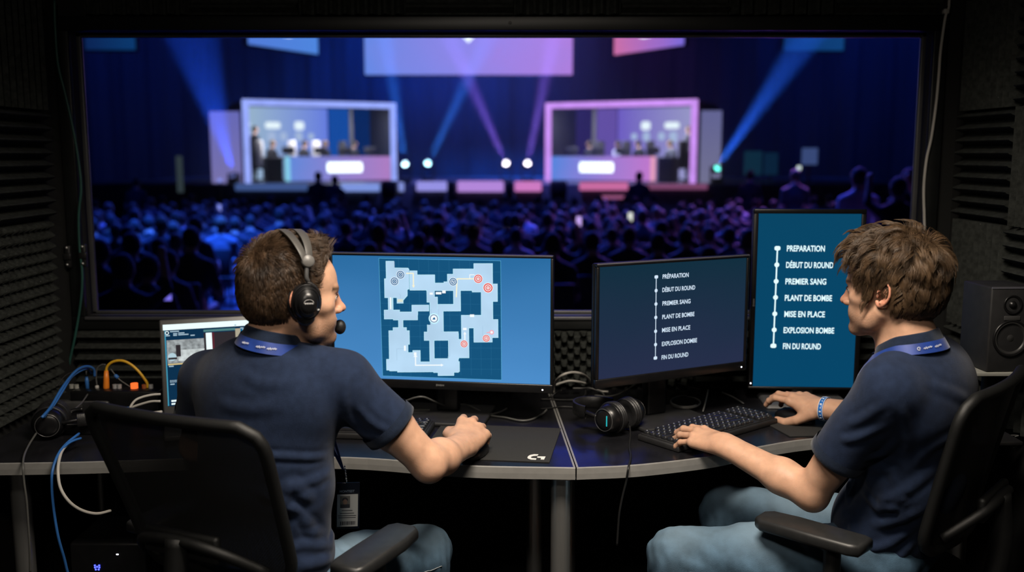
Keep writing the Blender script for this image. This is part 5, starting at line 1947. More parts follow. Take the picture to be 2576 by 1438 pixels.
# ---- map monitor
blue_scr = emat('map_background', (.075, .27, .60), 1.0, .45, 2.2, (.024, .15, .36), 'Z')
navy_scr = emat('map_field', (.008, .088, .205), 1.0)
grid_ink = emat('map_grid', (.022, .15, .30), 1.0)
walk_ink = emat('map_walkway', (.47, .68, .88), 1.0, .08, 9.0)
edge_ink = emat('map_walk_edge', (.50, .88, 1.0), 1.05)
white_ink = emat('white_ink', (.93, .98, 1.0), 1.0)
blue_ink = emat('blue_icon', (.010, .14, .34), 1.0)
red_ink = emat('red_icon', (.80, .07, .06), 1.0)
cream_ink = emat('cream_arrow', (.95, .90, .66), 1.0)
pink_ink = emat('pink_icon', (.90, .42, .50), 1.0)
shade_ink = emat('map_step_line', (.36, .55, .74), 1.0)
def map_screen(D):
    Hf = homography([(16, 75), (2065, 110), (2056, 1325), (18, 1231)], [(0, D.h), (D.w, D.h), (D.w, 0), (0, 0)])
    def rect(x0, y0, x1, y1, m, lay, g=0):
        D.poly([Hf(x0 - g, y0 - g), Hf(x1 + g, y0 - g), Hf(x1 + g, y1 + g), Hf(x0 - g, y1 + g)], m, lay)
    fr = [(447, 105), (1590, 130), (1590, 1275), (462, 1225)]
    D.poly([Hf(*p) for p in fr], navy_scr, 1)
    for x in (540, 630, 725, 818, 910, 1005, 1102, 1200, 1298, 1393, 1490):
        D.line([Hf(x, 112), Hf(x + 4, 1226)], .0006, grid_ink, 2)
    for y in (225, 325, 430, 535, 640, 745, 850, 955, 1060, 1160):
        D.line([Hf(455, y - 5), Hf(1588, y + 12)], .0006, grid_ink, 2)
    D.line([Hf(*p) for p in fr + fr[:1]], .0011, emat('map_outline', (.10, .42, .68), 1.0), 3)
    R = [(735, 226, 800, 405), (735, 264, 965, 405), (890, 342, 1205, 410), (1055, 330, 1205, 410), (1088, 258, 1205, 410), (1143, 209, 1510, 410), (1338, 158, 1510, 215), (1320, 400, 1510, 424),
         (1405, 352, 1555, 515), (1405, 410, 1510, 700), (1215, 650, 1510, 768), (1400, 692, 1558, 862), (1332, 760, 1502, 905), (1215, 760, 1280, 1055),
         (893, 405, 960, 520), (920, 475, 988, 760), (990, 545, 1205, 605), (1143, 405, 1205, 605), (920, 590, 1040, 815), (893, 740, 1040, 815), (862, 808, 1180, 885), (912, 870, 950, 1095),
         (1090, 824, 1182, 1065), (1090, 880, 1280, 1055), (945, 1065, 1178, 1195), (503, 1068, 605, 1168), (530, 795, 718, 922), (530, 900, 703, 1100), (605, 1095, 1188, 1188), (988, 1180, 1134, 1225),
         (752, 985, 818, 1100), (530, 1004, 818, 1176), (490, 597, 630, 678), (530, 470, 570, 600), (575, 616, 798, 688), (750, 551, 800, 640), (750, 551, 905, 604), (622, 680, 660, 770), (570, 765, 692, 800)]
    P1 = [(515, 135), (592, 135), (592, 198), (715, 200), (725, 215), (725, 390), (705, 400), (705, 455), (665, 500), (665, 528), (612, 528), (612, 475), (498, 475), (498, 300), (515, 300)]
    c = np.mean(P1, 0)
    for r in R: rect(*r, edge_ink, 4, 4)
    D.poly([Hf(*(p + np.sign(p - c) * 4)) for p in np.array(P1, float)], edge_ink, 4)
    for r in R: rect(*r, walk_ink, 5)
    D.poly([Hf(*p) for p in P1], walk_ink, 5)
    # inner ledges and small blocks
    for r in ((975, 425, 1028, 447), (1035, 410, 1068, 437), (918, 430, 948, 450), (1295, 640, 1335, 665), (668, 935, 685, 985), (760, 1000, 785, 1030)):
        rect(*r, white_ink, 6)
    for pl in ([(727, 215), (727, 400)], [(600, 1075), (600, 965), (665, 965)], [(1415, 750), (1415, 905)], [(1100, 880), (1100, 1040), (1082, 1045), (1082, 1080)], [(930, 590), (930, 640)], [(1000, 590), (1000, 640)], [(1018, 800), (1045, 800)], [(630, 440), (645, 455), (638, 480)]):
        D.line([Hf(*p) for p in pl], .0010, shade_ink, 6)
    D.line([Hf(550, 480), Hf(550, 582)], .0040, white_ink, 6)
    D.line([Hf(560, 480), Hf(562, 582)], .0010, emat('map_green', (.45, .80, .55), 1.0), 7)
    rect(615, 492, 665, 520, emat('map_sand', (.72, .78, .66), 1.0), 6)
    rect(895, 650, 920, 738, navy_scr, 6)
    def arrow(pts, m, t=.0034, head=True):
        q = [np.array(Hf(*p)) for p in pts]
        D.line([tuple(p) for p in q], t, m, 7)
        if head:
            d = q[-1] - q[-2]; d /= np.linalg.norm(d); n = np.array((-d[1], d[0]))
            D.poly([tuple(q[-1] + n * .0045), tuple(q[-1] - n * .0045), tuple(q[-1] + d * .008)], m, 7)
    arrow([(705, 247), (767, 247), (767, 360)], cream_ink)
    arrow([(1345, 300), (1178, 300), (1168, 470)], cream_ink, .0034, False)
    D.line([Hf(1340, 262), Hf(1297, 262), Hf(1297, 296)], .0022, white_ink, 7)
    arrow([(1245, 880), (1245, 830)], white_ink)
    rect(1228, 768, 1262, 790, white_ink, 6)
    arrow([(775, 1010), (775, 1125), (1015, 1125)], white_ink)
    D.poly([Hf(755, 1045), Hf(795, 1045), Hf(775, 1022)], white_ink, 7)
    def icon(x, y, r, ink, kind):
        u, v = Hf(x, y); k = D.w / 2045
        D.disc(u, v, r * k * 1.12, white_ink, 8); D.disc(u, v, r * k, ink, 9, r * k * .74); D.disc(u, v, r * k * .58, ink, 9, r * k * .36)
        if kind == 'x':
            for a in (PI / 4, -PI / 4): D.line([(u - math.cos(a) * r * k * .28, v - math.sin(a) * r * k * .28), (u + math.cos(a) * r * k * .28, v + math.sin(a) * r * k * .28)], r * k * .2, ink, 10)
        elif kind == 'd':
            D.line([(u - r * k * .12, v - r * k * .2), (u + r * k * .12, v + r * k * .22)], r * k * .22, ink, 10)
        else:
            D.disc(u, v, r * k * .2, ink, 10, r * k * .1)
    icon(648, 260, 36, blue_ink, 'x'); icon(590, 322, 36, blue_ink, 'x'); icon(1140, 327, 35, blue_ink, 'd')
    icon(1377, 300, 38, red_ink, 'o'); icon(1469, 386, 42, red_ink, 'o'); icon(1448, 870, 32, red_ink, 'o'); icon(1237, 922, 32, red_ink, 'o')
    u, v = Hf(955, 677); k = D.w / 2045
    D.disc(u, v, 50 * k, edge_ink, 8); D.disc(u, v, 42 * k, white_ink, 9); D.disc(u, v, 38 * k, blue_ink, 10, 31 * k)
    D.poly([(u - 14 * k, v - 10 * k), (u + 14 * k, v - 10 * k), (u + 12 * k, v + 2 * k), (u + 5 * k, v + 13 * k), (u - 6 * k, v + 6 * k)], blue_ink, 10)
    u, v = Hf(1500, 812); D.disc(u, v, 22 * k, pink_ink, 8); D.disc(u, v, 12 * k, white_ink, 9); D.line([Hf(1455, 815), Hf(1478, 813)], .003, pink_ink, 8)
mA, mB_ = PY(838, 968, 2.80), PY(1391, 990, 2.70)
monitor('widest monitor showing a pale blue floor map with round icons', mA, mB_, .402, .0085, .0265, map_screen, blue_scr, led=(.955, .011), base=(.27, .22, .06, 0, plastic_matt, 'plate'), badge=True)
COL.objects[-1] if False else None

# ---- step list screens
STEPS_M = ['PRÉPARATION', 'DÉBUT DU ROUND', 'PREMIER SANG', 'PLANT DE BOMBE', 'MISE EN PLACE', 'EXPLOSION DOMBE', 'FIN DU ROUND']
STEPS_P = ['PREPARATION', 'DÉBUT DU ROUND', 'PREMIER SANG', 'PLANT DE BOMBE', 'MISE EN PLACE', 'EXPLOSION BOMBE', 'FIN DU ROUND']
def step_screen(quad, nodes, texts, words, ink, cap, r, t, bold):
    def fn(D):
        Hf = homography(quad, [(0, D.h), (D.w, D.h), (D.w, 0), (0, 0)])
        D.line([Hf(*nodes[0]), Hf(*nodes[-1])], t, ink, 2)
        for i, n_ in enumerate(nodes):
            x, z = Hf(*n_)
            if i in (0, len(nodes) - 1):
                D.poly([(x - r * 1.2, z - r * .55), (x - r * .7, z - r * .9), (x + r * .7, z - r * .9), (x + r * 1.2, z - r * .55), (x + r * 1.2, z + r * .55), (x + r * .7, z + r * .9), (x - r * .7, z + r * .9), (x - r * 1.2, z + r * .55)], ink, 3)
            else:
                D.disc(x, z, r, ink, 3)
        for (x0, x1, y0, y1), wd in zip(texts, words):
            a, b = Hf(x0, y0), Hf(x1, y1)
            D.text(wd, a[0], b[0], (a[1] + b[1]) / 2, cap, ink, bold, 3)
    return fn
cv = lambda x, y: (1400 + x / 2.765, 500 + y / 2.765)
nodesM = [cv(680, 558), cv(681, 652), cv(682, 744), cv(683, 836), cv(684, 931), cv(686, 1022), cv(687, 1114)]
tm = [(724, 905, 553, 539), (724, 952, 644, 624), (727, 922, 738, 718), (728, 951, 829, 806), (729, 924, 920, 898), (730, 973, 1013, 985), (730, 915, 1106, 1083)]
textsM = [(cv(a, 0)[0], cv(b, 0)[0], cv(0, c)[1], cv(0, d)[1]) for a, b, c, d in tm]
quadM = [cv(278, 502), cv(1302, 410), cv(1293, 1112), cv(288, 1278)]
mM0, mM1 = PY(1496, 985, 2.60), PY(1874, 922, 2.85)
list_ink = emat('list_ink', (.66, .80, .95), 1.0)
dim_scr = emat('step_background', (.020, .028, .068), 1.0, .25, 2.0, (.006, .028, .050), 'Z')
monitor('dark landscape monitor listing round steps in small slanting white lines', mM0, mM1, .352, .0095, .0265, step_screen(quadM, nodesM, textsM, STEPS_M, list_ink, .0128, .0052, .0024, .020), dim_scr, led=(.965, .010), base=(.25, .20, .055, 0, plastic_matt, 'plate'))
nodesP = [(1943.5, 619), (1943, 661), (1942.3, 703), (1941.8, 744), (1941, 786), (1940.5, 827), (1939.5, 868)]
textsP = [(1967.5, 2064, 619, 619), (1966.5, 2087, 661, 661), (1966, 2070, 703, 703), (1965.5, 2086, 745, 745), (1965.5, 2069, 786.5, 786.5), (1964.5, 2094, 828, 828), (1964, 2061, 869, 869)]
quadP = [(1894, 532), (2155, 530), (2147, 975), (1889, 972)]
mP0, mP1 = PY(1881, 976, 3.0), PY(2157, 981, 2.98)
port_scr = emat('upright_background', (.002, .062, .145), 1.0, .15, 2.0, (.003, .060, .130), 'Z')
bright_ink = emat('bright_list_ink', (.72, .95, 1.0), 1.15)
monitor('tall upright monitor listing round steps in white capitals on teal blue', mP0, mP1, .578, .0150, .0085, step_screen(quadP, nodesP, textsP, STEPS_P, bright_ink, .0190, .0075, .0042, .022), port_scr, base=(.27, .17, -.02, 0, mat('stand_grey', (.085, .085, .09), rough=.45, var=.1), 'foot'), edge_line=False)
root = COL.objects[-1].parent
mb = MB(); mb.lathe([(0, .0014), (.0016, .001), (.0022, 0)], (-.166, -.006, (mP0[2] - DZ) + .018), (0, -1, 0), 12); mb.build('power_light', led_white, root)
mb = MB()
for k in range(6): mb.box((-.1655, -.0063, (mP0[2] - DZ) + .27 + k * .0042), ((.0062, .0044, .0044, .0058, .0044, .0044)[k], .0006, .0030))
mb.build('maker_badge', MATS['badge_grey'], root)

# ------------------------------------------------------------------ keyboards, mice, pads
key_m = mat('black_keycaps', (.016, .017, .020), rough=.32, var=.15, vscale=60, spec=.6)
pad_m = mat('mouse_mat_cloth', (.020, .020, .019), rough=.88, var=.12, vscale=200, bump=.15, bscale=900)
legend = mat('key_legend', (.5, .55, .6), rough=.5, var=.05)
def keyboard(label, O, ax, w, d, full=True):
    """O: front left corner, ax: direction of the front edge"""
    ang = math.atan2(ax[1], ax[0])
    root = thing('keyboard', label, 'keyboard', (O[0], O[1], DZ), ang)
    mb = MB(); mb.box((w / 2, d / 2, .009), (w, d, .018), .004); mb.box((w / 2, d / 2, .019), (w - .012, d - .014, .004), .001); mb.build('case', plastic_matt, root)
    mb, lg = MB(), MB()
    rows = 6
    kp = (d - .020) / rows
    cols = int(round((w - .018) / kp))
    kx = (w - .018) / cols
    for r in range(rows):
        c = 0
        while c < cols:
            span = 1
            if r == 0:
                if c in (0, 1, 2, 10, 11): span = 1
                elif c == 3: span = 6
            elif c in (0,) and r in (1, 2): span = 2
            elif c == 12 and r in (1, 2, 4): span = 2
            if full and c in (14, 18) and r > 3 and False: pass
            gap = (c == 15 and cols > 17)
            span = min(span, cols - c)
            if not gap and not (r == 5 and c in (1,)):
                hx = .0115 - .0006 * abs(r - 2)
                mb.box((.009 + (c + span / 2) * kx, .010 + (r + .5) * kp, .019 + hx / 2), (kx * span - .0022, kp - .0022, hx), .0016, taper=(1 - .004 / (kx * span), .80), seg=1)
                if span == 1:
                    lg.box((.009 + (c + .5) * kx, .010 + (r + .62) * kp, .0193 + hx), (.0035, .0032, .0003))
            c += span
    mb.build('keycaps', key_m, root); lg.build('key_legends', legend, root)
    return root
kb = [PZ(x, y, .745) for x, y in ((1707, 1126), (1957, 1054), (1608, 1084))]
axv = unit(kb[1] - kb[0])
keyboard('full-size black keyboard on the curved desk under a typing hand', kb[0], axv, float(np.linalg.norm(kb[1] - kb[0])), .150)
ka = PZ(1070, 1098, .745); axa = V3((math.cos(-.10), math.sin(-.10), 0))
keyboard('black keyboard half hidden by the sleeve of the person with the headset', ka - axa * .33, axa, .33, .150)

def pad(label, pts, logo=None):
    q = [xy(*p_) if isinstance(p_[0], (int, float)) and p_[0] > 10 else p_ for p_ in pts]
    c = np.mean(np.array(q), 0)
    root = thing('mouse_mat', label, 'mouse mat', (c[0], c[1], DZ))
    MB().prism([(a - c[0], b - c[1]) for a, b in q], 0, .0032, bev=.0008).build('mat', pad_m, root)
    if logo:
        mb = MB()
        for pl in logo:
            pp = [xy(880 + x / 4.155, 940 + y / 4.155, DZ + .0036) for x, y in pl]
            mb.prism([(a - c[0], b - c[1]) for a, b in pp], .0030, .0036)
        mb.build('printed_logo', mat('white_print', (.75, .75, .72), rough=.6, var=.05), root)
    return root
C_ = [(1925, 838), (1972, 840), (1962, 853), (1918, 856), (1896, 864), (1891, 871), (1903, 879), (1950, 882), (1946, 896), (1892, 893), (1862, 883), (1856, 873), (1862, 860), (1885, 846)]
K_ = [(1958, 861), (2046, 862), (2030, 894), (1994, 892), (2001, 876), (1960, 874)]
pad('dark grey mouse mat with a white logo in its front corner', [(1050, 1151), (1382, 1164), (1411, 1079), (1113, 1067)], [C_, K_])
pad('black mouse mat under the right hand of the person typing', [(1936, 1071), (1987, 1099), (2170, 1093), (2190, 1040), (2010, 1026)])
def mouse(label, c, ax, z):
    ang = math.atan2(ax[1], ax[0])
    root = thing('computer_mouse', label, 'mouse', (c[0], c[1], z), ang)
    S = SDF(); S.U(s_ell((-.006, 0, .008), (.062, .033, .030)), .01); S.U(s_ell((.022, 0, .006), (.042, .030, .022)), .012)
    S.I(s_plane((0, 0, .001), (0, 0, -1)), .002); S.S(s_ell((.045, 0, .024), (.02, .0012, .012)), .001)
    v, q = S.mesh((-.09, -.06, -.02), (.09, .06, .06), .0028, smooth=1)
    np_mesh('shell', v, q, plastic, root)
    mb = MB(); mb.cyl((.034, -.004, .0255), (.034, .004, .0255), .0075, seg=18); mb.build('scroll_wheel', plastic_matt, root)
hA = PERSON_A['hf_r'] if 'PERSON_A' in globals() else None
mouse('black computer mouse held on the mat with the white logo', (-.098, 2.437), (.22, .97), DZ + .0034)
mouse('black computer mouse held on the mat beside the upright monitor', (.840, 2.757), (-.62, .76), DZ + .0034)

# ------------------------------------------------------------------ headphones on the desks
pad_ring = mat('ear_pad_leather', (.014, .014, .015), rough=.45, var=.2, vscale=80, bump=.2, bscale=300)
teal_led = emat('teal_strip', (.02, .42, .45), 1.1)
def headphones(name, label, c, a, b, glow=None, zc=.055):
    """cups stand on the desk, axis a between them, the band lies out along b"""
    a, b = unit(V3((*a, 0))), unit(V3((*b, 0)))
    root = thing(name, label, 'headphones', (c[0], c[1], DZ))
    O = V3((0, 0, zc)); u = V3((0, 0, 1))
    for s in (-1, 1):
        cc = O + a * s * .048
        M = np.stack([a * s, b, u], 1)
        mb = MB()
        mb.lathe([(0, .030), (.020, .0295), (.030, .026), (.036, .018), (.040, .008), (.041, .000)], cc, a * s, 36)
        mb.lathe([(.0415, .002), (.043, .0), (.043, -.004), (.041, -.005)], cc, a * s, 36)
        o = mb.build('ear_cup', plastic, root)
        mb = MB(); mb.lathe([(.030, .0285), (.031, .0295), (.0325, .0275)], cc, a * s, 36)
        mb.build('ring_trim', mat('grey_ring', (.10, .10, .10), rough=.3, metal=.5), o)
        mb = MB()
        for i in range(3):
            mb.lathe([(.041, -.004 - i * .0085), (.0465 - i * .001, -.0065 - i * .0085), (.0465 - i * .001, -.0095 - i * .0085), (.041, -.0125 - i * .0085)], cc, a * s, 36)
        mb.lathe([(.041, -.028), (.030, -.029), (.022, -.024), (0, -.022)], cc, a * s, 36)
        mb.build('ear_pad', pad_ring, root)
        if glow and s < 0:
            mb = MB(); mb.box(cc + a * s * .0305 + b * -.013, (.003, .0028, .030), .0008, 0, M); mb.build('light_strip', teal_led, o)
        mb = MB(); pts = [cc + a * s * .012 + b * .036, cc + a * s * .014 + b * .055 + u * .004, cc + a * s * .012 + b * .075 + u * .006]
        mb.tube(catmull(pts, 5), .006, 10); mb.build('yoke', plastic, root)
    arc = []
    for k in range(25):
        t = PI * k / 24
        arc.append(O + u * .006 + a * (math.cos(t) * -.062) + b * (.075 + math.sin(t) * .080))
    P = []
    for i, q in enumerate(arc):
        t = unit(arc[min(i + 1, 24)] - arc[max(i - 1, 0)]); n = np.cross(u, t)
        P.append([q + u * .017 + n * .003, q + u * .019, q + u * .017 - n * .004, q - u * .017 - n * .004, q - u * .019, q - u * .017 + n * .003, q + u * .017 + n * .003])
    mb = MB(); mb.grid(np.array(P), 0, True); mb.build('headband', pad_ring, root)
    return root
hc = PZ(1560, 1086, DZ)
headphones('headphones', 'black headphones with a teal light strip, lying left of the full-size keyboard', (hc[0], hc[1]), (.70, .71), (-.74, .67), True, .050)
hd_ = PZ(132, 1092, DZ)
headphones('headphones', 'black headphones lying at the left end of the desk by the pyramid foam', (hd_[0], hd_[1]), (-.30, .95), (.95, .30), None, .046)

# ------------------------------------------------------------------ laptop
lap_grey = mat('laptop_grey_metal', (.10, .10, .10), rough=.42, metal=.4, var=.1)
def laptop():
    ang = math.radians(20)
    O = PZ(412, 1043, DZ + .02)
    root = thing('laptop', 'open grey laptop with a bright screen behind the shoulder of the person with the headset', 'laptop', (O[0], O[1], DZ), ang)
    w, h, d = .435, .285, .235
    mb = MB(); mb.box2((0, -d, .004), (w, .0, .020), .004); mb.build('base', lap_grey, root)
    mb = MB()
    for r in range(5):
        for c in range(14): mb.box((.05 + c * .0235, -.05 - r * .021, .021), (.020, .017, .003), .001, seg=1)
    mb.build('keys', key_m, root)
    R = rotx(math.radians(-14))
    lid = MB(); lid.box((w / 2, .004, h / 2), (w, .008, h), .004)
    lo = lid.build('lid', lap_grey, root); lo.location = (0, 0, .018); lo.rotation_euler = (math.radians(-14), 0, 0)
    D = Display(w - .026, h - .042, emat('laptop_navy', (.004, .030, .075), 1.0))
    W, H = D.w, D.h
    f = lambda x, y: ((x - 405) / 1080 * W, (1 - (y - 440) / 625) * H)
    def r(x0, y0, x1, y1, m, lay=1): D.poly([f(x0, y0), f(x1, y0), f(x1, y1), f(x0, y1)], m, lay)
    whi = emat('laptop_white', (.80, .95, .95), 1.1)
    r(395, 438, 1485, 482, whi)
    r(405, 484, 414, 1062, emat('laptop_cyan', (.05, .30, .45), 1.0))
    stone = emat('laptop_stone', (.30, .33, .34), 1.0, .5, 60.0); stone2 = emat('laptop_pale_stone', (.55, .60, .60), 1.0, .3, 50.0)
    dk = emat('laptop_dark', (.03, .025, .03), 1.0)
    r(418, 560, 700, 740, stone); r(500, 640, 700, 725, stone2, 2); r(485, 600, 520, 690, dk, 3)
    D.disc(*f(455, 690), .012, emat('laptop_pale_blue', (.45, .62, .70), 1.0), 3); r(425, 695, 490, 710, dk, 4)
    r(420, 742, 720, 752, emat('laptop_amber', (.70, .55, .25), 1.0), 2)
    r(700, 520, 716, 740, dk, 3); r(716, 520, 762, 740, whi, 3); r(762, 520, 780, 740, emat('laptop_maroon', (.10, .02, .03), 1.0), 3)
    r(780, 520, 945, 740, dk, 2); r(945, 500, 985, 740, emat('laptop_sand', (.42, .38, .28), 1.0), 2); r(700, 495, 945, 512, emat('laptop_green_bar', (.08, .22, .22), 1.0), 2)
    r(985, 500, 1470, 1062, emat('laptop_blue_panel', (.004, .13, .27), 1.0), 1)
    D.disc(*f(424, 503), .0056, whi, 3, .0036)
    pale = emat('laptop_pale_text', (.35, .50, .60), 1.0)
    for (x0, y0, x1) in ((447, 490, 515), (470, 508, 500), (508, 505, 555), (508, 518, 585), (470, 520, 498), (412, 520, 445), (600, 528, 632), (426, 757, 462), (430, 895, 462), (985, 462 + 32, 1010), (1000, 505, 1060), (940, 468, 955)):
        r(x0, y0, x1, y0 + 9, pale, 4)
    for x in (430, 446, 462, 478, 494): 
        r(x, 868, x + 11, 886, pale, 4); r(x + 3, 872, x + 8, 882, MATS['laptop_navy'], 5)
    r(432, 1020, 480, 1034, whi, 4); r(432, 1044, 480, 1056, whi, 4)
    o = D.build('screen', lo, (.013, -.0012, .026))
    mb = MB(); mb.lathe([(0, .001), (.003, 0)], (w * .70, -.0005, h - .008), (0, -1, 0), 10); mb.build('webcam', plastic, lo)
    return root
laptop()

# ------------------------------------------------------------------ patch box, plugs and the cable tangle
def d3(px, py, lift=0.0, z=DZ):
    p_ = PZ(px, py, z + .004 + lift); return p_
def c5(x, y): return (x / 3.127, 780 + y / 3.127)
def c6(x, y): return (880 + x / 4.155, 940 + y / 4.155)
def c7(x, y): return (1400 + x / 3.22, 930 + y / 3.22)
def cB(x, y): return (x / 3.22, 1000 + y / 3.22)
def cM(x, y): return (1360 + x / 4.495, 780 + y / 4.495)
BX0, BX1 = PY(175, 985, 2.86), PY(398, 985, 2.86)
bz = PY(300, 984, 2.86)[2]
pb = thing('patch_box', 'black rack box of plugs and cables on the left end of the desk', 'audio box', ((BX0[0] + BX1[0]) / 2, 2.95, DZ))
bw = BX1[0] - BX0[0]
MB().box((0, 0, (bz - DZ) / 2), (bw, .18, bz - DZ), .005).build('casing', plastic, pb)
for i, (x, y, c) in enumerate(((565, 628, (.5, .5, .45)), (605, 648, (.5, .5, .45)), (905, 630, (.35, .35, .35)), (940, 632, (.35, .35, .35)), (1137, 617, (.4, .12, .04)), (1188, 618, (.5, .5, .5)))):
    q = PY(*c5(x, y), 2.90)
    mb = MB(); mb.cyl((q[0] - pb.location.x, -.05, bz - DZ), (q[0] - pb.location.x, -.05, bz - DZ + .012), .007, seg=14); mb.build('knob', mat('knob_' + str(i), c, rough=.4, var=.1), pb)
q = PY(*c5(1058, 617), 2.90); mb = MB(); mb.cyl((q[0] - pb.location.x, -.05, bz - DZ), (q[0] - pb.location.x, -.05, bz - DZ + .016), .011, seg=16); mb.build('lit_button', emat('orange_button', (1.0, .16, .03), 1.2), pb)
YP = 2.90
def up(pts, Y=YP, dy=0.0): return [PY(x, y, Y + dy * i) for i, (x, y) in enumerate(pts)]
org = mat('orange_plug', (.85, .24, .02), rough=.4, var=.1)
# yellow lead with its orange plug
P = up([c5(*p_) for p_ in ((835, 500), (840, 450), (870, 415), (920, 397), (975, 400), (1035, 430), (1090, 480), (1130, 530), (1158, 575), (1160, 610))])
t_ = thing('patch_cable', 'yellow patch cable with an orange plug arching over the patch box', 'cable', P[0])
mb = MB(); mb.tube(catmull(P, 6), .0042, 10); mb.build('lead', yel_c, t_, P[0])
mb = MB(); a, b = PY(*c5(836, 475), YP), PY(*c5(836, 640), YP); mb.tube([a, a * .6 + b * .4, a * .25 + b * .75, b], [.006, .0085, .0095, .0085], 14); mb.build('plug', org, t_, P[0])
def plug_cable(nm, label, pts, m, r, plug=None, pm=None, pr=.006, n=6):
    t_ = thing(nm, label, 'cable', pts[0])
    mb = MB(); mb.tube(catmull(pts, n), r, 8); mb.build('lead', m, t_, pts[0])
    for (a, b) in (plug or []):
        mb = MB(); mb.tube([a, a * .7 + b * .3, b], [pr * .7, pr, pr], 12); mb.build('plug', pm or m, t_, pts[0])
    return t_
pl = [c5(*p_) for p_ in ((330, 842), (400, 760), (470, 640), (540, 540), (610, 468), (680, 442), (735, 462), (745, 520))]
ys = [2.52, 2.58, 2.66, 2.74, 2.80, 2.85, 2.88, 2.89]
plug_cable('audio_cable', 'thick blue cable rising from the desk to the patch box', [PY(*p_, y) for p_, y in zip(pl, ys)], blue_c, .0042)
pl = [c5(*p_) for p_ in ((345, 842), (425, 745), (500, 625), (560, 530), (630, 480), (690, 462), (720, 500))]
plug_cable('audio_cable', 'second blue cable rising beside the thick blue one to the patch box', [PY(*p_, y + .02) for p_, y in zip(pl, ys)], blue_c, .0030)
pl = [c5(*p_) for p_ in ((678, 480), (680, 520), (686, 600), (690, 640))]
P = up(pl); plug_cable('jack_plug', 'upright blue jack plug on the patch box', P[:2], grey_c, .002, [(P[1], P[3])], blue_c, .006)
pl = [c5(*p_) for p_ in ((762, 590), (756, 520), (766, 455), (800, 428), (830, 428))]
P = up(pl); plug_cable('data_cable', 'thin grey cable with a square white plug behind the orange plug', P, grey_c, .0022, [(P[0], P[0] + V3((0, 0, -.012)))], white_c, .006)
pl = [c5(*p_) for p_ in ((870, 460), (915, 520), (960, 560), (1040, 612))]
P = up(pl, YP + .02); plug_cable('data_cable', 'thin cable with a small blue plug slanting under the yellow arch', P, grey_c, .0018, [(P[1] + (P[1] - P[2]) * .3, P[1] + (P[2] - P[1]) * .3)], blue_c, .006)
# white leads into the laptop
pl = [c5(*p_) for p_ in ((1012, 840), (1020, 775), (1060, 712), (1120, 682), (1200, 664), (1262, 660))]
plug_cable('charging_cable', 'white cable looping high beside the laptop', [PY(*p_, 2.66 + .012 * i) for i, p_ in enumerate(pl)], white_c, .0036)
pl = [c5(*p_) for p_ in ((1262, 715), (1190, 717), (1110, 738), (1040, 765), (1048, 800), (1095, 820), (1190, 815), (1275, 803))]
P = [PY(*p_, 2.68) for p_ in pl]; plug_cable('charging_cable', 'white cable with two plugs entering the side of the laptop', P, white_c, .0034, [(P[-2], P[-1]), (PY(*c5(1190, 845), 2.66), PY(*c5(1278, 832), 2.66))], white_c, .0062)
pl = [c5(*p_) for p_ in ((875, 803), (940, 785), (1012, 765))]
cable('network_cable', [PY(*p_, 2.75) for p_ in pl], .003, blue_c, 'short piece of blue cable lying between the patch box and the white cables')
# leads falling over the left desk edge
pl = [cB(*p_) for p_ in ((640, 290), (540, 370), (470, 460), (425, 590), (420, 720), (435, 900), (470, 1120), (520, 1300), (550, 1420), (600, 1560))]
yy = [2.52, 2.44, 2.375, 2.335, 2.33, 2.33, 2.335, 2.35, 2.36, 2.38]
cable('network_cable', [PY(*p_, y) for p_, y in zip(pl, yy)], .0036, blue_c, 'long blue cable hanging over the left desk edge to the floor')
pl = [cB(*p_) for p_ in ((655, 328), (600, 345), (545, 375), (490, 430))]
cable('network_cable', [PY(*p_, y) for p_, y in zip(pl, (2.49, 2.46, 2.43, 2.40))], .0034, blue_c, 'short blue cable joining the long one above the left desk edge')
pl = [cB(*p_) for p_ in ((632, 298), (520, 405), (482, 490), (470, 600), (490, 730), (560, 840), (660, 910), (780, 938), (895, 915))]
cable('network_cable', [PY(*p_, y) for p_, y in zip(pl, (2.54, 2.42, 2.365, 2.325, 2.31, 2.31, 2.33, 2.36, 2.40))], .0040, white_c, 'white cable drooping in a wide loop below the left desk edge')
pl = [cB(*p_) for p_ in ((295, 285), (235, 380), (195, 470), (186, 560), (195, 680), (215, 830), (228, 1010), (240, 1200), (245, 1420))]
cable('headphone_cable', [PY(*p_, y) for p_, y in zip(pl, (2.54, 2.46, 2.385, 2.345, 2.34, 2.34, 2.345, 2.35, 2.36))], .0028, grey_c, 'thin dark cable falling from the headphones over the left desk edge')
pl = [c5(*p_) for p_ in ((690, 660), (640, 730), (550, 810))]
cable('audio_cable', [PY(*p_, y) for p_, y in zip(pl, (2.86, 2.78, 2.68))], .0024, grey_c, 'thin black cable lying in front of the patch box')
pl = [c5(*p_) for p_ in ((440, 600), (520, 510), (620, 470))]
cable('audio_cable', [PY(*p_, y) for p_, y in zip(pl, (2.80, 2.84, 2.88))], .0020, black_c, 'thin black cable behind the blue cables by the foam')
g0 = PZ(150, 1045, DZ); mb = MB(); mb.box(g0 + V3((.05, .05, .02)), (.17, .035, .030), .006); tag(mb.build('device', lap_grey, None, origin=g0), 'dark grey bar-shaped device behind the headphones on the left end of the desk', 'device')
g1 = PZ(190, 1090, DZ); mb = MB(); mb.box(g1 + V3((.02, .02, .016)), (.10, .07, .032), .004); mb.box(g1 + V3((.02, -.0155, .031)), (.09, .001, .0015), 0, 1)
tag(mb.build('adapter', [plastic, MATS['pale_metal']], None, origin=g1), 'small black adapter with a pale edge beside the headphones on the left desk', 'adapter')
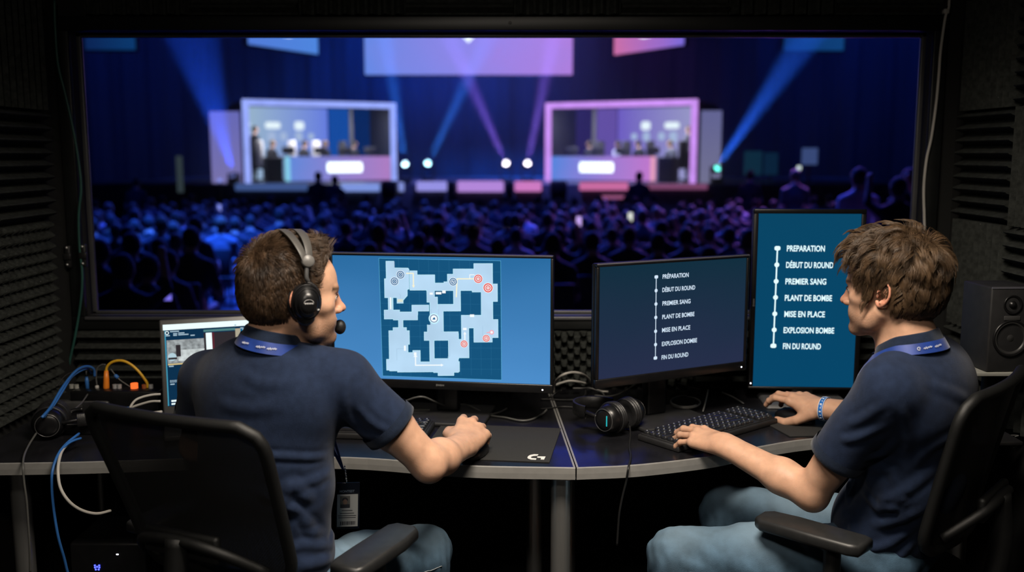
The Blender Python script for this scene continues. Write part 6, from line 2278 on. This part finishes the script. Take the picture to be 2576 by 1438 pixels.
# middle tangle
pl = [c6(*p_) for p_ in ((420, 352), (560, 292), (740, 238), (880, 285), (1020, 335), (1200, 320), (1320, 365), (1440, 428), (1620, 455), (1780, 487), (1900, 475), (2010, 420), (2060, 372))]
lf = [.02, .05, .075, .05, .02, .015, .01, .0, 0, 0, 0, 0, .01]
cable('monitor_cable', [d3(*p_, l_) for p_, l_ in zip(pl, lf)], .0030, grey_c, 'long dark grey cable winding in front of the map monitor base')
pl = [c6(*p_) for p_ in ((1430, 425), (1510, 415), (1580, 395), (1640, 362))]
cable('monitor_cable', [d3(*p_, .004) for p_ in pl], .0028, grey_c, 'short grey cable end curling behind the gripping hand')
for pts, ls, m, r, lab in (
        ([(150, 930), (160, 840), (210, 760), (280, 718), (370, 702), (460, 718), (530, 762), (588, 838)], [.02, .05, .085, .10, .10, .09, .06, .02], white_c, .0042, 'thick white cable arching high between the two landscape monitors'),
        ([(150, 850), (250, 815), (330, 798), (420, 806), (508, 826)], [.035, .045, .05, .045, .03], white_c, .0038, 'second white cable lying under the white arch between the monitors'),
        ([(600, 882), (680, 914), (765, 920)], [.01, .008, .008], white_c, .0030, 'short white cable under the lower left corner of the dark monitor'),
        ([(365, 880), (460, 882), (560, 880), (690, 925), (728, 985)], [.02, .02, .018, .008, .0], grey_c, .0026, 'grey cable running right from under the white arch'),
        ([(0, 1005), (130, 1008), (260, 1014), (420, 1005), (500, 960), (510, 905)], [.0, .0, .0, .005, .012, .02], black_c, .0028, 'black cable crossing the seam behind the desk headphones'),
        ([(0, 1115), (120, 1105), (240, 1090), (380, 1095)], [0, 0, 0, 0], black_c, .0022, 'thin black cable crossing the seam nearer the front'),
        ([(60, 1000), (120, 975), (170, 935), (240, 905)], [.0, .01, .02, .03], black_c, .0032, 'short black cable by the lower right corner of the map monitor')):
    cable('monitor_cable', [d3(*cM(*p_), l_) for p_, l_ in zip(pts, ls)], r, m, lab)
for pts, ls, m, r, lab in (
        ([(310, 205), (420, 215), (520, 190), (620, 132), (672, 100)], [0, .0, .015, .045, .06], grey_c, .0028, 'grey cable rising to the bottom edge of the dark monitor'),
        ([(820, 118), (850, 200), (840, 282), (800, 350), (740, 388), (690, 395)], [.06, .03, .012, .0, 0, 0], grey_c, .0028, 'grey cable hanging from the dark monitor to the desk headphones'),
        ([(1228, 160), (1212, 240), (1186, 338)], [.05, .025, 0], grey_c, .0024, 'thin grey cable hanging straight down beside the dark monitor base'),
        ([(980, 108), (1060, 135), (1160, 158)], [.05, .04, .03], black_c, .0024, 'black cable slanting behind the dark monitor base'),
        ([(1340, 180), (1430, 220), (1516, 272)], [.02, .008, 0], grey_c, .0024, 'grey cable slanting towards the far end of the full-size keyboard'),
        ([(545, 395), (585, 430), (598, 520), (590, 620), (600, 700), (582, 790), (565, 900), (535, 1020), (510, 1150), (500, 1260), (490, 1420)], None, black_c, .0028, 'black headphone cable running over the curved desk edge and hanging down')):
    if ls is None:
        q = []
        for i, p_ in enumerate(pts):
            X = c7(*p_)
            if i < 5: q.append(d3(*X, .045 if i == 0 else (.02 if i == 1 else .0)))
            else: q.append(PY(*X, 2.335 + .004 * (i - 5)))
        cable('headphone_cable', q, r, m, lab)
    else:
        cable('monitor_cable', [d3(*c7(*p_), l_) for p_, l_ in zip(pts, ls)], r, m, lab)
ring = [d3(*c7(1045 + 120 * math.cos(t), 265 + 44 * math.sin(t)), .012) for t in np.linspace(0, 2 * PI, 26)[:-1]]
mb = MB(); mb.tube(ring, .0026, 8, closed=True); mb.tube([r_ + V3((0, 0, .004)) for r_ in ring[3:20]], .0026, 8)
tag(mb.build('cable_coil', grey_c, None, origin=ring[0]), 'cable coiled in a ring on the base of the dark monitor', 'cable')
g2 = PZ(1060, 1032, DZ + .012); mb = MB(); mb.box(g2 + V3((0, .01, .001)), (.05, .016, .002), 0)
tag(mb.build('paper_sticker', mat('faded_sticker', (.14, .14, .12), rough=.7, var=.2), None, origin=g2), 'small pale sticker on the base of the map monitor', 'sticker')
# ------------------------------------------------------------------ loudspeaker on the right
def loudspeaker():
    x0 = PY(2482, 720, 2.50)[0] + .012; zt = PY(2482, 722, 2.50)[2]; zb = PY(2482, 935, 2.50)[2]
    w, d, h = .122, .14, zt - zb
    ang = math.radians(4)
    c = (x0 + w / 2, 2.50, zb)
    root = thing('loudspeaker', 'small black studio loudspeaker on a stand by the right foam wall', 'loudspeaker', c, ang)
    MB().box2((-w / 2, 0, 0), (w / 2, d, h), .005).build('cabinet', plastic_matt, root)
    mb = MB(); mb.box2((-w / 2 + .002, -.0015, h - .004), (w / 2 - .002, .004, h + .0006)); mb.build('top_edge_trim', MATS['grey_plastic_trim'], root)
    z1, z2 = h - .047, h * .40
    mb = MB(); mb.lathe([(.026, .0), (.0255, .003), (.022, .001), (.010, -.004)], (0, -.0005, z1), (0, -1, 0), 36); mb.lathe([(.012, -.004), (.009, .003), (.005, .006), (0, .007)], (0, -.0005, z1), (0, -1, 0), 24); mb.build('tweeter', plastic, root)
    mb = MB(); mb.lathe([(.050, .0), (.0495, .004), (.046, .005), (.044, .0035)], (0, -.0005, z2), (0, -1, 0), 48); mb.build('woofer_ring', plastic, root)
    mb = MB(); mb.lathe([(.045, .002), (.042, .005), (.039, .001), (.020, -.010), (.018, -.010)], (0, -.0005, z2), (0, -1, 0), 48); mb.lathe([(.019, -.011), (.014, -.003), (.007, .001), (0, .002)], (0, -.0005, z2), (0, -1, 0), 36); mb.build('woofer', mat('woofer_cone', (.03, .03, .03), rough=.35, var=.1), root)
    mb = MB(); mb.box((0, -.001, z1 - .036), (.045, .003, .012), .0014); mb.build('port_lip', mat('port_grey', (.05, .05, .05), rough=.4, var=.1), root)
    st = thing('speaker_stand', 'black stand with a pale top plate under the loudspeaker', 'stand', (c[0], 2.58, DZ))
    hh = zb - DZ
    MB().box((-.012, .0, hh - .006), (w + .03, .17, .011), .002).build('top_plate', mat('pale_plate', (.30, .30, .27), rough=.5, var=.1), st)
    MB().cyl((0, .01, .012), (0, .01, hh - .011), .022).build('column', plastic_matt, st)
    MB().box((0, .01, .006), (.13, .15, .012), .003).build('base', plastic_matt, st)
loudspeaker()
# computer under the left desk, its lights on
ct = PY(241, 1430, 2.50)
tw = thing('computer_tower', 'black computer tower with a small blue light under the left desk', 'computer', (ct[0] + .03, 2.75, 0))
MB().box((0, 0, .23), (.21, .48, .45), .008).build('case', plastic, tw)
mb = MB()
for dx, dz in ((-.006, 0), (.006, 0), (0, .002), (-.004, -.006), (.004, -.006), (-.006, .006), (.006, .006)): mb.box((-.03 + dx, -.2415, ct[2] + dz), (.0045, .002, .0045), .0008)
mb.build('blue_light', emat('blue_led', (.06, .08, 1.0), 4.0), tw)
q = PY(292, 1397, 2.50); mb = MB(); mb.box((q[0] - ct[0] - .03, -.2415, q[2]), (.006, .002, .003), .0006); mb.build('white_light', led_white, tw)
# ------------------------------------------------------------------ office chairs
mesh_m = bpy.data.materials.new('chair_mesh'); mesh_m.use_nodes = True
_nt = mesh_m.node_tree; _b = _nt.nodes['Principled BSDF']; _b.inputs['Base Color'].default_value = (.010, .010, .010, 1); _b.inputs['Roughness'].default_value = .7
_tc = _nt.nodes.new('ShaderNodeTexCoord'); _ck = _nt.nodes.new('ShaderNodeTexChecker'); _ck.inputs['Scale'].default_value = 420
_nt.links.new(_tc.outputs['Object'], _ck.inputs['Vector'])
_mm = _nt.nodes.new('ShaderNodeMath'); _mm.operation = 'MULTIPLY'; _mm.inputs[1].default_value = .12
_nt.links.new(_ck.outputs['Fac'], _mm.inputs[0])
_tr = _nt.nodes.new('ShaderNodeBsdfTransparent'); _mx = _nt.nodes.new('ShaderNodeMixShader')
_nt.links.new(_mm.outputs[0], _mx.inputs[0]); _nt.links.new(_b.outputs[0], _mx.inputs[1]); _nt.links.new(_tr.outputs[0], _mx.inputs[2])
_nt.links.new(_mx.outputs[0], _nt.nodes['Material Output'].inputs['Surface'])
chair_frame = mat('chair_frame_black', (.0055, .0058, .0058), rough=.5, var=.2, vscale=40, bump=.25, bscale=900)
arm_pad = mat('arm_pad_rubber', (.017, .0175, .018), rough=.42, var=.15, vscale=60, bump=.08, bscale=700)
seat_fab = mat('seat_fabric', (.012, .012, .013), rough=.9, var=.3, vscale=120, bump=.4, bscale=600)

def office_chair(label, loc, rz, arm_l, arm_r, top=.985, y0=-.185, lean=.125, arm_y=-.02):
    root = thing('office_chair', label, 'chair', (*loc, 0), rz)
    S = SDF(); S.U(s_ell((0, .02, .445), (.27, .27, .05)), .01); S.U(s_ell((0, .02, .44), (.24, .25, .045)), .02); S.I(s_plane((0, 0, .455), (0, 0, 1)), .02)
    v, q = S.mesh((-.3, -.3, .36), (.3, .33, .52), .012); np_mesh('seat', v, q, seat_fab, root)
    # outline of the back: superellipse-like rounded shape in its own plane
    def bk(u, t):
        """u -1..1 across, t 0..1 up"""
        hw = .205 + .030 * t
        z = .60 + (top - .60) * t
        y = y0 - lean * t ** 1.1 + .035 * (u * u) * (1 - .3 * t)
        return V3((u * hw, y, z))
    nu, nt_ = 25, 21
    def sq(u, t):                                  # round the corners
        tt = t; c = .16
        lim = 1.0
        for (edge, s) in ((1 - t, 1), (t, -1)):
            if edge < c:
                k = 1 - edge / c
                lim = min(lim, 1 - .20 * (1 - math.sqrt(max(0, 1 - k * k))))
        return bk(u * lim, tt)
    P = np.array([[sq(u, t) for t in np.linspace(0, 1, nt_)] for u in np.linspace(-1, 1, nu)])
    mb = MB(); mb.grid(P, 0, True)
    o = mb.build('backrest', mesh_m, root)
    # frame round the outline
    rim = [sq(-1, t) for t in np.linspace(0, 1, 21)] + [sq(u, 1) for u in np.linspace(-.92, .92, 16)] + [sq(1, t) for t in np.linspace(1, 0, 21)] + [sq(u, 0) for u in np.linspace(.92, -.92, 12)]
    mb = MB(); mb.tube(rim, .0135, 10, closed=True); mb.build('back_frame', chair_frame, o)
    mb = MB(); mb.tube(catmull([(0, -.11, .40), (0, -.25, .46), (0, -.285, .58), (0, -.275, .72)], 8), [.026] * 25, 10); mb.box((0, -.262, .70), (.20, .02, .06), .008)
    mb.tube(catmull([(-.17, -.20, .64), (-.10, -.268, .70), (0, -.28, .715), (.10, -.268, .70), (.17, -.20, .64)], 6), .012, 8)
    mb.build('back_support', chair_frame, root)
    for s in (-1, 1):
        a = thing('armrest', None, None); a.parent = root
        x = -arm_l if s < 0 else arm_r
        poly = [(-.038, -.125), (.030, -.130), (.040, -.11), (.046, .05), (.040, .115), (.022, .132), (-.026, .132), (-.042, .112), (-.046, -.02), (-.046, -.10)]
        mb = MB(); mb.prism([(x + px_, py_ + arm_y) for px_, py_ in poly], .632, .662, bev=.008, smooth=True); mb.build('pad', arm_pad, a)
        mb = MB(); mb.tube(catmull([(x, -.02, .635), (x, -.02, .52), (x - s * .01, -.01, .46), (s * .20, .0, .42)], 6), .020, 10); mb.build('post', chair_frame, a)
    mb = MB(); mb.cyl((0, 0, .12), (0, 0, .40), .028); mb.box((0, 0, .395), (.22, .26, .03), .01)
    mb.build('column', chair_frame, root)
    for k in range(5):
        t = 2 * PI * k / 5 + .3
        e = V3((.29 * math.cos(t), .29 * math.sin(t), .065))
        mb = MB(); mb.tube([(0, 0, .115), e * .6 + V3((0, 0, .045)), e], [.028, .024, .018], 10); l_ = mb.build('base_leg', chair_frame, root)
        d = V3((-math.sin(t), math.cos(t), 0)); mb = MB()
        for s in (-1, 1): mb.cyl(e * 1.0 + d * s * .006 + V3((0, 0, -.037)), e + d * s * .024 + V3((0, 0, -.037)), .028)
        mb.cyl(e + V3((0, 0, -.03)), e, .010, seg=10)
        mb.build('caster', plastic, l_)
    return root
office_chair('black mesh-backed office chair under the person with the headset', (-.593, 2.169), math.radians(-24), .245, .330)
office_chair('black mesh-backed office chair under the person typing without a headset', (.9525, 2.360), math.radians(48.6), .352, .27, y0=-.20, lean=.075, arm_y=.03)

# ------------------------------------------------------------------ headset, lanyards, badge, wristband
HFA = PERSON_A['HF']
def headset():
    HM = PERSON_A['HM']
    O = PERSON_A['JJ']['head']
    root = thing('headset', 'black headset with a boom microphone worn by the person holding the mouse', 'headset', O)
    P = lambda q: HM @ V3(q)
    cx, cz = .002, .000
    for s in (-1, 1):
        ax = unit(HM @ V3((-.05, s, -.02)))
        c = P((cx, s * .084, cz))
        mb = MB()
        # dome with steps, slightly taller than wide
        prof = [(0, .040), (.012, .0395), (.0205, .036), (.0215, .034), (.026, .031), (.0275, .028), (.0315, .024), (.0330, .020), (.0350, .014), (.0365, .006), (.0365, .0)]
        B = basis(ax, HM[:, 2]); seg = 40
        rings = np.array([[c + h * B[:, 0] + r * (math.cos(2 * PI * k / seg) * B[:, 1] * .90 + math.sin(2 * PI * k / seg) * B[:, 2] * 1.12) for k in range(seg)] for r, h in prof])
        mb.grid(np.transpose(rings, (1, 0, 2)), 0, True, closed_u=True)
        for (r_, h_) in ((.0205, .0352), (.0285, .0285), (.0345, .0195)):
            mb.tube([c + h_ * B[:, 0] + r_ * (math.cos(2 * PI * k / 40) * B[:, 1] * .90 + math.sin(2 * PI * k / 40) * B[:, 2] * 1.12) for k in range(40)], .0011, 6, closed=True)
        mb.ell(c + P((0, 0, -.034)) + ax * .010, (.020, .016, .018), HM)
        cup = mb.build('ear_cup', plastic, root)
        mb = MB()
        prof = [(.0365, .002), (.0395, .0), (.0405, -.006), (.0395, -.012), (.034, -.016), (.024, -.012)]
        rings = np.array([[c + h * B[:, 0] + r * (1 + .018 * (k % 2)) * (math.cos(2 * PI * k / 72) * B[:, 1] * .92 + math.sin(2 * PI * k / 72) * B[:, 2] * 1.12) for k in range(72)] for r, h in prof])
        mb.grid(np.transpose(rings, (1, 0, 2)), 0, True, closed_u=True)
        mb.build('ear_pad', pad_ring, root)
        # printed oval and marks on the cup
        mb = MB(); e = []
        for k in range(28):
            t = 2 * PI * k / 28
            if 3.3 < t < 5.9: continue
            e.append(c + ax * .0395 + B[:, 1] * (.0105 * math.cos(t)) + B[:, 2] * (.0075 * math.sin(t) + .002))
        mb.tube(e, .0005, 5)
        for k in range(7):
            q = c + ax * .0400 + B[:, 1] * (-.0075 + k * .0025) + B[:, 2] * .0015
            mb.box(q, (.0010, .0017, .0022 if k % 2 else .0034), 0, 0, B)
        mb.box(c + ax * .030 + B[:, 1] * -.020 * s + B[:, 2] * -.014, (.001, .010, .003), 0, 0, B)
        mb.build('printed_mark', mat('cup_print', (.55, .55, .55), rough=.5, var=.05), cup)
        # hinge disc, slider and arm
        hz_ = P((.004, s * .098, .088))
        mb = MB(); mb.lathe([(0, .008), (.012, .0075), (.0145, .004), (.015, -.004), (0, -.005)], hz_, unit(HM @ V3((0, s, .25))), 28); mb.build('hinge_disc', mat('hinge_grey', (.13, .125, .12), rough=.4, var=.1), root)
        mb = MB(); mb.tube(catmull([P((cx + .002, s * .102, cz + .045)), P((.0, s * .104, .055)), P((.003, s * .098, .086))], 6), .0048, 10); mb.build('slider', mat('slider_grey', (.09, .09, .09), rough=.35, metal=.3, var=.1), root)
    # split headband: two strips that part towards the crown
    for sx in (-1, 1):
        G = []
        for k in range(41):
            t = PI * k / 40
            y = -math.cos(t) * .102; z = .080 + math.sin(t) ** .85 * .066
            spread = .0035 + .0125 * math.sin(t)
            c = V3((.003 - .012 * math.sin(t) + sx * spread, y, z))
            r = unit(V3((0, y * .85, z - .055)))
            wd = .0062 + .0030 * math.sin(t)
            G.append([P(c + V3((-wd, 0, 0)) + r * .0035), P(c + V3((wd, 0, 0)) + r * .0035), P(c + V3((wd, 0, 0)) - r * .003), P(c + V3((-wd, 0, 0)) - r * .003), P(c + V3((-wd, 0, 0)) + r * .0035)])
        mb = MB(); mb.grid(np.array(G), 0, True); mb.build('headband', mat('band_grey', (.075, .072, .068), rough=.5, var=.15), root)
    mb = MB(); G = [P((.003 - .012, -math.cos(t) * .092, .082 + math.sin(t) ** .85 * .057)) for t in np.linspace(.35, PI - .35, 24)]
    mb.tube(G, .0030, 8); mb.build('inner_strap', plastic, root)
    # boom and foam from the far cup
    bm_ = catmull([P((.0, .118, -.02)), P((.045, .108, -.060)), P((.090, .070, -.082)), P((.112, .030, -.080))], 8)
    mb = MB(); mb.tube(bm_, .0028, 8); mb.build('boom', plastic, root)
    mb = MB(); mb.ell(P((.114, .018, -.078)), (.014, .014, .017), HM); mb.build('microphone_foam', pad_ring, root)
headset()

lan_m = mat('blue_lanyard_ribbon', (.012, .045, .26), rough=.45, var=.2, vscale=30, sheen=.3)
lan_print = mat('lanyard_print', (.62, .66, .75), rough=.5, var=.05)
badge_pl = mat('badge_plastic', (.012, .016, .028), rough=.2, var=.1)
badge_paper = mat('badge_paper', (.80, .80, .77), rough=.6, var=.05)
ink_dark = mat('badge_ink', (.06, .06, .07), rough=.6, var=.1)
def lanyard(cfg, label, end, marks):
    J, f, u, l, NA = cfg['JJ'], cfg['f'], cfg['u'], cfg['l'], cfg['NA']
    nb = J['neck']; SH = cfg['shirt_sdf']
    NB = basis(NA, f)
    root = thing('lanyard', label, 'lanyard', nb)
    def ringpt(a, h, r):
        fr = math.cos(a)
        drop = -.030 * max(0, fr) ** 1.5 + .004
        dd = math.cos(a) * NB[:, 2] + math.sin(a) * NB[:, 1]
        return nb - u * .022 + f * .004 + NA * (h * (1 + .15 * max(0, -fr)) + drop) + dd * (r * (1 + .10 * max(0, fr)))
    a0 = .50
    G = []
    for a in np.linspace(a0, 2 * PI - a0, 60):
        G.append([ringpt(a, .0145, .0755), ringpt(a, .004, .0800), ringpt(a, -.007, .0845)])
    G = np.array(G)
    # two straps down the chest to the clip
    def strap(start, s):
        pts = []
        A, B_ = start.mean(0), V3(end)
        for t in np.linspace(0, 1, 18)[1:]:
            q = A * (1 - t) + B_ * t
            pts.append(q)
        q = np.array(pts)
        e = SH.ev(q)
        fix = e < .006
        q2 = q.copy(); q2[fix] = SH.project(q[fix], .006)
        rows = []
        n = SH.grad(q2)
        for i in range(len(q2)):
            t = unit(q2[min(i + 1, len(q2) - 1)] - q2[max(i - 1, 0)])
            w = unit(np.cross(t, n[i])) * s
            wd = .009 * (1 - .45 * i / len(q2))
            rows.append([q2[i] - w * wd, q2[i], q2[i] + w * wd])
        return rows
    r1 = strap(G[0], 1); r2 = strap(G[-1], 1)
    def orient(r, g):
        return r if np.linalg.norm(r[0][0] - g[0]) < np.linalg.norm(r[0][2] - g[0]) else [x[::-1] for x in r]
    allr = orient(r1, G[0])[::-1] + list(G) + orient(r2, G[-1])
    A = np.array(allr)
    Nn = np.cross(np.gradient(A[:, 1], axis=0), A[:, 2] - A[:, 0]); Nn /= np.linalg.norm(Nn, axis=1, keepdims=True) + 1e-9
    mb = MB(); mb.grid(A, 0, True); mb.build('ribbon', lan_m, root, nb)
    # printed marks
    mb = MB()
    for (a, kind) in marks:
        c = ringpt(a, .004, .0812); t = unit(ringpt(a + .01, .004, .0812) - ringpt(a - .01, .004, .0812)); v = unit(ringpt(a, .0145, .0767) - ringpt(a, -.007, .0857)); 
        if v[2] < 0: v = -v
        n = unit(np.cross(t, v))
        if n @ (c - nb) < 0: n = -n
        t = np.cross(v, n)
        M = np.stack([t, v, n], 1)
        c = c + n * .0006
        if kind == 'G':
            for k in range(9):
                th = math.radians(40 + k * 32); mb.box(c + t * (.0034 * math.cos(th)) + v * (.0034 * math.sin(th)), (.0018, .0012, .0004), 0, 0, M @ rotz(th + PI / 2))
            mb.box(c + t * .0017, (.0034, .0011, .0004), 0, 0, M)
        else:
            for k in range(9):
                h = (.002, .0045, .003, .006, .0022, .0038, .0025, .0048, .002)[k]
                mb.box(c + t * (-.010 + k * .0024) + v * ((k - 4) * .0003), (.0013, h, .0004), 0, 0, M @ rotz(.5))
    mb.build('printed_marks', lan_print, root, nb)
    return root
eA = PY(863, 1180, 2.235)
lanyard(PERSON_A, 'blue lanyard round the neck of the person with the headset', eA, [(math.radians(162), 's'), (math.radians(145), 's'), (math.radians(190), 's')])
eB = PERSON_B['JJ']['mid'] + PERSON_B['f'] * .150 + V3((0, 0, .03))
lanyard(PERSON_B, 'blue lanyard round the neck of the person typing without a headset', eB, [(math.radians(226), 's'), (math.radians(240), 'G'), (math.radians(207), 's')])
def badge(label, top, face, tilt=0.0, w=.056, h=.118):
    n = unit(V3((*face, 0))); u = V3((0, 0, 1)); t = np.cross(u, n)
    # t points right as seen from the front
    M = np.stack([t, -n, u], 1) @ roty(tilt)
    root = thing('identity_badge', label, 'badge', top)
    mb = MB(); mb.box(M @ V3((0, 0, -h / 2)), (w, .003, h), .001, 0, M); mb.build('holder', badge_pl, root)
    mb = MB(); mb.box(M @ V3((-.001, -.0021, -.030 - .040)), (w - .006, .0008, .082), 0, 0, M); card = mb.build('card', badge_paper, root)
    mb = MB(); mb.text('MONTEST', .0080, M @ np.array(((1, 0, 0), (0, 0, -1), (0, 1, 0.0))), M @ V3((-.021, -.0024, -.024)), bold=.00025); mb.build('heading', mat('badge_heading', (.20, .26, .34), rough=.5, var=.05), card)
    mb = MB(); mb.box(M @ V3((-.007, -.0027, -.048)), (.024, .0006, .030), 0, 0, M)
    mb.box(M @ V3((-.007, -.0032, -.0585)), (.022, .0006, .009), 0, 1, M)
    mb.ell(M @ V3((-.007, -.0031, -.0475)), (.0056, .0007, .0078), M, 2, 14, 8)
    mb.ell(M @ V3((-.007, -.0029, -.0425)), (.0072, .0006, .0062), M, 1, 14, 8)
    mb.build('portrait', [mat('portrait_ground', (.24, .23, .21), rough=.6, var=.05), ink_dark, mat('portrait_face', (.42, .27, .20), rough=.6, var=.05)], card)
    mb = MB()
    for z, w_, dx in ((-.070, .026, 0), (-.077, .034, 0), (-.083, .044, 0), (-.088, .042, 0)): mb.box(M @ V3((-.002 + dx, -.0027, z)), (w_, .0005, .0015), 0, 0, M)
    x = -.018; k = 0
    while x < .018:
        wd = (.0008, .0016, .0006, .0011, .0020)[k % 5]; mb.box(M @ V3((x, -.0027, -.102)), (wd, .0005, .009), 0, 0, M); x += wd + (.0007, .0010, .0006)[k % 3]; k += 1
    mb.build('print', ink_dark, card)
    mb = MB()
    for i in range(7): mb.ell(M @ V3((-.004 - .0008 * i, 0, .003 + i * .0062)), (.0022, .0022, .0030), None, 0, 10, 6)
    mb.build('clip_chain', mat('chrome_beads', (.75, .75, .75), rough=.15, metal=1.0), root)
badge('hanging white identity badge with a small portrait, below the map monitor desk edge', PY(876, 1213, 2.235), (.18, -1), math.radians(2))
# paper wristband
J = PERSON_B['JJ']; ax = unit(J['el_r'] - J['wr_r']); c = J['wr_r'] + ax * .004
B_ = basis(ax, (0, 0, 1)); wb = thing('wristband', 'blue and white event wristband on the mouse hand of the person typing', 'wristband', c)
G = []
for k in range(40):
    t = 2 * PI * k / 40
    d = math.cos(t) * B_[:, 1] * .0395 + math.sin(t) * B_[:, 2] * .0335
    G.append([c + d * .97 - ax * .0075, c + d - ax * .0075, c + d * 1.02, c + d + ax * .0075, c + d * .97 + ax * .0075])
mb = MB(); mb.grid(np.array(G), 0, True, closed_u=True); mb.build('band', mat('wristband_blue', (.02, .16, .55), rough=.4, var=.15), wb, c)
mb = MB()
for k in range(40):
    t = 2 * PI * k / 40
    d = math.cos(t) * B_[:, 1] * .0395 + math.sin(t) * B_[:, 2] * .0335; n = unit(d)
    M = np.stack([ax, np.cross(n, ax), n], 1)
    if k % 4 == 0: mb.box(c + d * 1.03, (.0058, .0042, .0008), .0003, 0, M, seg=1)
    elif k % 4 == 2: mb.box(c + d * 1.03 + ax * .001, (.0035, .0022, .0008), 0, 0, M)
    mb.box(c + d * 1.005 - ax * .0066, (.0014, .0052, .0008), 0, 0, M); mb.box(c + d * 1.005 + ax * .0066, (.0014, .0052, .0008), 0, 0, M)
mb.build('printed_marks', mat('wristband_print', (.75, .80, .85), rough=.5, var=.05), wb, c)
# ------------------------------------------------------------------ light in the booth, view
w = bpy.data.worlds.new('world'); scene.world = w; w.use_nodes = True
w.node_tree.nodes['Background'].inputs[0].default_value = (0, 0, 0, 1)
lamp = thing('ceiling_lamp', 'square ceiling light panel over the desk', 'ceiling light', (.18, 1.62, ZC))
MB().box((0, 0, -.02), (.86, .86, .04), .008).build('housing', black_wall, lamp)
l_ = area('ceiling_light', (.18, 1.62, ZC - .05), (.18, 2.0, .5), .80, .80, 62, (1.0, .88, .74))
sp_ = .9
l_.data.spread = math.radians(126)
lamp = thing('ceiling_lamp', 'unseen fill light panel added on the ceiling at the back of the booth', 'ceiling light', (-.35, .15, ZC))
MB().box((0, 0, -.02), (.46, .46, .04), .008).build('housing', black_wall, lamp)
area('ceiling_light', (-.35, .15, ZC - .05), (-.1, 1.9, .6), .40, .40, 9, (1.0, .90, .78)).data.spread = math.radians(110)  # added fill light for necks and backs, its panel stays out of view
scene.view_settings.view_transform = 'Standard'
scene.view_settings.look = 'None'
scene.view_settings.exposure = 0
scene.view_settings.gamma = 1
scene.view_settings.use_curve_mapping = False
scene.cycles.use_denoising = True
scene.cycles.max_bounces = 6
scene.cycles.diffuse_bounces = 3
scene.cycles.glossy_bounces = 3
scene.cycles.transparent_max_bounces = 8
scene.cycles.volume_bounces = 0
scene.cycles.sample_clamp_indirect = 4.0
scene.cycles.use_adaptive_sampling = True
scene.cycles.adaptive_threshold = 0.02
scene.cycles.caustics_reflective = False
scene.cycles.caustics_refractive = False
